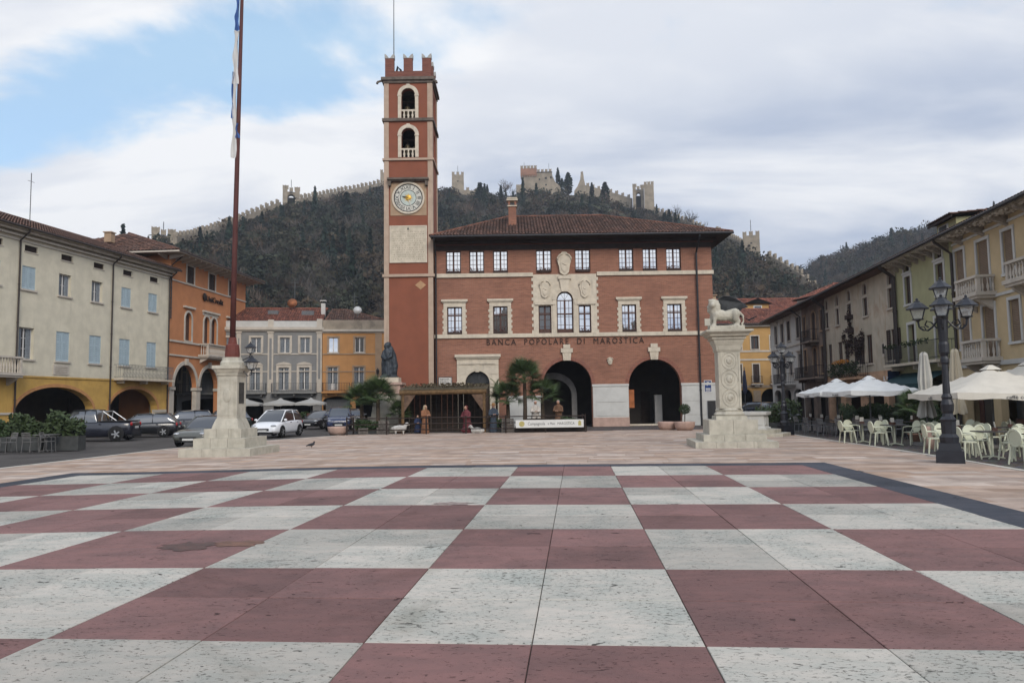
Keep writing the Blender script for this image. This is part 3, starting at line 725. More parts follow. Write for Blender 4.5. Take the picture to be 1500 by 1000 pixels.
q = -1.35; MB().pz([(0, zc+.03), (.3*math.sin(q), zc+.3*math.cos(q)+.04), (.52*math.sin(q), zc+.52*math.cos(q)), (.3*math.sin(q), zc+.3*math.cos(q)-.04), (0, zc-.03)], -.145, -.13).build('minute_hand', m_clock_k, face)
# inscription plaque, worn writing cut as short strokes
m_plq = M('worn inscription slab', (.50, .44, .34), .85, .12, 3, .5, 28, dirt=.35, dcol=(.32, .27, .2)); m_ink = M('faded lettering', (.25, .21, .16), .9, .2, 8, 0)
pq = hbox(tw, 'plaque', m_plq, (-1.38, 1.36, -.06, .0, 11.92, 14.66)); k = MB(); ring_bars(k, -1.38, 1.36, 11.92, 14.66, .10, -.085, -.062); k.build('frame', stone, pq)
k = MB(); R = random.Random(4)
for i in range(13):
    z = 14.2-.168*i; u = -1.14
    while u < 1.1:
        w = R.uniform(.03, .10); k.box(u, u+w*.5, -.064, -.061, z-.028, z+.045 if R.random() < .4 else z+.022); u += w+R.choice((.02, .03, .09))
k.build('inscription', m_ink, pq, kind='stuff'); MB().pz([(-.09, 14.36), (.05, 14.36), (-.02, 14.56)], -.1, -.062).build('gnomon', iron, pq)
MB().pz([(.87, 10.6), (1.27, 10.27), (.87, 9.94), (.47, 10.27)], -.03, .0).build('diamond_panel', M('ochre diamond', (.40, .24, .13), .85, .1), tw)
MB().tube([(-1.14, .6, 26.3), (-1.14, .6, 32.6)], [.045, .03], 6).build('antenna_mast', iron_g, tw)
MB().tube([(-.95, .5, 26.4), (-.82, .45, 26.9), (-.6, .4, 26.6), (-.55, .4, 26.45)], .09, 6).build('siren_horn', iron, tw)

# ------------------------------------------------------------------ bank building
bk = thing('bank_building', 'red brick bank with stone-framed windows and two big arches beside the clock tower', 'building', (0, 55, 0))
U0, U1, ZE = -5.62, 14.74, 13.6
up_w = [(-4.78, -3.68), (-3.06, -1.97), (-1.31, -.23), (1.84, 2.98), (4.70, 5.83), (7.93, 9.0), (9.68, 10.75), (11.41, 12.5)]
lo_w = [(-4.71, -3.62), (-1.36, -.29), (8.05, 9.1), (11.36, 12.42)]
ops = [(a, b, 11.15, 12.82, 0) for a, b in up_w]+[(a, b, 6.68, 8.68, 0) for a, b in lo_w]
ops += [(1.97, 2.9, 6.66, 8.68, 0), (3.3, 4.5, 6.66, 9.70, .6), (4.89, 5.8, 6.66, 8.68, 0), (2.2, 5.74, GZ, 4.68, 1.77), (8.42, 12.2, GZ, 4.66, 1.89), (-3.42, -1.66, GZ, 3.98, .88)]
facade(bk, U0, U1, GZ, ZE, ops, brick, .45)
shell(bk, U0, U1, .0, 13, GZ, ZE, brick)
hbox(bk, 'floor_slab', dark, (U0+.1, U1-.1, .45, 12.9, 5.2, 5.4), (U0+.1, U1-.1, .45, 12.9, 9.9, 10.1))
# portico behind the arches
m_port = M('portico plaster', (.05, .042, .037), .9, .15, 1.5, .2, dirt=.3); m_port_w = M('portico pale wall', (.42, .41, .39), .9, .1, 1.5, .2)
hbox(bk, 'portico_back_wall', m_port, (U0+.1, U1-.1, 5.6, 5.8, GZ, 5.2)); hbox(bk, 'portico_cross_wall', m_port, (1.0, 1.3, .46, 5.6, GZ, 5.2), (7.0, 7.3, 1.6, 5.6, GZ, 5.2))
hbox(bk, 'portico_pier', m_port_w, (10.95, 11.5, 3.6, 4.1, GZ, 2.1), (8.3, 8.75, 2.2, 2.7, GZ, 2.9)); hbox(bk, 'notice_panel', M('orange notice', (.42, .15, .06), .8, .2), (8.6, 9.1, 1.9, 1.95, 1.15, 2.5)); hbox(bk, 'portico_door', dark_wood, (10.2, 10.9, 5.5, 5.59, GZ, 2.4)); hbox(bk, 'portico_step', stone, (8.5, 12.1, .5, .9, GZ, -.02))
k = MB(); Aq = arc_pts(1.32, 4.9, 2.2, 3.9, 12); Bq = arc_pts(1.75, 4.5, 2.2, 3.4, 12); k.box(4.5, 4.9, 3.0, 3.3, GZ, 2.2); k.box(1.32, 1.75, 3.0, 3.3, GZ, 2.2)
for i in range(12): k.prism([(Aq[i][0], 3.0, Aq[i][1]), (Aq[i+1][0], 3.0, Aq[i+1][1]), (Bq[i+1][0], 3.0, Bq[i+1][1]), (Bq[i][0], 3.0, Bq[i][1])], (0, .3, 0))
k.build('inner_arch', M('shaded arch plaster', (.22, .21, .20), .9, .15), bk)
# arch trim
m_archb = brick_mat('arch brick', (.24, .10, .07), (.19, .075, .055), (.22, .15, .12), .1, .3)
for a, b, d, r in ((2.2, 5.74, 4.68, 1.77), (8.42, 12.2, 4.66, 1.89)):
    k = MB(); Aq = arc_pts(a-.26, b+.26, d-r, d+.26, 24); Bq = arc_pts(a, b, d-r, d, 24)
    for i in range(24): k.prism([(Aq[i][0], -.035, Aq[i][1]), (Aq[i+1][0], -.035, Aq[i+1][1]), (Bq[i+1][0], -.035, Bq[i+1][1]), (Bq[i][0], -.035, Bq[i][1])], (0, .06, 0))
    k.build('archivolt', m_archb, bk)
    c = (a+b)/2; ks = MB().pz([(c-.26, d-.03), (c+.26, d-.03), (c+.36, d+.85), (c-.36, d+.85)], -.16, .02).box(c-.43, c+.43, -.2, .02, d+.55, d+.86).box(c-.25, c+.25, -.22, .02, d+.86, d+1.13).build('keystone', stone, bk)
    k = MB(); [k.box(c+x-.035, c+x+.035, -.19, -.16, d+.05, d+.5) for x in (-.14, 0, .14)]; k.build('fluting', stone, ks)
# white plinths with rosy foot
for a, b in ((5.8, 8.38), (12.24, 14.86)):
    p = hbox(bk, 'plinth', stone_w, (a, b, -.12, .0, .5, 2.74), (a-.05, b+.03, -.17, .0, 2.74, 2.9)); hbox(p, 'foot', stone_pink if a < 9 else stone_w, (a-.04, b+.02, -.16, .0, GZ, .498))
    for u0, u1, z0, z1 in ((a+.22, (a+b)/2-.05, .62, 1.5), ((a+b)/2+.05, b-.22, .62, 1.5), (a+.22, b-.22, 1.6, 2.6)):
        hbox(p, 'panel', stone_w, (u0, u1, -.145, -.122, z0, z1))
hbox(bk, 'plinth', stone_w, (-.4, 2.16, -.12, .0, GZ, 2.0), (-.45, 2.16, -.16, .0, 2.0, 2.14))
# string courses
hbox(bk, 'string_course', stone, (U0-.02, 1.6, -.13, .0, 10.84, 11.12), (6.28, U1+.1, -.13, .0, 10.84, 11.12)); hbox(bk, 'string_course', stone, (U0-.02, U1+.1, -.13, .0, 6.38, 6.66))
m_flw = M('window box flowers', (.10, .035, .03), .9, .5, 14, .5); m_box = M('window box', (.05, .03, .025), .8, .2)
def flower_box(w, a, b, z, seed):
    R = random.Random(seed); bx = hbox(w, 'flower_box', m_box, (a+.04, b-.04, -.16, .06, z-.02, z+.14)); k = MB()
    for i in range(34):
        c = (R.uniform(a+.06, b-.06), R.uniform(-.16, .04), z+.12+R.random()**2*.24); s = R.uniform(.03, .08); q = Matrix.Rotation(R.uniform(0, 6), 3, Vector((R.uniform(-1, 1), R.uniform(-1, 1), R.uniform(-1, 1))).normalized())
        k.poly([Vector(c)+q @ Vector(p) for p in ((-s, 0, 0), (0, -s*.6, 0), (s, 0, 0), (0, s*.6, 0))])
    k.build('flowers', m_flw, bx)
for i, (a, b) in enumerate(up_w):
    w = window(bk, a, b, 11.15, 12.82, win_brown, glass_sky, 4, 5, .18, fb=.07); flower_box(w, a, b, 11.17, i)
def quoins(k, a, b, c, d, R):
    z = c; t = 0
    while z < d-.05:
        h = min(.2, d-z); e_ = .13 if t % 2 == 0 else .05
        k.box(a-.21-e_, a, -.06, .02, z, z+h-.008); k.box(b, b+.21+e_, -.06, .02, z, z+h-.008); z += h; t += 1
for i, (a, b) in enumerate(lo_w):
    w = window(bk, a, b, 6.68, 8.68, win_brown, glass_sky, 4, 4, .18, fb=.07); hbox(w, 'transom', win_brown, (a+.05, b-.05, .15, .26, 8.02, 8.12))
    k = MB(); quoins(k, a, b, 6.68, 8.68, rnd); k.box(a-.26, b+.26, -.07, .02, 8.68, 8.98); k.box(a-.42, b+.42, -.2, .02, 9.06, 9.22); k.box(a-.34, b+.34, -.13, .02, 8.98, 9.06); k.build('stone_surround', stone, w); flower_box(w, a, b, 6.70, 20+i)
# central triple window with stone panel and three coats of arms
k = MB(); cuts = [(1.97, 2.9), (3.3, 4.5), (4.89, 5.8)]
m = facade(bk, 1.62, 6.22, 6.66, 10.98, [(1.97, 2.9, 6.66, 8.68, 0), (3.3, 4.5, 6.66, 9.70, .6), (4.89, 5.8, 6.66, 8.68, 0)], stone, .07, -.07, 'stone_panel')
k = MB(); z = 6.66; t = 0
while z < 10.8:
    e_ = .14 if t % 2 == 0 else .02; k.box(1.62-e_, 1.619, -.07, .0, z, z+.23); k.box(6.221, 6.22+e_, -.07, .0, z, z+.23); z += .24; t += 1
k.build('quoins', stone, m)
k = MB(); k.box(1.7, 3.22, -.17, -.07, 8.74, 8.94); k.box(4.58, 6.14, -.17, -.07, 8.74, 8.94); Aq = arc_pts(2.98, 4.82, 9.1, 10.02, 18); Bq = arc_pts(3.3, 4.5, 9.1, 9.7, 18)
for i in range(18): k.prism([(Aq[i][0], -.15, Aq[i][1]), (Aq[i+1][0], -.15, Aq[i+1][1]), (Bq[i+1][0], -.15, Bq[i+1][1]), (Bq[i][0], -.15, Bq[i][1])], (0, .08, 0))
k.box(3.02, 3.26, -.13, -.07, 6.66, 9.1); k.box(4.54, 4.78, -.13, -.07, 6.66, 9.1); k.pz([(3.66, 9.68), (4.14, 9.68), (4.28, 10.6), (3.52, 10.6)], -.24, -.07); k.box(3.42, 4.38, -.3, -.07, 10.6, 10.84)
k.build('pilasters', stone, m)
for a, b, d, r, gg in ((1.97, 2.9, 8.68, 0, glass_dim), (3.3, 4.5, 9.7, .6, glass_sky), (4.89, 5.8, 8.68, 0, glass_sky)):
    w = window(bk, a, b, 6.66, d, win_brown, gg, 2 if r == 0 else 4, 4, .18, rise=r, fb=.075); hbox(w, 'transom', win_brown, (a+.05, b-.05, .15, .26, 8.02, 8.12)); flower_box(w, a, b, 6.68, int(a*10)) if a > 4.8 else hbox(w, 'lower_panel', win_brown, (a+.06, b-.06, .14, .2, 6.68, 6.98))
def cartouche(c, z0, z1, w, pr, y=-.07):
    h = z1-z0; P_ = [(0, 0), (.18, .06), (.30, .14), (.36, .40), (.46, .62), (.5, .70), (.40, .74), (.36, .86), (.24, .90), (.16, .98), (0, 1)]
    pts = [(c+x*w, z0+t*h) for x, t in P_]+[(c-x*w, z0+t*h) for x, t in reversed(P_[1:-1])]
    o = MB().pz(pts, y-pr, y+.03).build('coat_of_arms', stone, bk)
    k = MB(); 
    sh = [(c+x*w*.6, z0+(.12+t*.7)*h) for x, t in ((0, 0), (.3, .2), (.42, .6), (.42, .95), (0, 1.0), (-.42, .95), (-.42, .6), (-.3, .2))]; k.pz(sh, y-pr-.05, y-pr+.01)
    k.build('shield', stone, o); k = MB()
    for s in (-1, 1): k.tube([(c+s*w*.42, y-pr, z0+.66*h), (c+s*w*.46, y-pr-.04, z0+.74*h), (c+s*w*.3, y-pr-.05, z0+.86*h), (c+s*w*.12, y-pr-.05, z0+.90*h)], .035*w+.02, 6)
    k.tube([(c-.14*w, y-pr-.06, z0+.5*h), (c+.14*w, y-pr-.06, z0+.42*h)], .03, 5); k.build('scroll', stone, o, True)
cartouche(3.9, 10.86, 12.62, 1.1, .28, .0); cartouche(2.46, 9.22, 10.62, .86, .12); cartouche(5.36, 9.22, 10.62, .86, .12)
cartouche(7.1, 4.3, 4.85, .44, .12, .0)
# portal with fanlight
k = MB(); po = facade(bk, -4.02, -1.0, GZ, 4.42, [(-3.42, -1.66, GZ, 3.98, .88)], stone, .12, -.12, 'portal')
k.box(-4.16, -.84, -.34, .02, 4.98, 5.18); k.box(-4.08, -.92, -.24, .02, 4.86, 4.98); k.box(-4.02, -1.0, -.15, .02, 4.42, 4.86); k.box(-3.8, -1.25, -.2, -.15, 4.48, 4.62); k.box(-2.68, -2.40, -.2, -.12, 3.9, 4.42); k.box(-4.06, -3.5, -.17, -.12, 3.05, 3.2); k.box(-1.58, -.96, -.17, -.12, 3.05, 3.2); k.box(-3.95, -3.4, -.15, -.12, 3.75, 4.3); k.box(-1.66, -1.08, -.15, -.12, 3.75, 4.3); k.build('portal_moulding', stone, po)
window(bk, -3.42, -1.66, 3.06, 3.98, iron, glass_dim, 8, 2, .3, rise=.88); dr = hbox(bk, 'door', M('portal door wood', (.05, .03, .02), .6, .2), (-3.42, -2.56, .3, .38, GZ, 3.04), (-2.53, -1.66, .3, .38, GZ, 3.04)); hbox(dr, 'door_panel', MATS['portal door wood'], (-3.25, -2.7, .27, .3, .3, 1.2), (-3.25, -2.7, .27, .3, 1.4, 2.7), (-2.4, -1.8, .27, .3, .3, 1.2), (-2.4, -1.8, .27, .3, 1.4, 2.7))
# eaves, frieze and hipped roof
hbox(bk, 'frieze', dark_wood, (U0, U1+.02, -.10, .0, 12.84, 13.2), (U0, U1+.3, -.45, .0, 13.28, 13.5)); hbox(bk, 'frieze_moulding', eave_red, (U0, U1+.12, -.2, .0, 13.2, 13.28))
hbox(bk, 'soffit', dark_wood, (U0, U1+1.15, -1.32, 13.0, 13.5, 13.58))
RF = [(-5.80, -1.42, 13.62), (15.98, -1.42, 13.62), (7.3, 5, 16.52), (-.2, 5, 16.52)]; BKY = 11.4
r = roof_deck(bk, [RF, [(15.98, BKY, 13.62), (-5.8, BKY, 13.62), RF[3], RF[2]], [RF[1], (15.98, BKY, 13.62), RF[2]], [(-5.8, BKY, 13.62), RF[0], RF[3]]])
m = MB(); sl = math.hypot(6.42, 2.9); Wd = 15.98+5.8
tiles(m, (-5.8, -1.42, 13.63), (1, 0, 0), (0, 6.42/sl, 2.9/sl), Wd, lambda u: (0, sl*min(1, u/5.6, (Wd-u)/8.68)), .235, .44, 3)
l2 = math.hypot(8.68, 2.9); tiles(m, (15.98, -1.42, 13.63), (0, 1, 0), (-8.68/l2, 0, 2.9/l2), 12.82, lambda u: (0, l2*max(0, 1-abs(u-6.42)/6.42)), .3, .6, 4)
m.build('roof_tiles', tile, r, kind='stuff')
k = MB().tube([(-.3, 5, 16.56), (7.4, 5, 16.56)], .11, 8).tube([(7.3, 5, 16.56), (15.98, -1.42, 13.68)], .1, 8).tube([(-.2, 5, 16.56), (-5.8, -1.42, 13.68)], .1, 8); k.t = [(1.25, 1, .9)]*len(k.v); k.build('ridge_tiles', tile, r)
MB().tube([(-5.75, -1.5, 13.58), (16.0, -1.5, 13.58)], .085, 8).build('gutter', iron, r)
ch = hbox(r, 'chimney', brick, (-.13, .46, 1.75, 2.3, 14.6, 16.55)); 
downpipe(bk, 13.58, GZ, 13.5, -.2, 1.2, .07, iron); downpipe(bk, U0+.12, GZ, 13.5, -.2, 1.2, .06, iron)
ck = hbox(bk, 'chimney_cap', stone, (-.27, .6, 1.6, 2.45, 17.0, 17.1), (-.22, .55, 1.65, 2.4, 17.16, 17.24), (-.2, .53, 1.67, 2.38, 16.55, 16.63)); hbox(ck, 'chimney_post', brick, (-.15, .0, 1.72, 2.33, 16.63, 17.0), (.33, .48, 1.72, 2.33, 16.63, 17.0))
# bronze lettering on the brick
m_let = M('dark bronze letters', (.035, .022, .018), .5, .2, 9, 0, metal=.5)
me = text_mesh('BANCA  POPOLARE  DI  MAROSTICA', .62, .05, m_let, 'lettering', sx=1.0, space=1.35)
xsv = [v.co.x for v in me.vertices]; sc_ = 11.45/(max(xsv)-min(xsv)); me.transform(Matrix.Diagonal((sc_, 1, 1, 1))); xm = (max(xsv)+min(xsv))/2*sc_
link('lettering', me, bk, loc=(3.88-xm, -.03, 6.03))
sg = hbox(bk, 'notice_board', M('notice board print', (.55, .52, .47), .7, .3, 7, 0), (-5.36, -4.4, -.05, .0, 2.95, 3.56)); k = MB(); ring_bars(k, -5.38, -4.38, 2.93, 3.58, .04, -.07, -.052); k.build('frame', iron, sg)
k = MB(); [k.box(-5.28+.0, -4.6-.1*(i % 3), -.056, -.051, 3.42-.1*i, 3.45-.1*i) for i in range(4)]; k.build('print', m_clock_k, sg)
ps = hbox(bk, 'parking_sign', M('sign blue', (.02, .05, .17), .4, .1), (13.84, 14.4, -.16, -.125, 2.2, 3.08)); k = MB(); ring_bars(k, 13.84, 14.4, 2.2, 3.08, .045, -.166, -.161); k.box(13.95, 14.3, -.165, -.161, 2.3, 2.36); k.box(13.95, 14.3, -.165, -.161, 2.43, 2.5); k.build('sign_print', win_white, ps); link('letter', text_mesh('P', .42, .006, win_white, 'letter'), ps, loc=(14.12, -.166, 2.8))
hbox(bk, 'wall_cabinet', iron, (14.05, 14.6, -.3, -.13, .2, 1.6))
# ------------------------------------------------------------------ houses round the square
m_cream = M('cream plaster', (.60, .55, .425), .88, .08, 1.2, .2, 40, dirt=.42, dcol=(.42, .38, .285), streak=True)
m_yellow = M('ochre yellow plaster', (.50, .31, .085), .88, .12, 1.2, .25, 40, dirt=.5, dcol=(.33, .19, .06), streak=True)
m_orange = M('orange plaster', (.46, .195, .085), .88, .08, 1.0, .2, 40, dirt=.25, dcol=(.32, .15, .08), streak=True)
m_trimp = M('pale trim', (.48, .43, .36), .85, .08, 2, .2, dirt=.2)
m_blue = M('pale blue shutters', (.36, .445, .48), .7, .06, 3, .1)
m_brsh = M('brown shutters', (.045, .03, .024), .75, .2, 4, .1)
m_grey = M('grey plaster', (.21, .21, .205), .88, .07, 1.0, .2, dirt=.15, dcol=(.14, .14, .14), streak=True)
m_ochre = M('orange ochre plaster', (.48, .245, .095), .88, .09, 1.0, .2, dirt=.3, dcol=(.35, .17, .07), streak=True)
m_peach = M('peach plaster', (.50, .385, .225), .88, .09, 1.0, .2, dirt=.38, dcol=(.37, .28, .17), streak=True)
m_green = M('olive green plaster', (.335, .325, .185), .88, .1, 1.0, .2, dirt=.4, dcol=(.25, .24, .13), streak=True)
m_old = M('peeling old plaster', (.46, .41, .32), .9, .14, .8, .4, 30, dirt=.8, dcol=(.33, .205, .13), streak=True)
m_old_low = M('flaking salmon plaster', (.47, .30, .19), .9, .25, 1.2, .5, 26, dirt=.75, dcol=(.25, .17, .12))
m_shab = M('sooty plaster', (.20, .16, .13), .92, .3, 1.0, .4, 26, dirt=.7, dcol=(.08, .06, .05), streak=True)
m_white = M('off-white plaster', (.52, .50, .46), .88, .09, 1.0, .2, dirt=.35, dcol=(.30, .28, .25), streak=True)
m_yel2 = M('golden plaster', (.44, .265, .10), .88, .08, 1.0, .2, dirt=.25, dcol=(.36, .20, .08), streak=True)
m_teal = M('dark teal awning', (.012, .045, .052), .8, .2, 5, .2)
H1 = 9.3; O1 = (-31.06, 46.0)
def house(name, label, O, h, ua, ub, right=False, group=None):
    p = along(O, h, -ua if right else ua, False) if right else along(O, h, ua)
    return thing(name, label, 'house', p, place(O, h, right), group)
# --- cream house over yellow arcade; local u = distance along the facade line from O1
cr = thing('cream_house', 'long cream house with pale blue shutters over a yellow arcade', 'house', along(O1, H1, 0), place(O1, H1))
A0, A1 = -16.0, 16.55
bays = [-13.6, -10.5, -7.4, -4.3, -.95, 1.8, 4.9, 8.0, 11.15, 14.35]
ar = [(-14.6, -8.7), (-7.6, -.75), (1.08, 7.99), (9.62, 15.3)]
facade(cr, A0, A1, GZ, 3.72, [(a, b, GZ, 3.12, 1.65) for a, b in ar], m_yellow, .6, 0, 'arcade_wall')
ops = []
for c in bays: ops += [(c-.60, c+.60, 4.85, 6.84, 0), (c-.52, c+.58, 9.27, 10.75, 0), (c-.38, c+.68, 11.7, 12.1, 0)]
facade(cr, A0, A1, 3.72, 12.75, ops, m_cream, .3)
shell(cr, A0, A1, 0, 11, GZ, 13, m_cream); hbox(cr, 'floor_slab', dark, (A0+.1, A1-.1, .3, 10.9, 3.6, 3.75), (A0+.1, A1-.1, .5, 10.9, 8.4, 8.5))
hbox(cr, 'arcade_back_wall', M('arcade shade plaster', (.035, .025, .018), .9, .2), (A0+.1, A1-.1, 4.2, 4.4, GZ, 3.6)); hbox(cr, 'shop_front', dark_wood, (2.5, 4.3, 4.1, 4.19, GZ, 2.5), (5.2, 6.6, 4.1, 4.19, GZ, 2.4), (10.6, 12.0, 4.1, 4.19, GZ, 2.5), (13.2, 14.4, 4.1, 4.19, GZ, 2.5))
for a, b in ar[:]:
    k = MB(); Aq = arc_pts(a-.22, b+.22, 1.47, 3.34, 22); Bq = arc_pts(a, b, 1.47, 3.12, 22)
    for i in range(22): k.prism([(Aq[i][0], -.03, Aq[i][1]), (Aq[i+1][0], -.03, Aq[i+1][1]), (Bq[i+1][0], -.03, Bq[i+1][1]), (Bq[i][0], -.03, Bq[i][1])], (0, .04, 0))
    k.build('arch_band', M('orange arch band', (.44, .22, .09), .88, .12, dirt=.4, dcol=(.3, .16, .08)), cr)
hbox(cr, 'impost', m_trimp, (-.7, 1.04, -.06, .0, 1.36, 1.5), (8.03, 9.58, -.06, .0, 1.36, 1.5), (14.6, 16.5, -.08, .0, 1.28, 1.5))
for i, c in enumerate(bays):
    closed = ('closed')
    op2 = i in (6, 7, 1); op1 = i in (5, 2)
    w = window(cr, c-.52, c+.58, 9.27, 10.75, win_white, glass_dim, 2, 2, .2, sill=m_trimp, shut=None if op2 else (m_blue, 'closed'), cur=op2)
    w = window(cr, c-.60, c+.60, 4.85, 6.84, win_white, glass_dim, 2, 3, .2, sill=m_trimp, shut=None if op1 else (m_blue, 'closed'), cur=op1)
    if False:
        z0, z1 = (9.28, 10.74) if op2 else (4.86, 6.83)
        for s in (-1, 1): k = MB(); k.box(-.02, .02, -.5, 0, z0, z1); o = k.build('shutter', m_blue, w); o.location = (c+.03+s*.53, .06, 0); o.rotation_euler = (0, 0, s*.25)
    k = MB(); ring_bars(k, c-.38, c+.68, 11.7, 12.1, .04, .1, .15); [k.box(c-.34, c+.64, .1, .16, 11.76+.06*j, 11.79+.06*j) for j in range(6)]; g = k.build('attic_vent', m_brsh, cr); hbox(g, 'backing', dark, (c-.38, c+.68, .2, .25, 11.7, 12.1)); hbox(g, 'sill', m_trimp, (c-.44, c+.74, -.05, .05, 11.63, 11.698))
hbox(cr, 'cornice', m_trimp, (A0, A1+.02, -.08, .0, 12.25, 12.36), (A0, A1+.1, -.25, .0, 12.5, 12.62), (A0, A1+.2, -.5, .0, 12.75, 12.9)); hbox(cr, 'string_course', m_yellow, (A0, A1, -.05, .0, 3.68, 3.80)); hbox(cr, 'soffit', m_trimp, (A0, A1+.3, -.7, 11.0, 12.92, 12.97))
gable(cr, A0, A1+.4, 0, 11, 13.0, 2.35, .75, hipR=3.0, seed=11)
for u in (.98, 9.55, 16.42): downpipe(cr, u, GZ, 12.9, -.1, .62)
iron_rail(cr, 10.05, 16.2, 3.86, 4.88, .75, iron_g, .17, scroll=True); stone_balcony(cr, -3.2, .7, 3.9, 4.9, .8, m_trimp)
pq = hbox(cr, 'wall_plaque', m_trimp, (4.1, 5.5, -.05, .0, 3.95, 4.62)); k = MB(); [k.box(4.25, 5.35, -.056, -.051, 4.05+.12*i, 4.09+.12*i) for i in range(4)]; k.build('inscription', m_ink, pq)
MB().tube([(5.6, 3.5, 14.2), (5.6, 3.5, 18.2)], .03, 5).tube([(5.3, 3.5, 17.6), (5.9, 3.5, 17.6)], .015, 4).build('aerial', iron_g, cr)
# --- orange palazzo
O2, H2 = (-28.36, 62.47), 4.3
og = thing('orange_palazzo', 'orange palazzo with gothic windows and deep bracketed eaves beyond the cream house', 'house', (O2[0], O2[1], 0), place(O2, H2))
ops = [(c-.62, c+.62, 12.4, 13.92, 0) for c in (3.25, 7.25, 11.35)]
goth = [(2.5, 3.6), (5.85, 6.95), (7.25, 8.35), (10.65, 11.75)]
ops += [(a, b, 7.4, 9.85, .62) for a, b in goth]+[(.85, 4.65, GZ, 5.3, 1.95), (5.25, 8.75, GZ, 5.2, 1.85), (9.5, 13.4, GZ, 5.2, 1.95)]
facade(og, 0, 14.6, GZ, 14.35, ops, m_orange, .4); shell(og, 0, 14.6, 0, 13, GZ, 14.35, m_orange)
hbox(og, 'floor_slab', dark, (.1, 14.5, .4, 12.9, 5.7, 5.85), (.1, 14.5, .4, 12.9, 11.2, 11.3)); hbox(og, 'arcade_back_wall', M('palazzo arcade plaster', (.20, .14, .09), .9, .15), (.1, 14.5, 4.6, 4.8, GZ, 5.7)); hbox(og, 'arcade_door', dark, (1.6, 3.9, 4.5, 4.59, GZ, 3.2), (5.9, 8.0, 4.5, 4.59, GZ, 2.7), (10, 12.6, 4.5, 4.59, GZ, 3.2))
for c in (3.25, 7.25, 11.35): window(og, c-.62, c+.62, 12.4, 13.92, win_brown, glass_dim, 2, 2, .2, sill=m_trimp, sur=m_trimp, sw=.16, shut=(m_brsh, 'closed'))
for a, b in goth: window(og, a, b, 7.4, 9.85, win_brown, glass_dim, 2, 4, .22, rise=.62, sill=m_trimp, sur=m_trimp, sw=.2)
hbox(og, 'window_hood', m_trimp, (2.1, 4.0, -.2, .0, 10.2, 10.36), (5.5, 8.7, -.2, .0, 10.2, 10.36), (10.25, 12.15, -.2, .0, 10.2, 10.36)); hbox(og, 'window_panel', m_trimp, (5.6, 8.6, -.035, .0, 9.95, 10.2))
hbox(og, 'string_course', m_trimp, (0, 14.65, -.08, .0, 12.24, 12.36)); hbox(og, 'string_course', m_trimp, (0, 14.65, -.1, .0, 7.12, 7.28)); hbox(og, 'string_course', m_trimp, (0, 14.65, -.1, .0, 5.95, 6.08))
for a, b, d in ((.85, 4.65, 5.3), (5.25, 8.75, 5.2), (9.5, 13.4, 5.2)):
    k = MB(); r = (b-a)/2; Aq = arc_pts(a-.32, b+.32, d-r, d+.32, 20); Bq = arc_pts(a, b, d-r, d, 20)
    for i in range(20): k.prism([(Aq[i][0], -.06, Aq[i][1]), (Aq[i+1][0], -.06, Aq[i+1][1]), (Bq[i+1][0], -.06, Bq[i+1][1]), (Bq[i][0], -.06, Bq[i][1])], (0, .08, 0))
    k.box((a+b)/2-.2, (a+b)/2+.2, -.16, .02, d-.05, d+.5); k.build('archivolt', m_trimp, og)
for u in (.42, 4.95, 9.12, 13.9): hbox(og, 'pier', m_trimp, (u-.36, u+.36, -.06, .35, GZ, 3.1), (u-.46, u+.46, -.14, .42, 3.1, 3.35))
b = stone_balcony(og, 5.0, 10.9, 6.3, 7.3, .9, m_trimp)
sg = text_mesh('UniCredit', .72, .08, m_let, 'sign_letters', sx=1.15); link('sign_letters', sg, og, loc=(7.75, -.09, 11.5)); k = MB().ball((5.75, -.1, 11.58), (.38, .08, .38), 12, 8); k.build('sign_disc', m_let, og, True)
hbox(og, 'soffit', M('pale soffit boards', (.36, .31, .25), .9, .12, 3, .2), (-1.35, 16.0, -1.35, 14.2, 14.32, 14.42))
for i in range(16): u = -.2+15.0*i/15; k = MB(); k.prism([(u-.09, .0, 14.31), (u-.09, -1.2, 14.31), (u-.09, -1.2, 14.2), (u-.09, -.35, 14.0), (u-.09, .0, 13.95)], (.18, 0, 0)); k.build('eave_bracket', m_trimp, og)
for i in range(5): y = .4+2.6*i; k = MB(); k.prism([(0, y-.09, 14.31), (-1.2, y-.09, 14.31), (-1.2, y-.09, 14.2), (-.35, y-.09, 14.0), (0, y-.09, 13.95)], (0, .18, 0)); k.build('eave_bracket', m_trimp, og)
gable(og, -1.4, 16.05, 0, 13, 14.45, 2.9, 1.4, hipL=6, hipR=6, seed=13); hbox(og, 'fascia', m_trimp, (-1.42, 16.07, -1.46, -1.4, 14.32, 14.44), (-1.46, -1.42, -1.4, 14.3, 14.32, 14.44))
hbox(og, 'chimney', m_buff, (-.5, .05, 5.0, 5.6, 15.5, 16.3), (-.58, .13, 4.92, 5.68, 16.3, 16.38)); downpipe(og, -.05, 9, 14.3, -.1, .9); hbox(og, 'roof_hatch', m_buff, (-1.2, -.2, 9.2, 10, 15.2, 16.2))
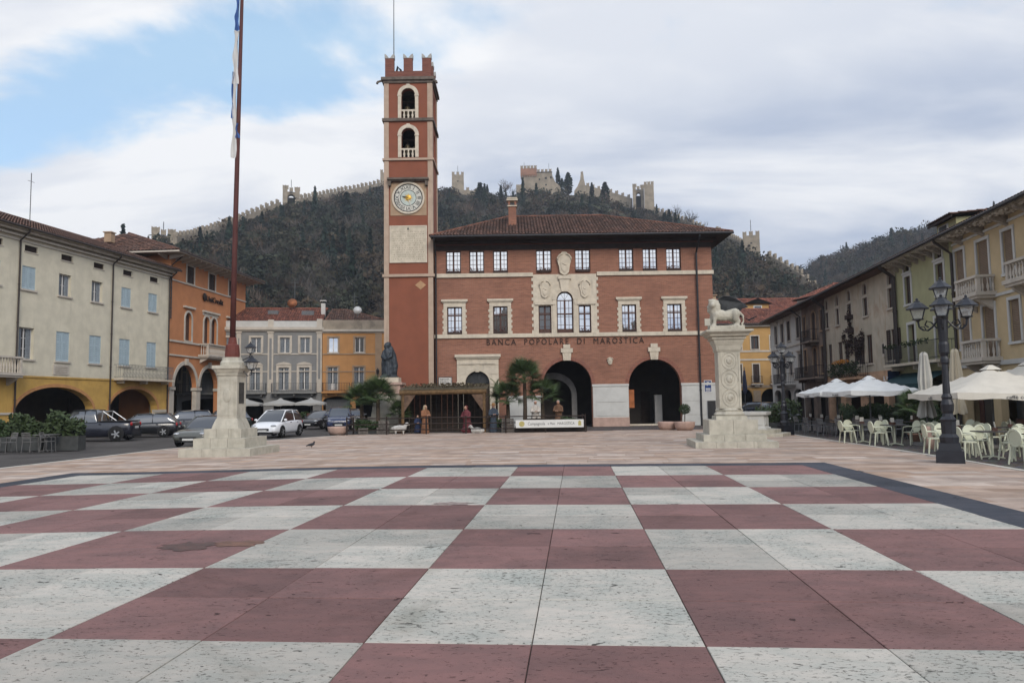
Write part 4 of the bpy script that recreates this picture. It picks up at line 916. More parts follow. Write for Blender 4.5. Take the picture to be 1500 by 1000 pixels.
# --- grey house and ochre house closing the street
O3, H3 = (-25.99, 73.0), 81.2
gh = thing('grey_house', 'grey house with white trim and iron balconies behind the white hatchback', 'house', (O3[0], O3[1], 0), place(O3, H3))
uw = [(-4.9, -3.95), (-2.2, -1.25), (.71, 1.66), (3.42, 4.36), (5.33, 6.27)]; lw = [(-4.95, -3.95), (-2.25, -1.25), (.63, 1.61), (3.32, 4.30), (5.25, 6.23)]
ga = [(-5.6, -.6), (-.2, 1.95), (2.87, 6.58)]
ops = [(a, b, 6.79, 8.27, 0) for a, b in uw]+[(a, b, 3.17, 5.35, 0) for a, b in lw]+[(a, b, GZ, 2.44, .35) for a, b in ga]
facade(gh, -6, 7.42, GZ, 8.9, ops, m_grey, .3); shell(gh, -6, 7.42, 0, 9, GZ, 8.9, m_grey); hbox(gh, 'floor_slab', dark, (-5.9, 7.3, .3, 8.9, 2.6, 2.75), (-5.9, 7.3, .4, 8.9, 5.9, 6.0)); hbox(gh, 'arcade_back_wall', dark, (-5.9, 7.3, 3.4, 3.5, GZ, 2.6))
for a, b in uw: window(gh, a, b, 6.79, 8.27, win_white, glass_dim, 2, 1, .15, sill=m_trimp, sur=m_trimp, sw=.2, cur=True)
for a, b in lw:
    w = window(gh, a, b, 3.17, 5.35, win_white, glass_dim, 2, 1, .15, sur=m_trimp, sw=.22, cur=True); MB().pz([(a-.3, 5.6), (b+.3, 5.6), (b+.05, 5.78), ((a+b)/2, 5.9), (a-.05, 5.78)], -.08, .0).build('pediment', m_trimp, w)
for u0, u1 in ((-6, -5.5), (-.62, -.2), (2.3, 2.82), (6.92, 7.42)):
    p = hbox(gh, 'pilaster', m_trimp, (u0, u1, -.1, .0, 2.9, 8.7)); hbox(p, 'pilaster_panel', m_grey, (u0+.15, u1-.15, -.115, -.102, 4.2, 8.2)); hbox(p, 'capital', m_trimp, (u0-.06, u1+.06, -.16, .0, 8.7, 8.85))
hbox(gh, 'cornice', m_trimp, (-6, 7.5, -.12, .0, 8.86, 9.0), (-6, 7.6, -.3, .0, 9.0, 9.28)); hbox(gh, 'parapet', stone_w, (-6, 7.42, -.06, .15, 9.28, 9.9)); hbox(gh, 'parapet_pier', m_trimp, (2.3, 2.82, -.12, .2, 9.28, 10.02), (6.92, 7.44, -.12, .2, 9.28, 10.1))
hbox(gh, 'string_course', m_trimp, (-6, 2.3, -.05, .0, 6.6, 6.72), (2.82, 6.92, -.05, .0, 6.6, 6.72), (-6, 2.3, -.05, .0, 4.92, 5.02), (2.82, 6.92, -.05, .0, 4.92, 5.02))
iron_rail(gh, -5.8, 2.2, 2.95, 3.82, .7, iron_g, .16, M('grey concrete slab', (.2, .2, .19), .9)); iron_rail(gh, 2.75, 6.92, 2.95, 3.82, .7, iron_g, .16, MATS['grey concrete slab'])
[hbox(gh, 'pier_cap', m_trimp, (u-.4, u+.4, -.14, .0, 1.7, 1.95)) for u in (-.4, 2.4, 7.0)]
r = gable(gh, -6, 7.5, .5, 8.5, 9.88, 1.75, .3, tile_new, seed=17, fascia=False)
sk = hbox(r, 'skylight', iron_g, (5.2, 6.4, 2.0, 3.3, 10.72, 11.15)); hbox(r, 'skylight', iron_g, (1.9, 2.9, 2.2, 3.3, 10.8, 11.2))
hbox(r, 'chimney', m_white, (7.1, 7.5, 2.2, 2.7, 10.3, 11.95), (7.0, 7.6, 2.1, 2.8, 12.15, 12.25)); k = MB(); [k.box(x, x+.08, 2.2, 2.7, 11.95, 12.15) for x in (7.1, 7.27, 7.42)]; k.build('chimney_pots', tile_new, r)
MB().tube([(4.2, 4.6, 11.6), (4.2, 4.6, 14.8)], .03, 5).tube([(3.8, 4.6, 14.0), (4.6, 4.6, 14.0)], .02, 4).tube([(3.8, 4.6, 14.4), (4.6, 4.6, 14.4)], .02, 4).build('aerial', iron_g, r)
def dish(par, c, r, mat, rz=0):
    k = MB().lathe([(.02, 0), (r*.5, .03), (r*.85, .12), (r, .2)], 16); k.v = [(x, -z, y) for x, y, z in k.v]; o = k.build('satellite_dish', mat, par, True); o.location = c; o.rotation_euler = (-.3, 0, rz)
    MB().tube([(0, 0, 0), (0, .1, -.6)], .03, 5).build('dish_mount', iron_g, o)
dish(r, (4.05, 4.0, 12.1), .5, M('rusty dish', (.28, .11, .05), .8, .3))
oh = thing('ochre_house', 'orange-ochre house with two white windows beside the clock tower', 'house', along(O3, H3, 7.46), place(O3, H3))
ops = [(.59, 1.5, 6.79, 8.27, 0), (3.12, 4.03, 6.79, 8.27, 0), (.5, 1.5, 3.1, 5.36, 0), (3.04, 4.02, 3.1, 5.36, 0), (.1, 2.7, GZ, 2.48, .4), (3.2, 5.6, GZ, 2.48, .4)]
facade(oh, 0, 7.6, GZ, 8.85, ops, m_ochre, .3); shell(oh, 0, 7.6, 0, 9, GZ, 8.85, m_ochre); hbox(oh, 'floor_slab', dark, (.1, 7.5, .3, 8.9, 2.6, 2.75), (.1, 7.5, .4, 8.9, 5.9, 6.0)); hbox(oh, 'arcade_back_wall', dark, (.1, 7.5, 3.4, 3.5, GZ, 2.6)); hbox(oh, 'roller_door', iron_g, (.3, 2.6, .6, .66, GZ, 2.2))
for a, b in ((.59, 1.5), (3.12, 4.03)): window(oh, a, b, 6.79, 8.27, win_white, glass_sky, 2, 1, .12, sill=m_trimp, sur=m_buff, sw=.16)
for a, b in ((.5, 1.5), (3.04, 4.02)): w = window(oh, a, b, 3.1, 5.36, win_white, glass_dim, 2, 1, .12, sur=m_buff, sw=.16, cur=True); hbox(w, 'lower_panel', win_white, (a+.05, b-.05, .1, .17, 3.12, 3.75))
hbox(oh, 'string_course', m_buff, (0, 7.6, -.06, .0, 6.58, 6.7), (0, 7.6, -.05, .0, 4.86, 4.96)); hbox(oh, 'corner_pilaster', m_buff, (5.1, 5.75, -.09, .0, 2.6, 8.7)); hbox(oh, 'cornice', m_trimp, (0, 7.6, -.12, .0, 8.72, 8.86), (0, 7.7, -.28, .0, 8.86, 9.06)); hbox(oh, 'parapet', M('stained parapet', (.30, .25, .19), .9, .2, 1, .3, dirt=.6), (0, 6.0, -.03, .15, 9.06, 10.0), (6.0, 7.6, -.03, .15, 9.06, 9.45))
iron_rail(oh, .05, 2.65, 2.95, 3.8, .7, iron, .15, m_ochre); iron_rail(oh, 2.85, 5.0, 2.95, 3.8, .7, iron, .15, m_ochre)
gr = gable(oh, 0, 7.6, .5, 9, 9.6, 1.95, .2, tile, hipL=.6, hipR=5.6, seed=19, fascia=False); dish(gr, (3.3, 1.6, 11.1), .42, win_white); MB().tube([(3.0, 2, 10), (3.0, 2, 13)], .025, 5).tube([(2.6, 2, 12.2), (3.4, 2, 12.2)], .02, 4).tube([(2.6, 2, 12.6), (3.4, 2, 12.6)], .02, 4).build('aerial', iron_g, gr)
wl = MB().tube([(5.35, -.1, 4.2), (5.35, -.5, 4.3), (5.35, -.5, 4.6)], .025, 5).build('wall_lamp', iron, oh); MB().lathe([(.1, 0), (.17, .35), (.2, .38), (.05, .55), (.02, .62)], 6, (5.35, -.5, 4.6)).build('lantern', iron, wl)
# --- right-hand row: local u runs towards the viewer; origin OR at u' = 0
OR, HR = (20.82, 31.0), 6.7
def rrow(name, label, ufar): return thing(name, label, 'house', along(OR, HR, ufar), place(OR, HR, True))
def eaves(h, Wd, zt, pr=.75, mat=None, br=True, bm=None, step=1.15):
    hbox(h, 'soffit', mat or m_trimp, (0, Wd, -pr, .0, zt-.12, zt-.04))
    if br:
        n = int(Wd/step)
        for i in range(n): u = (i+.5)*Wd/n; k = MB(); k.prism([(u-.11, .0, zt-.122), (u-.11, -pr*.9, zt-.122), (u-.11, -pr*.85, zt-.24), (u-.11, -pr*.3, zt-.42), (u-.11, .0, zt-.55)], (.22, 0, 0)); k.build('eave_bracket', bm or m_trimp, h)
ZR = 9.34
# peach house: u' 5.35 -> -9
ph = rrow('peach_house', 'peach house with stone balustrade balconies above the cream parasols', 5.35); PW = 16.0
uu = [(.2, 1.1), (2.33, 3.36), (4.58, 5.38), (6.7, 7.6), (8.9, 9.9), (11.2, 12.1)]
ops = [(a, b, 6.3 if i in (1, 3) else 6.82, 8.6, 0) for i, (a, b) in enumerate(uu)]+[(a+.2, b+.2, 3.4 if i in (1, 4) else 3.92, 5.66, 0) for i, (a, b) in enumerate(uu)]+[(.5, 2.9, GZ, 2.6, 0), (3.6, 7.2, GZ, 2.6, 0), (8, 12, GZ, 2.6, 0)]
facade(ph, 0, PW, GZ, ZR, ops, m_peach, .3); shell(ph, 0, PW, 0, 10, GZ, ZR, m_peach); hbox(ph, 'floor_slab', dark, (.1, PW-.1, .3, 9.9, 2.85, 3.0), (.1, PW-.1, .4, 9.9, 6.0, 6.1)); hbox(ph, 'shop_back_wall', M('shop interior', (.03, .02, .014), .9, .3), (.1, PW-.1, 2.6, 2.7, GZ, 2.8))
m_blind = M('brown blinds', (.20, .145, .10), .8, .1, 4, .1)
for i, (a, b) in enumerate(uu):
    window(ph, a, b, 6.3 if i in (1, 3) else 6.82, 8.6, win_white, glass_dim, 2, 1, .2, sill=stone_w, sur=stone_w, sw=.14, blind=m_blind)
    window(ph, a+.2, b+.2, 3.4 if i in (1, 4) else 3.92, 5.66, win_white, glass_dim, 2, 1, .2, sill=stone_w, sur=stone_w, sw=.14, blind=m_blind)
hbox(ph, 'string_course', stone_w, (0, PW, -.07, .0, 5.95, 6.07)); hbox(ph, 'string_course', stone_w, (0, PW, -.09, .0, 3.0, 3.2)); hbox(ph, 'cornice', stone_w, (0, PW, -.07, .0, 8.92, 9.02))
stone_balcony(ph, 1.75, 3.75, 6.2, 6.95, .75, m_trimp); stone_balcony(ph, 1.95, 3.9, 3.35, 4.15, .75, m_trimp); stone_balcony(ph, 6.1, 8.2, 6.3, 7.05, .75, m_trimp)
hbox(ph, 'shop_front', win_brown, (.6, 1.0, .5, .6, GZ, 2.6), (2.5, 2.8, .5, .6, GZ, 2.6), (3.7, 7.1, .5, .56, GZ, .7), (5.2, 5.4, .5, .6, GZ, 2.6)); hbox(ph, 'shop_glass', glass_dim, (3.7, 7.1, .56, .58, .7, 2.55), (1.0, 2.5, .54, .56, GZ, 2.55))
m_relief = M('painted eave relief', (.30, .26, .21), .9, .3, 6, .6, 14, dirt=.5)
eaves(ph, PW, ZR, .85, m_relief, True, m_relief, 1.9); k = MB(); R = random.Random(2)
for i in range(150): k.ball((R.uniform(.3, 9), R.uniform(-.8, -.15), ZR-.13), (R.uniform(.05, .12), R.uniform(.05, .1), .06), 6, 4)
k.build('stucco_rosettes', m_trimp, ph, True, kind='stuff')
gable(ph, 0, PW, 0, 10, ZR, 2.3, .9, seed=23, fm=iron); downpipe(ph, .06, GZ, ZR-.05, -.12, .75, .07); 
dish(ph, (3.3, 2.6, 11.4), .55, win_white, -.5); MB().tube([(3.3, 2.6, 10.4), (3.3, 2.6, 13.6)], .025, 5).tube([(2.9, 2.6, 13.0), (3.7, 2.6, 13.0)], .015, 4).tube([(3.0, 2.6, 13.3), (3.6, 2.6, 13.3)], .015, 4).build('aerial', iron_g, ph)
# green house: 12.62 -> 5.37
gn = rrow('green_house', 'narrow olive-green house with dormer and dark iron balcony next to the peach house', 12.62); GW = 7.23
gu = [(1.3, 2.15), (5.3, 6.2)]
ops = [(a, b, 6.82, 8.37, 0) for a, b in gu]+[(a-.05, b-.05, 8.62, 9.2, 0) for a, b in gu]+[(1.45, 2.35, 3.55, 5.66, 0), (4.9, 5.8, 3.55, 5.66, 0), (.8, 3.2, GZ, 2.5, 0), (4.0, 6.6, GZ, 2.5, 0)]
facade(gn, 0, GW, GZ, ZR, ops, m_green, .3); shell(gn, 0, GW, 0, 10, GZ, ZR, m_green); hbox(gn, 'floor_slab', dark, (.1, GW-.1, .3, 9.9, 2.85, 3.0), (.1, GW-.1, .4, 9.9, 6.0, 6.1)); hbox(gn, 'shop_back_wall', MATS['shop interior'], (.1, GW-.1, 2.6, 2.7, GZ, 2.8))
for a, b in gu:
    window(gn, a, b, 6.82, 8.37, win_brown, glass_dim, 2, 2, .1, sill=stone_w, sur=stone_w, sw=.15); window(gn, a-.05, b-.05, 8.62, 9.2, win_brown, glass_dim, 2, 1, .15, sill=stone_w, sur=stone_w, sw=.1)
for a, b in ((1.45, 2.35), (4.9, 5.8)): window(gn, a, b, 3.55, 5.66, win_brown, glass_dim, 2, 2, .2, sur=stone_w, sw=.15)
b = iron_rail(gn, .1, 6.9, 3.5, 4.48, .85, iron, .13)
m_leafd = M('dark balcony plants', (.028, .045, .016), .8, .4, 12, 0)
def leaves(m, R, c, r, n, s, flat=False):
    """n small leaf faces scattered in an ellipsoid"""
    for i in range(n):
        while True:
            p = Vector((R.uniform(-1, 1), R.uniform(-1, 1), R.uniform(-1, 1)))
            if .15 < p.length < 1: break
        q = Vector((c[0]+p.x*r[0], c[1]+p.y*r[1], c[2]+p.z*r[2])); a = Vector((R.gauss(0, 1), R.gauss(0, 1), R.gauss(0, .7))).normalized(); b_ = a.orthogonal().normalized(); b_ = (b_*math.cos(i)+a.cross(b_)*math.sin(i)); l = s*R.uniform(.6, 1.3)
        m.poly([q-a*l, q+b_*l*.45, q+a*l, q-b_*l*.45])
    return m
m = MB(); R = random.Random(8); [leaves(m, R, (u, -.85, 4.5), (.35, .22, .16), 46, .08) for u in (.6, 1.4, 3.2, 3.9, 4.6, 5.5)]; m.build('balcony_plants', m_leafd, b)
aw = MB(); aw.poly([(.4, -.05, 3.0), (6.6, -.05, 3.0), (6.6, -1.5, 2.35), (.4, -1.5, 2.35)]); aw.poly([(.4, -1.5, 2.35), (6.6, -1.5, 2.35), (6.6, -1.5, 2.12), (.4, -1.5, 2.12)]); aw.poly([(.4, -.05, 3.0), (.4, -1.5, 2.35), (.4, -.05, 2.35)]); aw = aw.build('awning', m_teal, gn)
bs = hbox(gn, 'projecting_sign', M('sign navy', (.015, .03, .07), .5), (.1, .16, -.75, -.1, 2.5, 3.2)); link('letter', text_mesh('B', .5, .01, win_white, 'letter'), bs, loc=(.095, -.42, 2.86)); bs.children[0].rotation_euler = (0, 0, -PI/2)
lg = MB().pz([(1.0, 2.62), (1.0, 2.86), (1.12, 2.86), (1.12, 2.7), (1.25, 2.62)], -1.3, -1.28).pz([(1.4, 2.62), (1.5, 2.86), (1.6, 2.76), (1.72, 2.8)], -1.3, -1.28).build('awning_mark', win_white, aw)
eaves(gn, GW, ZR, .8, m_trimp, True, m_relief, .9); r = gable(gn, 0, GW, 0, 10, ZR, 2.3, .88, seed=29, fm=iron); downpipe(gn, .1, GZ, ZR-.05, -.12, .7, .07)
dm = hbox(gn, 'dormer', m_green, (3.6, 5.8, .9, 4.4, 9.5, 10.72)); k = MB(); k.poly([(3.3, .6, 10.76), (6.1, .6, 10.76), (6.1, 4.5, 11.06), (3.3, 4.5, 11.06)]); k.box(3.3, 6.1, .55, .6, 10.66, 10.78); k.build('dormer_roof', dark_wood, dm); k = MB(); tiles(k, (3.3, .5, 10.79), (1, 0, 0), (0, 1, .08), 2.8, lambda u: (0, 4), .23, .42, 4); k.build('roof_tiles', tile, dm, kind='stuff'); hbox(dm, 'dormer_window', stone_w, (3.85, 4.95, .86, .9, 10.0, 10.6)); hbox(dm, 'pane', glass_dim, (3.98, 4.82, .84, .86, 10.06, 10.54))
# weathered house: 26.8 -> 12.64
wh = rrow('weathered_house', 'peeling cream house with little arched top windows and flower boxes behind the white parasols', 26.8); WW = 14.14
tu = [(.15, 1.0), (2.75, 3.55), (5.4, 6.25), (8.55, 9.45), (12.9, 13.75)]; lu = [(.5, 1.4), (2.9, 3.85), (4.3, 5.3), (7.1, 7.95), (8.85, 9.85), (13.05, 14.05)]
ops = [(a, b, 6.92, 8.1, 0) for a, b in tu]+[(a+.05, b-.05, 8.32, 9.06, .36) for a, b in tu]+[(a, b, 3.85, 5.66, 0) for a, b in lu]+[(.6, 3.0, GZ, 2.3, .4), (4.2, 7.2, GZ, 2.3, .5), (8.6, 11.4, GZ, 2.3, .5), (12.2, 13.6, GZ, 2.3, 0)]
facade(wh, 0, WW, 3.3, ZR, [o for o in ops if o[2] > 1], m_old, .3); facade(wh, 0, WW, GZ, 3.3, [o for o in ops if o[2] < 1], m_old_low, .35, 0); shell(wh, 0, WW, 0, 10, GZ, ZR, m_old); hbox(wh, 'floor_slab', dark, (.1, WW-.1, .3, 9.9, 2.85, 3.0), (.1, WW-.1, .4, 9.9, 6.0, 6.1)); hbox(wh, 'shop_back_wall', MATS['shop interior'], (.1, WW-.1, 1.6, 1.7, GZ, 2.8))
for a, b in tu: window(wh, a, b, 6.92, 8.1, win_brown, glass_dim, 2, 2, .08, sill=m_trimp, sur=m_trimp, sw=.1); window(wh, a+.05, b-.05, 8.32, 9.06, win_brown, glass_dim, 2, 1, .08, rise=.36, sur=m_trimp, sw=.1)
for i, (a, b) in enumerate(lu): window(wh, a, b, 3.85, 5.66, win_brown, glass_dim, 2, 2, .08, sill=m_trimp, shut=(m_brsh, 'open') if i in (3, 5) else None)
hbox(wh, 'niche', m_trimp, (11.6, 12.1, -.05, .0, 4.1, 5.0)); hbox(wh, 'niche_pane', glass_dim, (11.7, 12.0, -.06, -.05, 4.3, 4.9))
b = iron_rail(wh, 3.6, 9.2, 3.0, 3.9, .8, iron, .14, m_old_low); m = MB(); R = random.Random(12); [leaves(m, R, (u, -.82, 3.55), (.5, .25, .55), 120, .09) for u in (3.9, 4.8, 5.7, 6.6, 7.5, 8.4, 9.0)]; m.build('balcony_plants', m_leafd, b)
m = MB(); [leaves(m, R, (u, -.9, 4.1), (.5, .22, .16), 90, .06) for u in (5.2, 6.3, 7.2)]; m.build('orange_flowers', M('orange flowers', (.5, .2, .03), .8, .3, 20, 0), b)
m = MB(); m_vine = M('purple creeper', (.050, .034, .030), .9, .5, 14, 0)
for (u, z, ru, rz_, n) in ((6.2, 5.6, .5, 1.1, 260), (6.0, 7.0, .25, .9, 120), (7.4, 4.9, .5, .9, 220), (8.3, 5.4, .35, .8, 150), (5.4, 5.0, .4, .7, 120), (4.6, 5.9, .25, .5, 60)): leaves(m, R, (u, -.12, z), (ru, .14, rz_), n, .10)
for z in (6.4, 7.3): m.box(5.8, 6.5, -.35, .0, z-.3, z)
m.build('creeper', m_vine, wh); hbox(wh, 'air_conditioner', win_white, (8.0, 8.7, -.35, -.02, 2.0, 2.55)); MB().tube([(8.28, -.36, 2.27), (8.28, -.37, 2.27)], .2, 14).build('fan_grille', iron, wh)
eaves(wh, WW, ZR, .8, M('brown soffit', (.12, .07, .05), .9, .2), False); gable(wh, 0, WW, 0, 10, ZR, 2.3, .88, seed=31, fm=iron); downpipe(wh, WW-.12, GZ, ZR-.05, -.12, .7, .07); downpipe(wh, .2, 3, ZR-.05, -.12, .7, .06)
# sooty house 33.5 -> 26.82 and white house 44.6 -> 33.52
sh = rrow('sooty_house', 'narrow soot-stained brown house with iron balconies between weathered and white houses', 33.5); SW = 6.66
ops = [(.35, 1.2, 6.9, 8.5, 0), (3.0, 4.2, 6.3, 8.6, .5), (5.4, 6.2, 6.9, 8.5, 0), (.35, 1.2, 3.9, 5.7, 0), (3.0, 4.2, 3.4, 5.7, .5), (5.2, 6.2, 3.6, 5.66, 0), (.6, 2.6, GZ, 2.4, .4), (3.6, 6.0, GZ, 2.4, .4)]
facade(sh, 0, SW, GZ, ZR, ops, m_shab, .3); shell(sh, 0, SW, 0, 10, GZ, ZR, m_shab); hbox(sh, 'backing', dark, (.1, SW-.1, .5, .6, GZ, 9.2))
for a, b, c, d, r in ops[:6]: window(sh, a, b, c, d, win_brown, glass_dim, 2, 2, .08, rise=r, sur=m_buff, sw=.12, sill=m_buff)
iron_rail(sh, 2.3, 4.9, 6.2, 7.1, .7, iron, .15, m_shab); iron_rail(sh, .2, 6.2, 3.3, 4.2, .8, iron, .15, m_shab); eaves(sh, SW, ZR, .8, MATS['brown soffit'], False); gable(sh, 0, SW, 0, 10, ZR, 2.3, .88, seed=37, fm=iron); downpipe(sh, SW-.1, GZ, ZR-.05, -.12, .7, .07)
wt = rrow('white_house', 'dirty white house ending the row of houses behind the café terrace', 45.6); TW = 12.08
c4 = [(1.9, 3.0), (4.4, 5.6), (6.9, 8.1), (10.2, 11.3)]
ops = [(a, b, 6.9, 8.7, 0) for a, b in c4]+[(a+.3, b+.3, 3.75, 5.5, 0) for a, b in c4]+[(.8, 3.6, GZ, 2.5, .5), (4.6, 7.4, GZ, 2.5, .5), (8.4, 11.4, GZ, 2.5, .5)]
facade(wt, 0, TW, GZ, ZR, ops, m_white, .3); shell(wt, 0, TW, 0, 10, GZ, ZR, m_white); hbox(wt, 'backing', dark, (.1, TW-.1, 1.5, 1.6, GZ, 9.2))
for a, b in c4:
    window(wt, a, b, 6.9, 8.7, win_brown, glass_dim, 2, 2, .08, sill=m_trimp, sur=m_trimp, sw=.14, hood=True, shut=(m_brsh, 'closed') if a > 6 else None); window(wt, a+.3, b+.3, 3.75, 5.5, win_brown, glass_dim, 2, 2, .08, sill=m_trimp, sur=m_trimp, sw=.14, hood=True)
hbox(wt, 'string_course', m_trimp, (0, TW, -.07, .0, 6.3, 6.45)); iron_rail(wt, 4.2, 9.2, 3.0, 3.9, .8, iron, .15, m_white); eaves(wt, TW, ZR, .8, MATS['brown soffit'], False); gable(wt, -.4, TW, 0, 10, ZR, 2.3, .88, hipL=4, seed=41, fm=iron); downpipe(wt, TW-.1, GZ, ZR-.05, -.12, .7, .07)
# --- golden house beyond the lion column, and a gabled one behind it
yh = thing('golden_house', 'golden-yellow house with dark arcade at the end of the street behind the lion column', 'house', (20.0, 85, 0), 0); YW = 14.0
wu = [(.6, 1.45), (2.8, 3.65), (5.0, 5.8), (6.9, 7.74), (9.05, 9.9), (11.6, 12.5)]
ops = [(a, b, 7.24, 8.7, 0) for a, b in wu]+[(a+.1, b-.05, 3.45, 5.55, 0) for a, b in wu]+[(a, b, GZ, 2.8, 1.1) for a, b in ((.4, 2.6), (3.0, 5.0), (5.3, 6.9), (7.8, 9.9), (10.6, 13))]
facade(yh, 0, YW, GZ, 10.0, ops, m_yel2, .3); shell(yh, 0, YW, 0, 9, GZ, 10, m_yel2); hbox(yh, 'backing', dark, (.1, YW-.1, 2.5, 2.6, GZ, 9.9))
for a, b in wu: window(yh, a, b, 7.24, 8.7, win_brown, glass_dim, 2, 1, .15, sur=m_trimp, sw=.12, sill=m_trimp); window(yh, a+.1, b-.05, 3.45, 5.55, win_brown, glass_dim, 2, 1, .1, sur=m_trimp, sw=.12, shut=(m_brsh, 'closed')); iron_rail(yh, a-.15, b+.2, 3.36, 4.2, .3, iron, .14, m_trimp)
hbox(yh, 'string_course', m_trimp, (0, YW, -.06, .0, 6.9, 7.1), (0, YW, -.06, .0, 5.95, 6.15)); hbox(yh, 'cornice', m_trimp, (0, YW, -.3, .0, 9.75, 10.0)); hbox(yh, 'ground_floor_render', M('arcade stone', (.33, .25, .17), .9, .15), (.0, .39, -.05, .0, GZ, 3.2), (6.95, 7.75, -.05, .0, GZ, 2.6), (.0, YW, -.05, .0, 2.9, 3.2))
gable(yh, -.3, YW+.3, 0, 9, 10.05, 2.2, .5, tile_new, hipL=0, hipR=0, seed=43)
yb = thing('gabled_house', 'yellow gabled house with dormer and chimney rising behind the golden house', 'house', (25.5, 97, 0), 0)
hbox(yb, 'wall', m_yel2, (0, 14, 0, 10, 9, 12.2)); MB().prism([(0, 0, 12.2), (0, 10, 12.2), (0, 5, 15.2)], (.3, 0, 0)).build('gable_wall', m_yel2, yb); hbox(yb, 'lower_wall', m_yel2, (0, 14, .0, 10, GZ, 8.99))
r = gable(yb, -.4, 14.4, 0, 10, 12.2, 2.9, .5, tile_new, seed=47); hbox(r, 'chimney', m_buff, (.7, 1.5, 2.2, 3.0, 13.2, 15.2), (.55, 1.65, 2.05, 3.15, 15.3, 15.42)); d = hbox(r, 'dormer', m_yel2, (5.2, 8.2, 1.6, 4.5, 12.6, 14.1)); MB().prism([(4.8, 1.2, 14.05), (8.6, 1.2, 14.05), (6.7, 1.2, 14.75)], (0, 4, 0)).build('dormer_roof', tile_new, d); hbox(d, 'dormer_window', win_white, (6.2, 7.3, 1.55, 1.6, 12.9, 13.85)); hbox(d, 'pane', glass_dim, (6.3, 7.2, 1.53, 1.55, 13.0, 13.75))
bb = thing('rooftop_house', 'pale house whose tiled roof peeps over the white house ridge', 'house', (38, 88, 0), .2); hbox(bb, 'wall', m_white, (0, 9, 0, 8, GZ, 14.0)); r = gable(bb, -.5, 9.5, 0, 8, 14.05, 1.6, .6, tile_new, hipL=3, hipR=3, seed=51); hbox(r, 'chimney', m_white, (6.2, 7.6, 2, 3, 14.6, 16.8))
wr = thing('low_shed', 'low pale-roofed outbuilding between the ochre house and the clock tower', 'shed', (-14.2, 84, 0), 0); hbox(wr, 'wall', m_trimp, (0, 6.5, 0, 5, GZ, 9.6)); gable(wr, -.3, 6.8, 0, 5, 9.65, 1.3, .4, M('pale sheet roof', (.38, .36, .31), .8, .15, 3, .2, tint=True), hipR=0, seed=53, fascia=False)
# ------------------------------------------------------------------ monuments
def at(x, y, dz=0): return (x, y, G(x, y)+dz)
fl = thing('flagpole_monument', 'flagpole with furled blue and white flag on a carved stone pedestal', 'flagpole', at(-10.85, 29.3), -BA)
for i, (w, z0, z1) in enumerate(((2.75, -.05, .30), (2.0, .30, .66), (1.46, .66, 1.0))):
    n = 3
    for k in range(n):
        g = .006; d = w; x0 = -w/2+w*k/n; hbox(fl, 'step_block', stone_old, (x0+g, x0+w/n-g, -d/2, d/2, z0+.002, z1))
MB().frustum((0, 0), 1.06, 1.06, 1.0, 1.0, 1.0, 1.12).frustum((0, 0), 1.0, 1.0, 1.12, .82, .82, 1.38).build('base_moulding', stone_old, fl)
sh_ = hbox(fl, 'shaft', stone_old, (-.39, .39, -.39, .39, 1.38, 3.0))
MB().frustum((0, 0), .82, .82, 3.0, .88, .88, 3.06).box(-.41, .41, -.41, .41, 3.06, 3.12).frustum((0, 0), .86, .86, 3.12, 1.04, 1.04, 3.28).box(-.55, .55, -.55, .55, 3.28, 3.40).lathe([(.44, 3.40), (.44, 3.52), (.38, 3.6), (.36, 3.72)], 16).build('capital', stone_old, fl)
hbox(sh_, 'bronze_tablet', M('bronze tablet', (.07, .07, .065), .5, .3, 9, .3, metal=.4), (.392, .41, -.24, .18, 1.95, 2.75)); k = MB(); ring_bars(k, -.31, .31, 1.5, 2.88, .05, -.405, -.391); k.build('carved_border', stone_old, sh_); k = MB().ball((0, -.39, 2.25), (.17, .035, .26), 12, 8); k.build('carved_shield', stone_old, sh_, True)
m_mast = M('oxide red mast paint', (.085, .028, .024), .7, .15, 2, .1, dirt=.3, dcol=(.06, .02, .02))
MB().lathe([(.27, 3.72), (.28, 3.85), (.25, 4.2), (.17, 4.25), (.14, 4.5)], 12).build('mast_socket', M('red socket', (.14, .04, .03), .7, .2), fl)
MB().tube([(0, 0, 4.4), (.03, 0, 8), (.1, 0, 13), (.22, 0, 21)], [.11, .10, .085, .055], 10).build('mast', m_mast, fl, True)
m_fw = M('flag white cloth', (.56, .55, .53), .9, .06, 2, .2); m_fb = M('flag blue cloth', (.05, .11, .30), .9, .1, 2, .2)
def cloth(z0, z1, x, w, mat, ph):
    k = MB(); n = 14
    for i in range(n+1):
        z = z0+(z1-z0)*i/n; s = math.sin(i*.5+ph)*.03
        ww = w*(.75+.25*math.sin(i*.9+ph))
        k.v += [(x+s+ww*(-.5+.25*j), -.09-.07*math.cos(j*2.3+i*.3), z) for j in range(5)]
    k.f = [(i*5+j, i*5+j+1, i*5+6+j, i*5+5+j) for i in range(n) for j in range(4)]
    return k.build('flag_fold', mat, fl, True)
cloth(11.6, 14.6, -.02, .26, m_fw, 0); cloth(14.6, 16.8, .0, .28, m_fw, 1); cloth(16.8, 18.2, .03, .2, m_fb, 2); cloth(18.2, 21, .08, .22, m_fw, 1); cloth(13.2, 15.1, -.1, .12, m_fb, .5); cloth(12.4, 13.0, .1, .14, m_fb, .3)
m_lglass, _b = new_mat('lantern glass'); L(mixc(noise(coords(), 5, 3), (.5, .52, .52, 1), (.6, .62, .62, 1)), _b.inputs['Base Color']); _b.inputs['Roughness'].default_value = .1
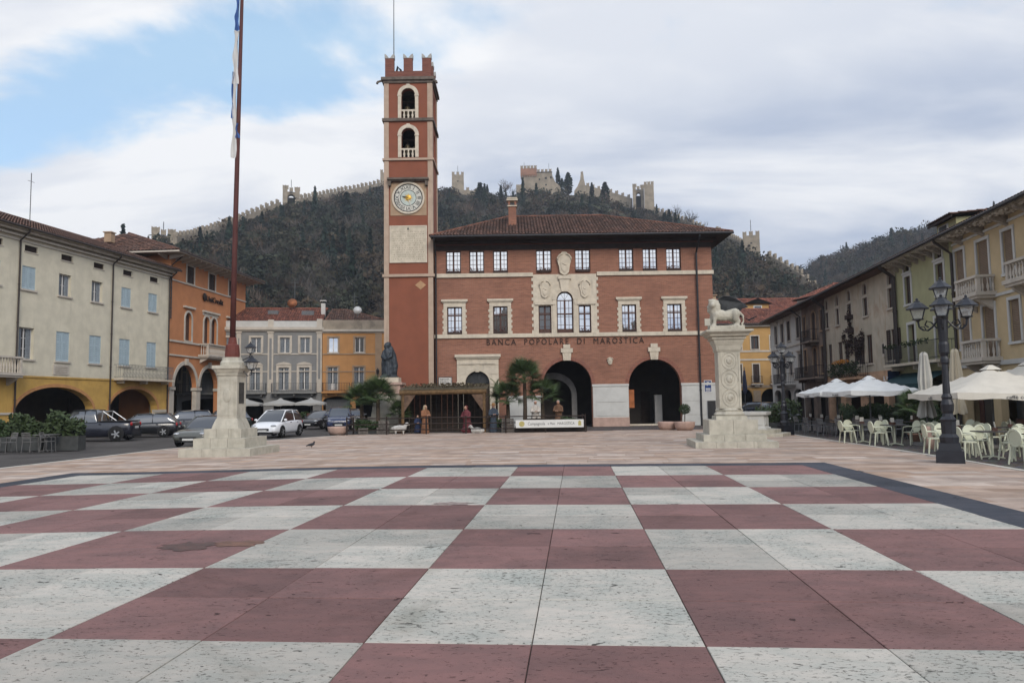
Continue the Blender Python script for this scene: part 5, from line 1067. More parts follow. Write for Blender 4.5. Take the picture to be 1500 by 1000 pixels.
_tr = N('ShaderNodeBsdfTransparent'); _mx = N('ShaderNodeMixShader'); _mx.inputs[0].default_value = .32; L(_tr.outputs[0], _mx.inputs[1]); L(_b.outputs[0], _mx.inputs[2]); L(_mx.outputs[0], [n for n in nt.nodes if n.type == 'OUTPUT_MATERIAL'][0].inputs[0])
def lantern(par, c, s=1.0, up_=True):
    """four-sided street lantern, its base at c"""
    x, y, z = c; k = MB(); w0, w1, h = .16*s, .27*s, .42*s
    for a, b in ((-1, -1), (1, -1), (1, 1), (-1, 1)): k.tube([(x+a*w0, y+b*w0, z+.06*s), (x+a*w1, y+b*w1, z+.06*s+h)], .016*s, 4)
    k.lathe([(.05*s, -.05*s), (.1*s, 0), (.24*s, .04*s), (.24*s, .07*s)], 8, c); o = k.build('lantern', lampblk, par)
    MB().frustum((x, y), 2*w0-.01, 2*w0-.01, z+.08*s, 2*w1-.01, 2*w1-.01, z+.06*s+h).build('lantern_glass', m_lglass, o)
    MB().lathe([(.46*s, h+.05*s), (.47*s, h+.08*s), (.36*s, h+.17*s), (.22*s, h+.30*s), (.13*s, h+.35*s), (.12*s, h+.40*s), (.05*s, h+.43*s), (.06*s, h+.48*s), (.015*s, h+.54*s)], 8, c).build('lantern_cap', lampblk, o)
    return o
lb = MB().tube([(.45, 0, 3.2), (.62, 0, 3.0), (.78, 0, 3.05), (.78, 0, 3.2)], .025, 6).build('lamp_bracket', lampblk, fl); lantern(lb, (.78, 0, 3.22), .62)
lb = MB().tube([(.2, .3, 3.6), (.5, .4, 3.75), (.55, .4, 3.85)], .025, 6).build('lamp_bracket', lampblk, fl); lantern(lb, (.55, .4, 3.88), .5)
# ---- winged lion column
lc = thing('lion_column', 'stone column carrying a winged lion statue on stepped base', 'column', at(8.15, 28.7), -BA-.03); lc.scale = (.83, .83, .98)
for w, z0, z1, n in ((3.5, -.08, .24, 4), (2.7, .24, .48, 3), (2.1, .48, 1.02, 2)):
    for k in range(n): x0 = -w/2+w*k/n; hbox(lc, 'step_block', stone_old, (x0+.006, x0+w/n-.006, -w/2, w/2, z0+.002, z1))
MB().frustum((0, 0), 1.36, 1.36, 1.02, 1.34, 1.34, 1.16).lathe([(.66, 1.16), (.7, 1.22), (.62, 1.3), (.6, 1.34), (.64, 1.38), (.56, 1.44)], 8).build('base_moulding', stone_old, lc)
shf = MB().box(-.49, .49, -.49, .49, 1.44, 3.6).build('shaft', stone_old, lc)
for z, r in ((3.25, .32), (2.55, .36), (1.85, .33)):
    k = MB(); k.tube([(r*math.sin(q), -.5, z+r*math.cos(q)) for q in [2*PI*i/20 for i in range(21)]], .016, 6); k.tube([(.62*r*math.sin(q), -.5, z+.62*r*math.cos(q)) for q in [2*PI*i/16 for i in range(17)]], .012, 5); k.ball((0, -.49, z), (.4*r, .06, .4*r), 10, 6); k.ball((.15*r, -.52, z+.1*r), (.2*r, .05, .25*r), 8, 5); k.build('carved_roundel', stone_old, shf, True)
k = MB(); [k.box(x-.04, x+.04, -.52, -.49, 1.5, 3.55) for x in (-.44, .44)]; k.build('carved_border', stone_old, shf)
MB().frustum((0, 0), 1.02, 1.02, 3.6, 1.12, 1.12, 3.68).frustum((0, 0), 1.06, 1.06, 3.68, 1.16, 1.16, 3.86).frustum((0, 0), 1.18, 1.18, 3.86, 1.3, 1.3, 3.98).frustum((0, 0), 1.3, 1.3, 3.98, 1.36, 1.36, 4.08).box(-.74, .74, -.74, .74, 4.08, 4.13).frustum((0, 0), 1.42, 1.42, 4.13, 1.6, 1.6, 4.2).box(-.86, .86, -.86, .86, 4.2, 4.24).frustum((0, 0), 1.7, 1.7, 4.24, 2.0, 2.0, 4.34).box(-1.03, 1.03, -1.03, 1.03, 4.34, 4.42).build('capital', stone_old, lc)
li = MB().box(-.78, .78, -.36, .36, 4.42, 4.62)
def limb(m, pts, rs): 
    for p, r in zip(pts, rs): m.ball(p, r, 10, 7)
    m.tube(pts, list(rs), 10)
# body faces -x, head turned to the viewer
limb(li, [(-.42, 0, 5.08), (0, .02, 5.02), (.42, 0, 5.08)], (.25, .20, .23))
limb(li, [(-.46, 0, 5.18), (-.54, -.05, 5.36)], (.25, .22)); li.ball((-.58, -.12, 5.46), (.20, .20, .23)); li.ball((-.60, -.30, 5.42), (.11, .12, .10)); li.ball((-.47, -.14, 5.62), .06); li.ball((-.72, -.14, 5.62), .06); li.ball((-.5, -.02, 5.36), (.3, .25, .3))
for x, y, s in ((-.52, -.17, 0), (-.62, .17, .0)): limb(li, [(x+.08, y, 5.06), (x, y, 4.86), (x-.01, y, 4.66)], (.13, .09, .085)); li.ball((x-.06, y-.02, 4.65), (.13, .1, .06))
for x, y in ((.5, -.18), (.38, .18)): limb(li, [(x-.05, y, 5.08), (x-.06, y, 4.9), (x+.06, y, 4.78), (x, y, 4.66)], (.19, .13, .085, .08)); li.ball((x-.07, y-.01, 4.65), (.13, .1, .06))
li.tube([(.64, 0, 5.14), (.78, 0, 5.0), (.8, .02, 4.8), (.7, -.02, 4.66)], [.05, .045, .04, .06], 8)
_r = random.Random(4)
for i in range(46): a_, e_ = _r.uniform(0, 2*PI), _r.uniform(-1.2, 1.2); li.ball((-.52+.27*math.cos(a_)*math.cos(e_), -.02+.24*math.sin(a_)*math.cos(e_)+.06, 5.38+.27*math.sin(e_)), _r.uniform(.05, .08), 7, 5)
li = li.build('lion', stone_old, lc); mod_smooth(li, .024, it=1); rough_up(li, .035, .12)
m_wing = M('dark bronze wing', (.022, .024, .026), .45, .3, 7, .2, metal=.5)
wg = MB(); pr = [(-.46, 5.46), (-.30, 5.68), (-.05, 5.80), (.25, 5.80), (.55, 5.70), (.86, 5.52), (1.08, 5.36), (.8, 5.30), (.72, 5.22), (.5, 5.28), (.40, 5.18), (.2, 5.26), (.05, 5.16), (-.15, 5.2), (-.32, 5.22)]
wg.prism([(x, .14+.1*abs(x), z) for x, z in pr], (0, .05, .02)); w_o = wg.build('wing', m_wing, li)
wg = MB(); wg.prism([(x*.7-.1, -.1, z*.55+2.42) for x, z in pr], (0, -.04, .02))
MB().tube([(.3, .3, 5.4), (.75, .3, 5.0), (1.1, .3, 4.86), (1.45, .3, 5.0)], [.05, .04, .035, .02], 6).build('lower_wing_feather', m_wing, li)
hbox(lc, 'book', stone_old, (-.98, -.74, -.3, -.2, 4.63, 4.9))
# ---- stone well behind the lion column
we = thing('stone_well', 'low octagonal stone well head on steps behind the lion column', 'well', at(11.75, 38.2), .2)
MB().lathe([(2.05, -.05), (2.05, .16)], 8).build('step', stone_old, we); MB().lathe([(1.6, .161), (1.6, .34)], 8).build('step', stone_old, we)
MB().lathe([(1.12, .341), (1.12, .42), (1.02, .46), (1.0, 1.0), (1.14, 1.06), (1.16, 1.2), (.86, 1.2), (.86, .6)], 8).build('basin', stone_w, we)
for i in range(8): q = 2*PI*i/8; o = hbox(we, 'basin_panel', stone_w, (-.27, .27, -.02, .02, .56, .92)); o.location = (.955*math.cos(q), .955*math.sin(q), 0); o.rotation_euler = (0, 0, q+PI/2)
# ---- bronze statue on its tall pedestal in front of the tower
st = thing('bronze_statue', 'dark bronze draped figure on a stone pedestal at the tower foot', 'statue', at(-8.3, 51.0), 0)
hbox(st, 'pedestal_foot', stone_old, (-1.25, 1.25, -1.1, 1.1, -.05, 1.0)); MB().frustum((0, 0), 2.1, 1.9, 1.0, 1.7, 1.6, 2.5).build('pedestal', stone_old, st); hbox(st, 'pedestal_top', stone_pink, (-.95, 1.0, -.9, .9, 2.5, 2.72), (-.8, .85, -.8, .8, 2.72, 3.1), (-.95, 1.0, -.9, .9, 3.1, 3.26)); hbox(st, 'plinth', stone, (-.72, .72, -.62, .62, 3.26, 3.6))
k = MB(); limb(k, [(.0, 0, 3.75), (-.05, 0, 4.3), (-.1, 0, 4.8), (-.12, 0, 5.3)], (.52, .46, .40, .36)); limb(k, [(.3, .05, 3.7), (.42, .1, 4.4), (.3, .1, 5.1), (.1, .05, 5.55)], (.3, .26, .24, .22)); k.ball((-.2, -.12, 5.72), (.19, .2, .24)); k.ball((-.08, .0, 5.78), (.26, .25, .25)); limb(k, [(-.38, -.1, 5.35), (-.5, -.3, 5.0), (-.3, -.42, 4.85)], (.14, .12, .1)); limb(k, [(.2, -.1, 5.35), (.2, -.4, 5.0), (-.05, -.42, 4.9)], (.14, .12, .1)); limb(k, [(-.42, -.1, 3.7), (-.45, -.12, 4.5), (-.4, -.1, 5.1)], (.16, .15, .13)); k.box(-.62, .66, -.5, .5, 3.6, 3.72)
for i in range(7): a = -.9+.3*i; k.tube([(.5*math.sin(a), -.5*math.cos(a), 3.7), (.36*math.sin(a)-.08, -.42*math.cos(a), 4.9)], [.07, .04], 6)
o = k.build('figure', M('blue-green bronze', (.035, .042, .05), .5, .4, 5, .3, 20, metal=.3), st); mod_smooth(o, .04, it=1); rough_up(o, .06, .25); o.scale = (.86, .86, 1)
# ------------------------------------------------------------------ street lamps
def lamp_post(label, loc, rz, H):
    t = thing('street_lamp', label, 'street lamp', loc, rz, 'four-armed cast iron lamps'); s = H/4.6
    b = MB(); b.frustum((0, 0), .62*s, .62*s, 0, .60*s, .60*s, .30*s).frustum((0, 0), .50*s, .50*s, .30*s, .46*s, .46*s, .48*s).lathe([(.22*s, .48*s), (.23*s, .62*s), (.17*s, .7*s), (.18*s, 1.0*s), (.2*s, 1.05*s), (.14*s, 1.12*s), (.12*s, 1.2*s)], 8); b.build('base', lampblk, t)
    c = MB(); c.lathe([(.12*s, 1.2*s), (.14*s, 1.26*s), (.155*s, 1.42*s), (.11*s, 1.54*s), (.125*s, 1.6*s), (.088*s, 1.68*s), (.072*s, 2.4*s), (.10*s, 2.45*s), (.10*s, 2.53*s), (.085*s, 2.6*s), (.12*s, 2.7*s), (.12*s, 2.9*s), (.10*s, 2.96*s), (.115*s, 3.2*s), (.125*s, 3.5*s), (.14*s, 3.58*s), (.07*s, 3.7*s), (.05*s, 3.95*s)], 12); c.build('column', lampblk, t)
    for i in range(4):
        q = i*PI/2; ca_, sa_ = math.cos(q), math.sin(q); k = MB(); f = lambda r, z: (r*ca_*s, r*sa_*s, z*s)
        k.tube([f(.1, 3.5), f(.22, 3.34), f(.32, 3.26), f(.42, 3.27), f(.51, 3.36), f(.53, 3.5)], .026*s, 6); k.tube([f(.12, 3.3), f(.24, 3.46), f(.34, 3.5), f(.38, 3.4), f(.3, 3.34)], .02*s, 5); k.tube([f(.36, 3.27), f(.40, 3.36), f(.47, 3.36), f(.49, 3.3)], .016*s, 5)
        a = k.build('arm', lampblk, t); lantern(a, (.53*ca_*s, .53*sa_*s, 3.52*s), .60*s)
    lantern(t, (0, 0, 4.0*s), .60*s); return t
lamp_post('tall black street lamp with four lanterns beside the pale plastic chairs', at(11.28, 19.75), -.52, 4.85); lamp_post('black street lamp with lanterns at the kerb beside the stone well', at(13.75, 38.6), .35, 4.75)
# ------------------------------------------------------------------ parasols
def canvas(nm, c): return M(nm, c, .9, .06, 2, .15, 25, dirt=.15, dcol=(c[0]*.7, c[1]*.7, c[2]*.68))
c_white = canvas('white parasol canvas', (.70, .70, .67)); c_cream = canvas('cream parasol canvas', (.60, .56, .48)); m_print = M('faded print', (.10, .10, .10), .9, .2, 6, 0)
def parasol(label, loc, rz, w, d, zc, za, mat, txt=None, txtx=None, group='open cafe parasols'):
    t = thing('parasol', label, 'parasol', loc, rz, group); k = MB(); n = 12
    # canopy: four panels with a slight sag, scalloped valance
    def pt(u, v): # u,v in -1..1
        r = max(abs(u), abs(v)); ang = (abs(abs(u)-abs(v)) < 1e-9); sag = .07*(1-min(abs(u), abs(v))/max(r, 1e-6))*r*(1-.25*r); return (u*w/2, v*d/2, za-(za-zc)*(r**.92)-sag)
    G_ = [[pt(-1+2*i/n, -1+2*j/n) for i in range(n+1)] for j in range(n+1)]; k.v = [p for row in G_ for p in row]; k.f = [(j*(n+1)+i, j*(n+1)+i+1, (j+1)*(n+1)+i+1, (j+1)*(n+1)+i) for j in range(n) for i in range(n)]
    can = k.build('canopy', mat, t, True)
    for side in range(4):
        v = MB(); L_ = w if side % 2 == 0 else d
        for i in range(n+1):
            f = -1+2*i/n; x, y, z = pt(*((f, -1), (1, f), (-f, 1), (-1, -f))[side]); dr = .2+.025*math.sin(i*1.3+side); v.v += [(x, y, z), (x*(1.0+.006*math.sin(i*2)), y*(1.0+.006*math.cos(i*2)), z-dr)]
        v.f = [(2*i, 2*i+2, 2*i+3, 2*i+1) for i in range(n)]; vo = v.build('valance', mat, can, True)
    MB().frustum((0, 0), .5, .5, za-.10, .1, .1, za+.06).build('vent_cap', mat, can)
    MB().tube([(0, 0, 0), (0, 0, za)], .035, 8).build('pole', iron_g, t); hbox(t, 'foot', M('parasol foot', (.2, .19, .18), .9), (-.4, .4, -.4, .4, .0, .1))
    for a, b in ((-1, -1), (1, -1), (1, 1), (-1, 1)): MB().tube([(0, 0, za-.12), (a*w*.49, b*d*.49, zc-.09)], .014, 5).build('rib', iron_g, t)
    if txt: link('print', text_mesh(txt, .17, .004, m_print, 'print', 1.15), can, loc=(0, -d/2-.02, zc-.17))
    if txtx:
        for q in (0,): o = link('print', text_mesh(txtx, .15, .004, m_print, 'print', 1.15), can, loc=(-w/2-.025, 0, zc-.17)); o.rotation_euler = (0, 0, -PI/2)
    return t
rzR = math.radians(-HR)
parasol('white parasol over the grey chairs nearer the green house awning', at(16.45, 35.0), rzR, 3.0, 4.3, 2.12, 2.75, c_white, None, 'birra moretti')
parasol('white parasol over the grey chairs nearer the stone well', at(16.95, 39.7), rzR, 3.0, 4.6, 2.12, 2.78, c_white, None, 'birra moretti')
parasol('big cream parasol over the pale chairs in front of the peach house', at(16.15, 25.6), rzR, 3.9, 3.9, 1.84, 2.70, c_cream, 'caffè centrale', 'caffè')
parasol('cream parasol standing between the peach house wall and the big cream parasol', at(19.0, 27.9), rzR, 2.6, 3.2, 2.3, 2.95, c_cream)
def closed_parasol(label, loc, h, mat):
    t = thing('closed_parasol', label, 'parasol', loc, 0, 'closed parasols'); MB().tube([(0, 0, 0), (0, 0, h)], .03, 8).build('pole', iron_g, t); hbox(t, 'foot', MATS['parasol foot'], (-.38, .38, -.38, .38, .0, .1))
    k = MB(); n = 18; Z = [h-.02, h-.1, h*.86, h*.7, h*.55, h*.5, h*.38, h*.3]; Rr = [.03, .1, .14, .19, .17, .13, .22, .26]
    for z, r in zip(Z, Rr): k.v += [(r*(1+.28*math.cos(9*2*PI*j/n))*math.cos(2*PI*j/n), r*(1+.28*math.cos(9*2*PI*j/n))*math.sin(2*PI*j/n), z+.04*math.sin(j*1.7)) for j in range(n)]
    k.f = [(i*n+j, i*n+(j+1) % n, (i+1)*n+(j+1) % n, (i+1)*n+j) for i in range(len(Z)-1) for j in range(n)]; k.build('folded_canopy', mat, t); MB().tube([(.15*math.cos(q), .15*math.sin(q), h*.5) for q in [2*PI*i/12 for i in range(13)]], .025, 5).build('strap', mat, t); return t
closed_parasol('closed grey-white parasol tied up behind the pale chairs', at(14.9, 27.4), 3.35, canvas('grey-white canvas', (.42, .41, .37))); closed_parasol('taller closed beige parasol against the green house pipe', at(17.2, 29.4), 3.6, canvas('beige canvas', (.50, .44, .33)))
# ------------------------------------------------------------------ café furniture
m_ch = M('pale green-white plastic', (.56, .57, .43), .45, .05, 3, .05, spec=.4); m_chg = M('grey metal chair', (.16, .165, .17), .45, .15, 5, .1, spec=.5, metal=.3); m_tt = M('dark table top', (.06, .055, .05), .5, .2, 4, .1)
def plastic_chair():
    t = thing('plastic_chair', 'x', 'chair'); k = MB(); k.prism([(.23*math.copysign(abs(math.cos(q))**.6, math.cos(q)), .22*math.copysign(abs(math.sin(q))**.6, math.sin(q)), .44) for q in [2*PI*i/16 for i in range(16)]], (0, 0, .03)); k.build('seat', m_ch, t)
    b = MB(); n = 18; o = lambda s, q: (.215*s*math.cos(q), .235+.05*(.2+.5*math.sin(q)), .66+.225*s*math.sin(q))
    for i in range(n):
        a, c = 2*PI*i/n, 2*PI*(i+1)/n; b.prism([o(1, a), o(1, c), o(.8, c), o(.8, a)], (0, .03, 0))
    bk_ = b.build('backrest', m_ch, t); p = MB(); p.prism([o(.79, 2*PI*i/n) for i in range(n)], (0, .012, 0)); p.build('back_panel', m_ch, bk_)
    for x, y in ((-1, -1), (1, -1), (1, 1), (-1, 1)): MB().tube([(x*.19, y*.18, .45), (x*.235, y*.24, .0)], [.032, .022], 6).build('leg', m_ch, t)
    for x in (-1, 1): MB().tube([(x*.2, .25, .66), (x*.25, .1, .66), (x*.25, -.1, .64), (x*.2, -.19, .45)], .02, 6).build('armrest', m_ch, t)
    return t
def metal_chair(mat=None, nm='metal_chair'):
    mat = mat or m_chg; t = thing(nm, 'x', 'chair')
    for x in (-.2, .2): MB().tube([(x, .26, 0), (x, .2, .45), (x, .27, .84)], .014, 6).build('rear_leg', mat, t); MB().tube([(x, -.24, 0), (x, -.2, .45), (x, .2, .45)], .014, 6).build('front_leg', mat, t); MB().tube([(x, -.2, .45), (x*1.05, -.2, .64), (x*1.05, .22, .66)], .012, 6).build('armrest', mat, t)
    s = MB(); [s.box(-.2, .2, -.2+.066*i, -.15+.066*i, .445, .462) for i in range(6)]; s.tube([(-.2, -.2, .45), (.2, -.2, .45)], .012, 5); s.build('seat', mat, t)
    b = MB(); [b.prism([(-.2, .225+.02*i, .58+.075*i), (.2, .225+.02*i, .58+.075*i), (.2, .235+.02*i, .63+.075*i), (-.2, .235+.02*i, .63+.075*i)], (0, .012, 0)) for i in range(4)]; b.build('backrest', mat, t); return t
def cafe_table(leg=None, top=None):
    t = thing('cafe_table', 'x', 'table'); hbox(t, 'top', top or m_tt, (-.38, .38, -.38, .38, .71, .74)); k = MB().tube([(0, 0, .04), (0, 0, .71)], .035, 8); k.build('column', leg or iron, t); k = MB(); [k.tube([(0, 0, .06), (.3*math.cos(q), .3*math.sin(q), .015)], .02, 5) for q in (.8, 2.37, 3.94, 5.5)]; k.build('foot', leg or iron, t); return t
def menu_stand():
    t = thing('menu_stand', 'x', 'menu stand'); hbox(t, 'block', win_brown, (-.09, .09, -.06, .06, 0, .09)); MB().prism([(-.07, -.02, .09), (.07, -.02, .09), (.07, .0, .25), (-.07, .0, .25)], (0, .008, 0)).build('card', m_plate_w, t); return t
m_plate_w = M('menu card', (.5, .48, .42), .7, .2, 9, 0); menu = menu_stand()
used = set()
def put(proto, loc, rz, label, group):
    if id(proto) not in used: used.add(id(proto)); o = proto; o.location = loc; o.rotation_euler = (0, 0, rz); o['label'] = label
    else: o = dup(proto, loc, rz, label)
    o['group'] = group; return o
pc = plastic_chair(); mc = metal_chair(); tb = cafe_table(); tbl = cafe_table(m_ch, m_tt)
R = random.Random(31)
LBL_P = 'pale green plastic chair with oval back on the right-hand terrace'; LBL_M = 'grey metal chair among the tables under the white parasols'
SIDE = {-90: 'kerb side', 90: 'house side', 0: 'bank side', 180: 'outer side'}
def tset(x, y, seats, proto, tproto, kind, gg, where):
    put(tproto, at(x, y), rzR+R.uniform(-.05, .05), ('dark-topped cafe table ' if kind == 'p' else 'dark cafe table with grey chairs ')+where, gg+' tables')
    put(menu, at(x+R.uniform(-.1, .1), y+R.uniform(-.1, .1), .742), R.uniform(0, 3), 'small dark menu stand on the table '+where, gg+' menu stands')
    for a in seats:
        q = rzR+math.radians(a); r = R.uniform(.62, .72); n = min(SIDE, key=lambda k: abs(k-a))
        put(proto, at(x+r*math.sin(q), y+r*math.cos(q)), -q+R.uniform(-.2, .2), ('pale plastic chair on the ' if kind == 'p' else 'grey metal chair on the ')+SIDE[n]+' of the table '+where, gg)
for x, y, s, wh_ in ((13.95, 27.9, (-90, 90, 0), 'by the closed grey-white parasol'), (14.6, 25.2, (-90, 80, 0), 'beside the terracotta post'), (13.75, 30.0, (-90, 90, 0), 'before the potted palm'), (13.2, 18.9, (-90, 90, 0), 'just past the street lamp'), (14.9, 18.9, (-90, 90, 0), 'farthest past the lamp'), (13.35, 23.0, (-80, 95, 10, 180), 'between post and street lamp'), (13.1, 20.9, (-85, 90, 175, 5), 'right behind the street lamp'), (14.9, 21.3, (-90, 90, 0), 'one row behind the lamp'), (15.3, 23.6, (-95, 85), 'under the cream parasol edge'), (16.2, 28.4, (-90, 90), 'by the closed beige parasol'), (17.0, 25.0, (-90, 90, 0), 'by the cream parasol pole'), (16.7, 22.3, (-90, 90, 0), 'nearest the peach house')):
    tset(x, y, s, pc, tbl, 'p', 'pale plastic terrace chairs', wh_)
for x, y, s, wh_ in ((15.2, 31.6, (-90, 90, 0), 'closest to the potted palm'), (15.4, 34.2, (-90, 90, 180), 'under the first white parasol'), (15.7, 36.8, (-90, 90), 'where both white parasols meet'), (16.0, 39.4, (-90, 90), 'under the second white parasol'), (16.3, 41.6, (-90, 90), 'nearest the far street lamp'), (17.1, 32.6, (-90, 90), 'by the first hedge box'), (17.3, 36.0, (-90, 90), 'by the second hedge box'), (17.5, 39.0, (-90, 90), 'by the third hedge box')):
    tset(x, y, s, mc, tb, 'm', 'grey metal terrace chairs', wh_)
m_wick = M('grey wicker', (.13, .125, .12), .8, .25, 10, .5, 40); wc = metal_chair(m_wick, 'wicker_chair')
for x, y, a in ((-22.5, 32.5, 20), (-21.6, 32.6, -25), (-20.75, 32.75, 170), (-20.05, 32.85, 100)): put(wc, at(x, y), math.radians(a), {20: 'grey wicker chair farthest from the little table by the planters', -25: 'grey wicker chair second farthest from the planter table', 170: 'grey wicker chair with its back turned to the planters', 100: 'grey wicker chair turned sideways by the little planter table'}[a], 'wicker chairs by the planters')
tb2 = cafe_table(m_wick, m_wick); put(tb2, at(-20.4, 33.3), 0, 'small grey table beside the planters at the yellow arcade', 'planter tables'); tb2['group'] = 'planter tables'
# ------------------------------------------------------------------ planting
m_leaf = M('glossy dark leaves', (.030, .052, .016), .6, .45, 9, 0, spec=.35); m_leaf2 = M('mid green leaves', (.036, .056, .018), .65, .4, 9, 0, spec=.35); m_palm = M('palm leaf', (.055, .088, .030), .55, .35, 6, 0, spec=.4); m_palm2 = M('pale palm leaf', (.10, .115, .045), .6, .3, 6, 0); m_trunk = M('fibrous trunk', (.075, .055, .038), .95, .4, 8, .8, 20)
m_pot = M('terracotta planter', (.34, .20, .14), .85, .15, 4, .3, dirt=.3); m_potg = M('dark grey planter', (.05, .052, .05), .8, .2, 4, .2)
def hedge(name, label, loc, rz, w, d, h, mat, n, s=.07, base=.45, pm=None, group=None):
    t = thing(name, label, 'hedge', loc, rz, group); hbox(t, 'planter', pm or m_potg, (-w/2, w/2, -d/2, d/2, 0, base)); k = MB(); R = random.Random(int(w*100+h*10+loc[0]*7))
    for i in range(n):
        x, y = R.uniform(-w/2, w/2), R.uniform(-d/2, d/2)*1.1; top = h*(.86+.14*math.sin(x*2.1+loc[1])+R.uniform(-.1, .08)); z = base+(top-base)*R.random()**.7
        q = Vector((x*1.03, y, z)); a = Vector((R.gauss(0, 1), R.gauss(0, 1), R.gauss(0, 1))).normalized(); b = a.orthogonal().normalized(); l = s*R.uniform(.6, 1.4); k.poly([q-a*l, q+b*l*.5, q+a*l, q-b*l*.5])
    k.build('foliage', mat, t); hbox(t, 'soil', m_joint, (-w/2+.03, w/2-.03, -d/2+.03, d/2-.03, base, base+.005)); k = MB()
    for i in range(int(w*6)): x = R.uniform(-w/2+.1, w/2-.1); k.tube([(x, R.uniform(-.1, .1), base), (x+R.uniform(-.1, .1), R.uniform(-.15, .15), h*.85)], .012, 4)
    k.build('stems', m_trunk, t); return t
gH = 'hedge boxes closing the terrace'
for i in range(5):
    y = 33.6+2.45*i; hedge('hedge_box', ('first', 'second', 'third', 'fourth', 'fifth')[i]+' clipped dark hedge box along the terrace counted from the potted palm', at(18.15+.117*(y-33.6), y), rzR+PI/2, 2.4, .7, 1.45, m_leaf, 2300, .06, .4, None, gH)
hedge('hedge_box', 'tall grassy hedge at the terrace end beside the far street lamp', at(15.4, 44.2), .1, 2.4, .8, 1.75, m_leaf2, 1700, .09)
for x, h, lab in ((-23.3, 1.7, 'planter of bushy green shrub furthest out before the yellow arcade'), (-21.75, 1.75, 'planter of bushy green shrub behind the wicker chairs'), (-20.1, 1.85, 'planter of leafy shrub nearest the dark pickup')): hedge('shrub_planter', lab, at(x, 34.2), 0, 1.5, .6, h-.18, m_leaf2 if x > -23 else m_leaf, 800, .11, .62)
hedge('shrub_planter', 'planter shrub at the first yellow pillar beside the arcade', at(-25.6, 35.0), 0, 1.1, .6, 1.6, m_leaf, 900, .09, .6)
def palm(label, loc, H, rad, nf, seed, mat=None, tr=.13, bl=.55, fan=True, pot=None, name='palm_tree'):
    t = thing(name, label, 'palm', loc, 0); R = random.Random(seed)
    if pot: MB().lathe([(pot*.7, 0), (pot*.95, pot*.9), (pot*1.05, pot*.95), (pot*1.05, pot*1.05), (pot*.9, pot*1.05)], 16).build('pot', m_pot, t, True)
    MB().tube([(0, 0, 0), (.04, 0, H*.35), (.02, 0, H*.72)], [tr*1.15, tr, tr*.85], 9).build('trunk', m_trunk, t)
    # one frond: stalk and a fan of narrow blades
    k = MB(); Lk = rad*(.5 if fan else .25); k.tube([(0, 0, 0), (Lk, 0, .05*rad)], .012, 4); nb_ = 26 if fan else 30
    for i in range(nb_):
        if fan: a = -1.75+3.5*i/(nb_-1); o = (Lk, 0, .05*rad); e = (Lk+bl*rad*math.cos(a), bl*rad*math.sin(a), .05*rad-.10*rad-.08*rad*abs(a)); w = .013*rad+.008
        else: s = i/(nb_-1); sd_ = 1 if i % 2 else -1; o = (rad*s*.95, 0, .22*rad*math.sin(PI*s*.8)-.35*rad*s*s); e = (o[0]+.16*rad, sd_*rad*.22*(1.05-s), o[2]-.06*rad); w = .02*rad
        mid = tuple((p+q)/2+(.04*rad if j == 2 else 0) for j, (p, q) in enumerate(zip(o, e))); dx_, dy_ = e[0]-o[0], e[1]-o[1]; ln = math.hypot(dx_, dy_) or 1; nx, ny = -dy_/ln*w, dx_/ln*w
        k.poly([o, (mid[0]+nx, mid[1]+ny, mid[2]), e, (mid[0]-nx, mid[1]-ny, mid[2])])
    me = k.mesh('frond', mat or m_palm)
    for i in range(nf):
        el = 1.35-1.5*(i/nf)**.9+R.uniform(-.12, .12); o = link('frond', me, t, loc=(0, 0, H*.72+.06*H*(1-i/nf))); o.rotation_euler = (R.uniform(-.25, .25), -el, i*2.4+R.uniform(-.2, .2)); sc = R.uniform(.85, 1.12); o.scale = (sc, sc, sc)
    return t
palm('bushy fan palm in a tub in front of the bronze statue', at(-8.55, 48.0), 3.0, 1.5, 36, 1, pot=.45); palm('second fan palm leaning over the fence left of the stable', at(-9.7, 48.6), 2.7, 1.4, 26, 2, pot=.4); palm('tall fan palm before the bank arch nearest its portal', at(.75, 49.0), 4.3, 1.5, 36, 3, pot=.42); palm('short fan palm left of the tall palm by the bank', at(-.35, 49.4), 2.7, 1.35, 24, 4, pot=.4)
palm('feathery pale palm beside the stable right post', at(-1.1, 50.2), 3.0, 1.25, 16, 5, m_palm2, .08, fan=False, pot=.35); palm('spiky dark plant at the stable left corner', at(-7.2, 48.4), 1.6, 1.0, 20, 6, fan=True, pot=.3, name='yucca_plant'); palm('dark palm in a pot between hedge and closed parasol', at(16.0, 30.3), 1.75, .85, 24, 7, pot=.3); palm('spiky palm leaning over the stage behind the banner', at(1.9, 49.6), 2.9, 1.4, 22, 9, pot=.4)
for x, w, lab in ((-9.0, 1.6, 'dark bush behind the fence under the fan palms'), (-.9, 1.0, 'dark bush between stable and stacked crates'), (3.6, 1.2, 'dark bush on the stage end behind the banner')): hedge('bush', lab, at(x, 47.5), 0, w, .8, .95, m_leaf, 700, .09, .2)
def bowl(label, loc, r, h): 
    t = thing('stone_planter', label, 'planter', loc, 0); MB().lathe([(r*.72, 0), (r*.95, h*.4), (r, h*.85), (r*1.02, h), (r*.85, h), (r*.8, h*.8)], 20).build('bowl', stone_pink, t, True); MB().lathe([(r*.8, h*.82), (.01, h*.86)], 16).build('soil', m_joint, t); return t
tp = bowl('rosy stone bowl with a ball-clipped topiary beside the white plinth', at(10.45, 46.4), .62, .52); MB().tube([(0, 0, .4), (.03, 0, 1.0)], .03, 6).build('stem', m_trunk, tp); k = MB(); leaves(k, random.Random(5), (.02, 0, 1.28), (.36, .36, .33), 900, .05); k.build('clipped_ball', m_leaf, tp)
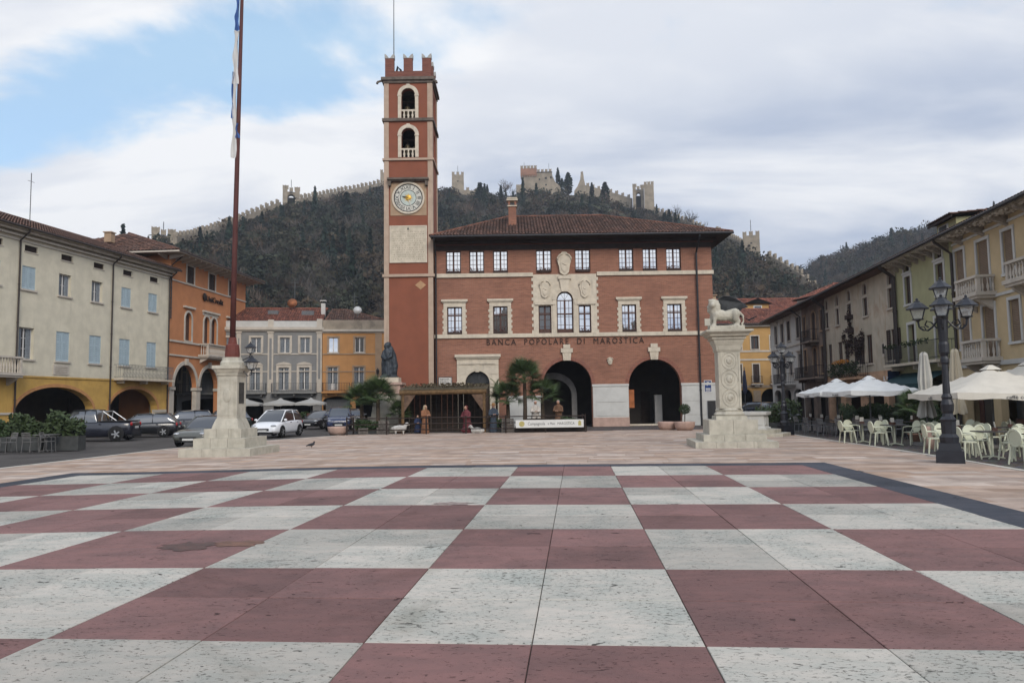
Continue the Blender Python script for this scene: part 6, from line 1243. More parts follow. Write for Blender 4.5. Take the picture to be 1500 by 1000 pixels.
bowl('empty rosy stone bowl left of the topiary bowl', at(9.6, 47.4), .6, .5); bowl('empty rosy stone bowl at the fence end by the blue car', at(-10.75, 46.7), .62, .5)
tp = bowl('terracotta pot post between the pale chairs', at(13.75, 25.2), .2, .75)
# ------------------------------------------------------------------ nativity scene
hu = thing('nativity_stable', 'open-fronted dark timber stable with log beam in front of the clock tower', 'stable', at(-4.35, 47.6), 0)
m_log = M('peeled log', (.13, .078, .035), .85, .3, 5, .4, 20); m_plk = M('weathered planks', (.035, .026, .02), .9, .3, 5, .4, 20); m_thatch = M('mossy thatch', (.085, .068, .04), .95, .4, 8, .6, 25)
MB().tube([(-2.75, 0, 2.52), (2.7, 0, 2.56)], .15, 10).build('log_beam', m_log, hu)
for i in range(14): hbox(hu, 'rear_plank', m_plk, (-2.5+.36*i, -2.5+.36*i+.345, 2.6, 2.64, 0, 2.5))
for i in range(9): hbox(hu, 'side_plank', m_plk, (-2.56, -2.52, .1+.28*i, .1+.28*i+.265, 0, 2.4)); hbox(hu, 'side_plank', m_plk, (2.52, 2.56, .1+.28*i, .1+.28*i+.265, 0, 2.4))
for i in range(18): MB().prism([(-2.75+.306*i, -.1, 2.68), (-2.75+.306*i+.3, -.1, 2.68), (-2.75+.306*i+.3, 2.8, 2.95), (-2.75+.306*i, 2.8, 2.95)], (0, 0, .05)).build('roof_plank', m_thatch, hu)
for s in (-1, 1): MB().tube([(s*2.55, 0, 0), (s*2.55, 0, 2.45)], .1, 8).build('post', m_log, hu); MB().prism([(s*2.62, -.05, 1.1), (s*2.62, -.05, 2.38), (s*1.75, -.05, 2.38)], (0, .08, 0)).build('gusset_board', M('bark board', (.12, .075, .05), .9, .3, 4, .4), hu)
leaves_ = MB(); leaves(leaves_, random.Random(3), (0, 1.3, 2.98), (2.8, 1.5, .16), 600, .1); leaves_.build('roof_straw', m_thatch, hu, kind='stuff')
fe = thing('rustic_fence', 'low dark timber rail fence round the nativity scene', 'fence', at(-2.85, 46.0), 0)
nP = 7; xsP = [-7.2+14.4*i/(nP-1) for i in range(nP)]
for i, x in enumerate(xsP):
    MB().tube([(x, 0, 0), (x, 0, 1.08)], .05, 7).build('post', dark_wood, fe)
    if i < nP-1:
        for z in (.28, .62, .98): MB().tube([(x, -.03, z+rnd.uniform(-.02, .02)), (xsP[i+1], -.03, z+rnd.uniform(-.02, .02))], .032, 6).build('rail', dark_wood, fe)
for x in (-7.2, 7.2):
    MB().tube([(x, 1.9, 0), (x, 1.9, 1.08)], .05, 7).build('post', dark_wood, fe)
    for z in (.28, .62, .98): MB().tube([(x, 0, z), (x, 1.9, z)], .032, 6).build('rail', dark_wood, fe)
bn = hbox(None, 'banner', M('white vinyl banner', (.60, .60, .57), .6, .05, 2, 0), (-2.05, 2.05, -.012, .0, -.235, .235)); bn.location = at(2.2, 45.9, .53+.0); tag(bn, 'white lettered banner tied along the fence right of the stable', 'banner')
m_txt = M('banner grey print', (.06, .065, .07), .8, .2, 5, 0); link('print', text_mesh('Campagnola', .25, .004, m_txt, 'print', .85), bn, loc=(-.8, -.016, 0)); link('print', text_mesh('e Men', .22, .004, m_txt, 'print', .8), bn, loc=(.1, -.016, 0)); link('print', text_mesh('MAROSTICA', .22, .004, m_txt, 'print', .85), bn, loc=(.98, -.016, 0)); MB().pz([(-1.68+.17*math.cos(q), .17*math.sin(q)) for q in [2*PI*i/14 for i in range(14)]], -.018, -.013).build('emblem', M('banner yellow', (.42, .36, .14), .8), bn); MB().pz([(1.72, -.13), (1.9, -.13), (1.9, .1), (1.81, .18), (1.72, .1)], -.018, -.013).build('emblem', MATS['banner yellow'], bn)
def robed(label, loc, rz, H, cols, pose='stand', hat=None):
    """robed nativity figure: one continuous body; cloth pieces as children"""
    t = thing('nativity_figure', label, 'statue', loc, rz, 'nativity figures'); s = H/1.65; robe, skin, cape = cols; k = MB(); f = lambda *p: tuple(q*s for q in p)
    if pose == 'kneel': pts = [(0, .12, .1), (0, .05, .38), (0, 0, .62), (0, -.04, .92), (0, -.05, 1.12)]; rs = (.30, .27, .21, .2, .17); hz, hy = 1.36, -.1; k.ball(f(0, -.25, .16), (.2*s, .26*s, .15*s)); k.ball(f(0, .36, .1), (.17*s, .2*s, .1*s))
    elif pose == 'sit': pts = [(0, .1, .42), (0, .06, .62), (0, .03, .9), (0, 0, 1.1)]; rs = (.27, .23, .22, .17); hz, hy = 1.36, -.05; limb(k, [f(-.12, 0, .5), f(-.15, -.38, .5), f(-.14, -.42, .1)], (.13*s, .11*s, .08*s)); limb(k, [f(.12, 0, .5), f(.15, -.38, .52), f(.14, -.42, .1)], (.13*s, .11*s, .08*s))
    else: pts = [(0, .02, .08), (0, .01, .4), (0, 0, .8), (0, 0, 1.1), (0, 0, 1.32)]; rs = (.26, .22, .18, .19, .15); hz, hy = 1.53, -.03
    limb(k, [f(*p) for p in pts], [r*s for r in rs]); top = pts[-1]
    for sx in (-1, 1): sh2 = (sx*.19, top[1], top[2]-.02); limb(k, [f(*sh2), f(sx*.26, top[1]-.1, top[2]-.27), f(sx*.10, top[1]-.3, top[2]-.26)], (.085*s, .07*s, .05*s))
    k.tube([f(0, top[1], top[2]+.02), f(0, hy, hz-.06)], .06*s, 8); k.ball(f(0, hy, hz), (.095*s, .115*s, .13*s)); k.ball(f(0, hy-.115, hz-.01), (.02*s, .025*s, .03*s))
    o = k.build('body', robe, t); mod_smooth(o, .032, it=3)
    h = MB().ball(f(0, hy-.035, hz+.005), (.085*s, .092*s, .11*s), 10, 8); h.ball(f(0, hy-.13, hz-.005), (.016*s, .022*s, .026*s), 6, 5); h.build('face', skin, t, True)
    e_ = MB(); [e_.ball(f(sx*.034, hy-.12, hz+.02), (.012*s, .01*s, .008*s), 6, 4) for sx in (-1, 1)]; e_.box(-.022*s, .022*s, (hy-.128)*s, (hy-.12)*s, (hz-.055)*s, (hz-.048)*s); e_.build('eyes_and_mouth', dark_wood, t)
    for sx in (-1, 1):
        hd = MB(); c = (sx*.05, top[1]-.36, top[2]-.25); hd.ball(f(*c), (.038*s, .05*s, .028*s), 8, 5)
        for q in range(4): hd.tube([f(c[0]-.028+.018*q, c[1]-.04, c[2]), f(c[0]-.028+.018*q, c[1]-.085+.006*abs(q-1.5), c[2]+.005), f(c[0]-.028+.018*q, c[1]-.1+.006*abs(q-1.5), c[2]-.025)], .009*s, 5)
        hd.tube([f(c[0]-sx*.035, c[1]-.01, c[2]+.01), f(c[0]-sx*.05, c[1]-.05, c[2]+.03)], .01*s, 5); hd.build('hand', skin, t, True)
    if hat == 'veil': v = MB(); limb(v, [f(0, hy+.03, hz+.03), f(0, hy+.07, hz-.2), f(0, top[1]+.06, top[2]-.3)], (.125*s, .14*s, .2*s)); o = v.build('veil', cape, t); mod_smooth(o, .03, it=2)
    elif hat == 'hat': MB().lathe([(.2*s, 0), (.21*s, .02*s), (.1*s, .04*s), (.09*s, .13*s), (.02*s, .15*s)], 14, f(0, hy, hz+.07)).build('hat', cape, t, True)
    else: v = MB(); v.ball(f(0, hy+.03, hz+.035), (.105*s, .12*s, .115*s)); v.build('hair', cape, t, True)
    return t
cT = lambda n, c: M(n, c, .85, .15, 6, .2)
skin = cT('painted skin', (.38, .22, .15)); 
robed('nativity figure of a woman in beige veil and orange-brown robe', at(-5.42, 46.9), .6, 1.72, (cT('orange robe', (.22, .10, .05)), skin, cT('beige veil', (.34, .27, .17))), 'stand', 'veil'); robed('kneeling nativity figure in crimson with grey trousers', at(-2.85, 47.0), -.5, 1.85, (cT('crimson robe', (.12, .03, .035)), skin, cT('dark red cap', (.10, .02, .02))), 'kneel'); robed('nativity figure in blue smock and round brown hat by the stable post', at(-1.22, 47.1), .2, 1.72, (cT('blue smock', (.04, .052, .07)), skin, cT('brown hat', (.22, .11, .04))), 'stand', 'hat')
robed('seated white-haired nativity figure in white shirt and red waistcoat', at(1.4, 47.5, .35), .1, 1.75, (cT('white shirt', (.42, .38, .33)), skin, cT('white hair', (.5, .48, .45))), 'sit'); robed('brown-clad nativity figure bending beside the seated one', at(2.85, 47.5, .35), -.3, 1.75, (cT('brown coat', (.13, .07, .04)), skin, cT('grey cap', (.22, .21, .2))), 'kneel'); robed('dark nativity figure in blue gown beside the orange-robed woman', at(-5.95, 47.4), .2, 1.25, (cT('navy gown', (.02, .03, .07)), skin, cT('dark hair', (.03, .02, .015))), 'kneel', 'veil')
vs_ = MB(); hbox(None, 'workbench', m_plk, (-.55, .55, -.3, .3, 0, .82)).location = at(1.4, 46.75); tag(bpy.data.objects['workbench'], 'rough dark timber bench in front of the seated figure', 'bench')
stg = hbox(None, 'stage_platform', m_plk, (-2.2, 2.2, -.9, 1.2, 0, .33)); stg.location = at(2.3, 47.4); tag(stg, 'low dark timber stage behind the banner', 'stage')
def sheep(label, loc, rz, s=1.0):
    t = thing('sheep_figure', label, 'statue', loc, rz, 'nativity sheep'); k = MB(); limb(k, [(-.25*s, 0, .32*s), (0, 0, .34*s), (.25*s, 0, .33*s)], (.17*s, .19*s, .17*s)); limb(k, [(.32*s, 0, .42*s), (.42*s, 0, .58*s)], (.11*s, .09*s)); limb(k, [(.45*s, 0, .6*s), (.56*s, 0, .54*s)], (.08*s, .05*s)); k.ball((.42*s, .09*s, .62*s), (.03*s, .06*s, .02*s)); k.ball((.42*s, -.09*s, .62*s), (.03*s, .06*s, .02*s)); k.ball((-.42*s, 0, .34*s), (.06*s, .04*s, .1*s))
    for x in (-.22, .22):
        for y in (-.09, .09): limb(k, [(x*s, y*s, .25*s), (x*s, y*s, .02*s)], (.06*s, .035*s))
    o = k.build('body', cT('sheep wool', (.48, .46, .42)), t); mod_smooth(o, .025, it=1); return t
sheep('white sheep figure behind the fence near the bronze statue', at(-6.95, 46.5), .3, 1.05); sheep('white sheep figure lying by the crimson kneeling figure', at(-2.2, 46.6, -.18), 2.8, 1.0)
def crate(label, loc, rz, w, h, mat):
    t = thing('wooden_crate', label, 'crate', loc, rz, 'crates by the fence'); 
    for i in range(4):
        z = h*i/4; hbox(t, 'slat', mat, (-w/2, w/2, -w/3, -w/3+.02, z+.01, z+h/4-.02)); hbox(t, 'slat', mat, (-w/2, w/2, w/3-.02, w/3, z+.01, z+h/4-.02))
    hbox(t, 'end_board', mat, (-w/2, -w/2+.02, -w/3+.021, w/3-.021, 0, h)); hbox(t, 'end_board', mat, (w/2-.02, w/2, -w/3+.021, w/3-.021, 0, h)); hbox(t, 'corner_post', mat, (-w/2+.03, -w/2+.09, -w/3-.03, -w/3-.001, 0, h)); hbox(t, 'corner_post', mat, (w/2-.09, w/2-.03, -w/3-.03, -w/3-.001, 0, h)); return t
m_crg = M('grey crate wood', (.14, .125, .11), .9, .25, 6, .3)
crate('lower grey slatted crate beside the banner', at(-.35, 46.5), .1, .75, .45, m_crg); crate('upper grey slatted crate stacked beside the banner', at(-.33, 46.5, .452), -.05, .7, .42, m_crg); crate('slatted crate near the fence corner with the stone bowl', at(-9.2, 46.7), .2, .6, .4, m_crg); crate('slatted crate with pots beside the fan palm tub', at(-8.0, 46.8), -.1, .7, .42, m_crg); crate('upper slatted crate beside the fan palm tub', at(-7.95, 46.8, .425), .15, .65, .4, m_crg)
# ------------------------------------------------------------------ cars
m_tyre = M('tyre rubber', (.012, .012, .012), .85, .2, 9, .2); m_rim = paint('alloy rim', (.42, .43, .44), .35, .5, .7); m_headl = glass('headlamp glass', (.25, .26, .27), .25); m_tail = paint('tail lamp red', (.30, .012, .012), .25); m_plate = M('number plate', (.55, .55, .52), .5, .05); m_blk = M('black trim', (.012, .012, .013), .6, .2)
def car(label, loc, rz, L_, Wd, H, col, style='hatch', name='parked_car', rough=.25):
    t = thing(name, label, 'pickup' if style == 'pickup' else 'car', loc, rz); bm_ = paint('car paint '+label[:24], col, rough, .5, .0, .6)
    belt = H*.60; gc = .17; hl = L_/2
    if style == 'sedan': top = [(-hl, .52), (-hl+.08, .62), (-hl+.55, .66), (-.5, .64), (.55, .62), (hl-1.1, .60), (hl-.35, .52), (hl-.05, .44), (hl, .36)]; gh = (-1.45, -.75, .45, 1.15)
    elif style == 'pickup': top = [(-hl, .56), (-hl+.05, .60), (-hl+.5, .60), (-.5, .60), (.7, .60), (hl-1.2, .60), (hl-.4, .58), (hl-.05, .50), (hl, .40)]; gh = (-.75, -.6, .55, 1.15)
    elif style == 'suv': top = [(-hl, .56), (-hl+.06, .62), (-hl+.4, .63), (-.5, .63), (.6, .63), (hl-.95, .60), (hl-.3, .55), (hl-.04, .46), (hl, .36)]; gh = (-hl+.22, -hl+.62, .35, 1.0)
    else: top = [(-hl, .50), (-hl+.05, .60), (-hl+.3, .63), (-.5, .62), (.7, .59), (hl-.85, .575), (hl-.3, .50), (hl-.05, .41), (hl, .34)]; gh = (-hl+.12, -hl+.62, .25, 1.2)
    k = MB(); n = 0; ring = []
    xs_ = [p[0] for p in top]
    for x, zt in top:
        zt *= H; e = min(1.0, .80+.2*min(1, (hl-abs(x))/.45)**.6); w = Wd/2*e; zb = gc if abs(x) < hl-.05 else gc+.1
        zt = max(zt, zb+.12)
        pr = [(w*.90, zb), (w*.98, zb+.12), (w, zb+(zt-zb)*.45), (w*.985, zb+(zt-zb)*.72), (w*.93, zt-.035), (w*.80, zt), (0, zt+.018)]
        ring.append([(x, y, z) for y, z in pr]+[(x, -y, z) for y, z in reversed(pr[:-1])])
    m_ = len(ring[0]); k.v = [p for r in ring for p in r]
    k.f = [(i*m_+j, i*m_+(j+1) % m_, (i+1)*m_+(j+1) % m_, (i+1)*m_+j) for i in range(len(ring)-1) for j in range(m_)]+[tuple(range(m_-1, -1, -1)), tuple((len(ring)-1)*m_+j for j in range(m_))]
    body = k.build('body', bm_, t, True); mod_smooth(body, None, 1)
    zb_ = [b for a, b in top]; zr = H; r0, r1, f1, f0 = gh; wb, wt = Wd/2*.90, Wd/2*.70
    zbase = lambda x: H*np.interp(x, xs_, [p[1] for p in top])-.02
    A_ = [(r0, wb*.93, zbase(r0)), (r1, wt*.93, zr-.06), ((r1+f1)/2, wt, zr-.03), (f1, wt*.95, zr-.07), (f0, wb*.95, zbase(f0))]
    sx_ = [r0, r0+(r1-r0)*.5, r1, r1+(f1-r1)*.33, r1+(f1-r1)*.66, f1, f1+(f0-f1)*.5, f0]; tz_ = []
    for x in sx_: tz_.append(np.interp(x, [r0, r1, (r1+f1)/2, f1, f0], [zbase(r0)+.02, zr-.05, zr-.01, zr-.06, zbase(f0)+.02])+(.03 if x in (sx_[1], sx_[6]) else 0))
    g = MB(); rf = MB()
    def section(x, zt, e=0.0):
        z0 = zbase(x); h_ = max(.01, (zt-z0)/(zr-z0)); w1 = wb+(wt-wb)*h_
        return [(x, wb+e, z0), (x, (wb+w1)/2+.015+e, z0+(zt-z0)*.55), (x, w1+e, zt-.04*h_+e), (x, w1*.75, zt+.012*h_+e), (x, 0, zt+.03*h_+e), (x, -w1*.75, zt+.012*h_+e), (x, -w1-e, zt-.04*h_+e), (x, -(wb+w1)/2-.015-e, z0+(zt-z0)*.55), (x, -wb-e, z0)]
    g.v = [p for x, z in zip(sx_, tz_) for p in section(x, z)]; g.f = [(i*9+j, i*9+j+1, i*9+10+j, i*9+9+j) for i in range(7) for j in range(8)]
    gl = g.build('windows', glass_car, t, True)
    for x, z in list(zip(sx_, tz_))[2:6]: rf.v += section(x, z, .008)[2:7]
    rf.f = [(i*5+j, i*5+j+1, i*5+6+j, i*5+5+j) for i in range(3) for j in range(4)]
    rf.build('roof', bm_, t, True)
    for sgn in (1, -1):
        pl_ = MB(); off = lambda p, d=.012: (p[0], sgn*(p[1]+d), p[2]+.005)
        pl_.tube([off(A_[4]), off(A_[3]), off(A_[2]), off(A_[1]), off(A_[0])], .035, 5); xm_ = (r1+f1)/2-.05; pl_.tube([(xm_, sgn*(wb+.005), zbase(0)), (xm_, sgn*(wt+.012), zr-.05)], .032, 4); pl_.build('pillar', bm_ if style != 'pickup' else m_blk, t)
        MB().ball((f0-.25, sgn*(wb+.13), zbase(f0-.25)+.09), (.07, .11, .075), 8, 6).build('mirror', bm_, t, True); MB().box(-.02, .10, sgn*Wd/2*.99-.012, sgn*Wd/2*.99+.012, belt*.86, belt*.9).box(-1.0, -.88, sgn*Wd/2*.99-.012, sgn*Wd/2*.99+.012, belt*.86, belt*.9).build('door_handle', m_blk, t)
    wr = .31 if style in ('hatch', 'sedan') else .37; fx, rx = hl-.82, -hl+.78
    for x in (fx, rx):
        for sgn in (1, -1):
            y = sgn*(Wd/2-.075); MB().lathe([(wr*1.17, -.02), (wr*1.17, .0)], 20).build('wheel_arch', m_blk, t); a = t.children[-1] if False else bpy.data.objects[-1] if False else None
            wa = [o for o in t.children if o.name.startswith('wheel_arch')][-1]; wa.rotation_euler = (PI/2, 0, 0); wa.location = (x, sgn*(Wd/2*.985)-(.006 if sgn > 0 else .014), wr+.03)
            w = MB().lathe([(wr*.6, -.10), (wr*.92, -.11), (wr, -.06), (wr, .06), (wr*.92, .11), (wr*.6, .10)], 22).build('wheel', m_tyre, t, True); w.rotation_euler = (PI/2, 0, 0); w.location = (x, y, wr)
            rim = MB().lathe([(wr*.62, -.09), (wr*.64, .0), (wr*.62, .09)], 18); rim.build('rim_barrel', m_blk, w); sp_ = MB()
            for q in range(5):
                a_ = 2*PI*q/5
                for zz_ in (.095, -.115): sp_.prism([(wr*.1*math.cos(a_+1.3), wr*.1*math.sin(a_+1.3), zz_), (wr*.62*math.cos(a_+.16), wr*.62*math.sin(a_+.16), zz_), (wr*.62*math.cos(a_-.16), wr*.62*math.sin(a_-.16), zz_), (wr*.1*math.cos(a_-1.3), wr*.1*math.sin(a_-1.3), zz_)], (0, 0, .02))
            sp_.build('rim', m_rim, w)
    zf = H*.40
    for sgn in (1, -1):
        MB().ball((hl-.16, sgn*Wd*.34, H*.425), (.17, .17, .065), 10, 7).build('headlight', m_headl, t, True); MB().ball((-hl+.05, sgn*Wd*.36, H*.52), (.07, .13, .12), 8, 6).build('tail_light', m_tail, t, True)
    hbox(t, 'grille', m_blk, (hl-.1, hl+.012, -Wd*.22, Wd*.22, H*.25, H*.33)); hbox(t, 'lower_intake', m_blk, (hl-.2, hl+.006, -Wd*.33, Wd*.33, gc+.06, H*.2)); hbox(t, 'number_plate', m_plate, (hl+.012, hl+.022, -.26, .26, H*.215, H*.28)); hbox(t, 'number_plate', m_plate, (-hl-.02, -hl-.01, -.26, .26, H*.38, H*.45)); hbox(t, 'bumper', m_blk, (-hl-.01, -hl+.2, -Wd*.42, Wd*.42, gc+.02, gc+.16))
    if style == 'pickup':
        hbox(t, 'bed_cover', m_blk, (-hl+.1, -.85, -Wd*.44, Wd*.44, H*.6, H*.63)); ch = MB(); [ch.tube([(-.95, y, H*.62), (-1.02, y, H*.93)], .035, 6).tube([(-1.02, y, H*.93), (-1.75, y, H*.63)], .03, 6) for y in (-.7, .7)]; ch.tube([(-1.02, -.7, H*.93), (-1.02, .7, H*.93)], .035, 6); ch.build('roll_bar', m_rim, t)
    return t
def hd(dx_, dy_): return math.atan2(dy_, dx_)
car('small white hatchback parked facing the square beside the flagpole monument', at(-14.2, 45.9), hd(-.13, -.99), 4.05, 1.75, 1.6, (.72, .73, .74), 'hatch')
car('metallic grey sedan parked behind the flagpole pedestal', at(-14.75, 37.3), hd(-.09, -1), 4.6, 1.82, 1.42, (.065, .066, .055), 'sedan')
car('dark navy pickup with chrome roll bar before the yellow arcade', at(-24.3, 43.6), hd(-1, -.12), 5.2, 1.85, 1.78, (.008, .009, .016), 'pickup', 'pickup_truck')
car('black hatchback parked behind the pickup tailgate', at(-23.4, 48.2), hd(-1, -.25), 4.2, 1.78, 1.48, (.010, .011, .013), 'hatch')
car('dark estate car parked beyond the black hatchback by the orange palazzo', at(-23.4, 54.0), hd(-.9, -.5), 4.4, 1.8, 1.6, (.014, .015, .02), 'suv'); car('dark green car parked under the orange palazzo arches', at(-22.2, 58.0), hd(-.9, -.5), 4.3, 1.78, 1.55, (.015, .02, .018), 'suv')
car('blue car facing the square at the left end of the rail fence', at(-12.75, 56.0), hd(.18, -1), 4.3, 1.8, 1.66, (.02, .03, .075), 'suv'); car('black low car behind the blue car at the ochre house', at(-15.2, 60.5), hd(-.3, -1), 4.2, 1.76, 1.42, (.01, .01, .012), 'hatch'); car('grey car parked under the ochre house arches', at(-14.2, 68.5), hd(.2, -1), 4.2, 1.76, 1.5, (.06, .065, .07), 'hatch')
car('silver car at the street end beside the golden house', at(22.6, 67.0), hd(-.25, -1), 4.2, 1.76, 1.52, (.36, .38, .40), 'hatch'); car('black car parked at the street end near the far street lamp', at(21.0, 58.5), hd(-.2, -1), 4.2, 1.76, 1.45, (.012, .012, .014), 'hatch'); car('dark blue car under the golden house arcade', at(25.6, 82.5), hd(-1, 0), 4.2, 1.76, 1.5, (.012, .02, .035), 'hatch')
# ---- café parasols and drinkers' screens of the grey house, bins, pigeon
for i, x in enumerate((-24.6, -21.6, -18.9)): parasol(('white café parasol at the orange palazzo end of the grey house', 'white café parasol under the middle of the grey house', 'white café parasol under the grey house end by the ochre house')[i], at(x, 70.2+.45*i), .15, 2.7, 2.4, 2.05, 2.45, canvas('greyed parasol canvas', (.36, .36, .34)), group='grey house parasols')
hedge('shrub_planter', 'dark shrub planter under the grey house parasols', at(-19.6, 69.6), .15, 3.6, .6, 1.2, m_leaf, 500, .1, .6)
hbox(None, 'terrace_screen', M('brown screen', (.09, .04, .03), .8), (-1.1, 1.1, -.03, .03, 0, 1.1)).location = at(-17.6, 69.0); tag(bpy.data.objects['terrace_screen'], 'brown terrace screen beside the white hatchback under the grey house', 'screen')
pg = thing('pigeon', 'small dark pigeon standing on the beige paving near the flagpole', 'pigeon', at(-8.6, 32.5), .5); k = MB(); limb(k, [(-.12, 0, .13), (0, 0, .14), (.08, 0, .17)], (.045, .07, .055)); limb(k, [(.09, 0, .2), (.11, 0, .25)], (.035, .035)); k.tube([(-.1, 0, .13), (-.24, 0, .09)], [.04, .02], 6); k.tube([(.13, 0, .25), (.17, 0, .24)], [.012, .004], 5); o = k.build('body', M('pigeon grey', (.03, .032, .038), .7, .3), pg); mod_smooth(o, .012, it=1); MB().tube([(0, .025, .09), (.01, .025, 0)], .007, 4).build('leg', m_rust2, pg); MB().tube([(0, -.025, .09), (.01, -.025, 0)], .007, 4).build('leg', m_rust2, pg)
fg = thing('furled_flag', 'furled dark flag on a pole beside the golden house arch', 'flag', at(20.2, 66), 0); MB().tube([(0, 0, 0), (0, 0, 4.6)], .04, 6).build('pole', iron_g, fg); cl = MB(); cl.lathe([(.05, 2.2), (.2, 2.5), (.18, 3.2), (.08, 4.3)], 9); cl.build('cloth', M('flag navy cloth', (.04, .05, .09), .9, .3, 3, .3), fg)
# ------------------------------------------------------------------ the castle hill
CR1 = [(-60, 330, 20), (-40, 260, 30), (-28.6, 228, 41), (-25, 254, 50), (-22.3, 286, 60.5), (-19.5, 318, 74), (-16.2, 344, 89.5), (-12.8, 379, 105), (-9.7, 406, 117), (-5.6, 417, 121), (-3.9, 421, 119.5), (-1.4, 420, 119.5), (2.3, 420, 121), (5.9, 422, 119), (8, 419, 112), (10.4, 407, 102), (13.5, 381, 88.5), (15.9, 354, 74.5), (18, 316, 57.5), (20.1, 298, 46.5), (21.6, 285, 38), (24, 275, 22), (28, 270, 6), (60, 270, 2)]
CR2 = [(-60, 560, 30), (0, 560, 40), (17, 520, 66), (20.1, 511, 80), (21.9, 507, 84), (23.7, 502, 88), (26.3, 491, 92), (28.4, 489, 94), (30.8, 489, 97), (33.1, 490, 99), (36, 488, 102), (45, 480, 90), (60, 480, 60)]
def crest(T, th):
    th = max(T[0][0], min(T[-1][0], th))
    for a, b in zip(T, T[1:]):
        if th <= b[0]: t = (th-a[0])/(b[0]-a[0]); return a[1]+(b[1]-a[1])*t, a[2]+(b[2]-a[2])*t
    return T[-1][1:]
def hillz(X, Y):
    th = math.degrees(math.atan2(X, Y)); r = math.hypot(X, Y); z = -1.0
    for T, r0, pw in ((CR1, 118, 1.12), (CR2, 230, 1.2)):
        Rc, zc = crest(T, th)
        if r <= r0: h = 0
        elif r <= Rc: h = zc*((r-r0)/(Rc-r0))**pw
        else: h = zc*max(0, 1-((r-Rc)/260)**1.5)
        z = max(z, h-.8)
    return z+(1.6*math.sin(X*.045+1)*math.cos(Y*.037) if r > 150 else 0)*min(1, max(0, z)/25)
m_hill = M('wooded slope soil', (.035, .033, .022), .95, .35, .05, .3, .5, dirt=.5, dcol=(.06, .045, .03))
hm = MB(); TH = [-58+1.3*i for i in range(90)]; RR = [112+9*i for i in range(62)]
for r in RR:
    for t in TH: X, Y = r*math.sin(math.radians(t)), r*math.cos(math.radians(t)); hm.v.append((X, Y, hillz(X, Y)))
n = len(TH); hm.f = [(j*n+i, j*n+i+1, (j+1)*n+i+1, (j+1)*n+i) for j in range(len(RR)-1) for i in range(n-1)]
hm.build('hill', m_hill, kind='structure', smooth=True)
# woods: crowns made of small leaf faces, one mass. A few crown types, many trees.
def crown_type(kind, nq, seed):
    R = np.random.RandomState(seed); V = []
    if kind == 'round':
        lobes = [(R.uniform(-.45, .45), R.uniform(-.45, .45), R.uniform(.45, 1.05), R.uniform(.28, .5)) for _ in range(7)]
        for i in range(nq):
            l = lobes[R.randint(7)]; d = R.normal(size=3); d /= np.linalg.norm(d); V.append((np.array(l[:3])+d*l[3]*R.uniform(.6, 1.05), R.uniform(.07, .15)))
    elif kind == 'bare':
        for i in range(nq):
            d = R.normal(size=3); d /= np.linalg.norm(d); d[2] = abs(d[2]); V.append((np.array((0, 0, .35))+d*np.array((.62, .62, .9))*R.uniform(.3, 1.0), R.uniform(.04, .1)))
    elif kind == 'conifer':
        for i in range(nq):
            t = R.uniform(0, 1)**.8; a = R.uniform(0, 2*PI); rad = .42*(1-t)*(.75+.25*math.cos(t*34))*R.uniform(.55, 1); V.append((np.array((rad*math.cos(a), rad*math.sin(a), .12+1.75*t)), R.uniform(.06, .12)))
    elif kind == 'cypress':
        for i in range(nq):
            t = R.uniform(0, 1); a = R.uniform(0, 2*PI); rad = .2*math.sin(PI*min(1, .12+t*.9))**.7*R.uniform(.55, 1.02); V.append((np.array((rad*math.cos(a), rad*math.sin(a), .05+2.2*t)), R.uniform(.06, .10)))
    P_ = np.zeros((nq, 4, 3)); C = np.zeros((nq, 3))
    for i, (c, s) in enumerate(V):
        a = R.normal(size=3); a /= np.linalg.norm(a); b = np.cross(a, R.normal(size=3)); b /= np.linalg.norm(b)
        k = 2.6 if kind == 'bare' else 1.0; w = .22 if kind == 'bare' else .75
        if kind == 'bare': a = (c-np.array((0, 0, .1))); a /= np.linalg.norm(a); a += R.normal(size=3)*.3
        P_[i] = [c-a*s*k, c+b*s*w, c+a*s*k, c-b*s*w]; g = R.uniform(.75, 1.25); C[i] = g
    return P_, C
TYPES = {'round': [crown_type('round', 150, i) for i in range(4)], 'bare': [crown_type('bare', 130, 20+i) for i in range(3)], 'conifer': [crown_type('conifer', 210, 40+i) for i in range(2)], 'cypress': [crown_type('cypress', 520, 60)]}
m_woods, _b = new_mat('woodland foliage'); _a = N('ShaderNodeAttribute', attribute_name='tint'); L(_a.outputs['Color'], _b.inputs['Base Color']); _b.inputs['Roughness'].default_value = .9; _b.inputs['Specular IOR Level'].default_value = .1
PALS = {'round': [(.030, .034, .021), (.036, .037, .024), (.025, .030, .021), (.046, .041, .026), (.058, .043, .028)], 'bare': [(.078, .067, .055), (.082, .064, .049), (.072, .065, .058), (.090, .062, .044)], 'conifer': [(.018, .030, .020), (.022, .034, .026)], 'cypress': [(.014, .024, .013)]}
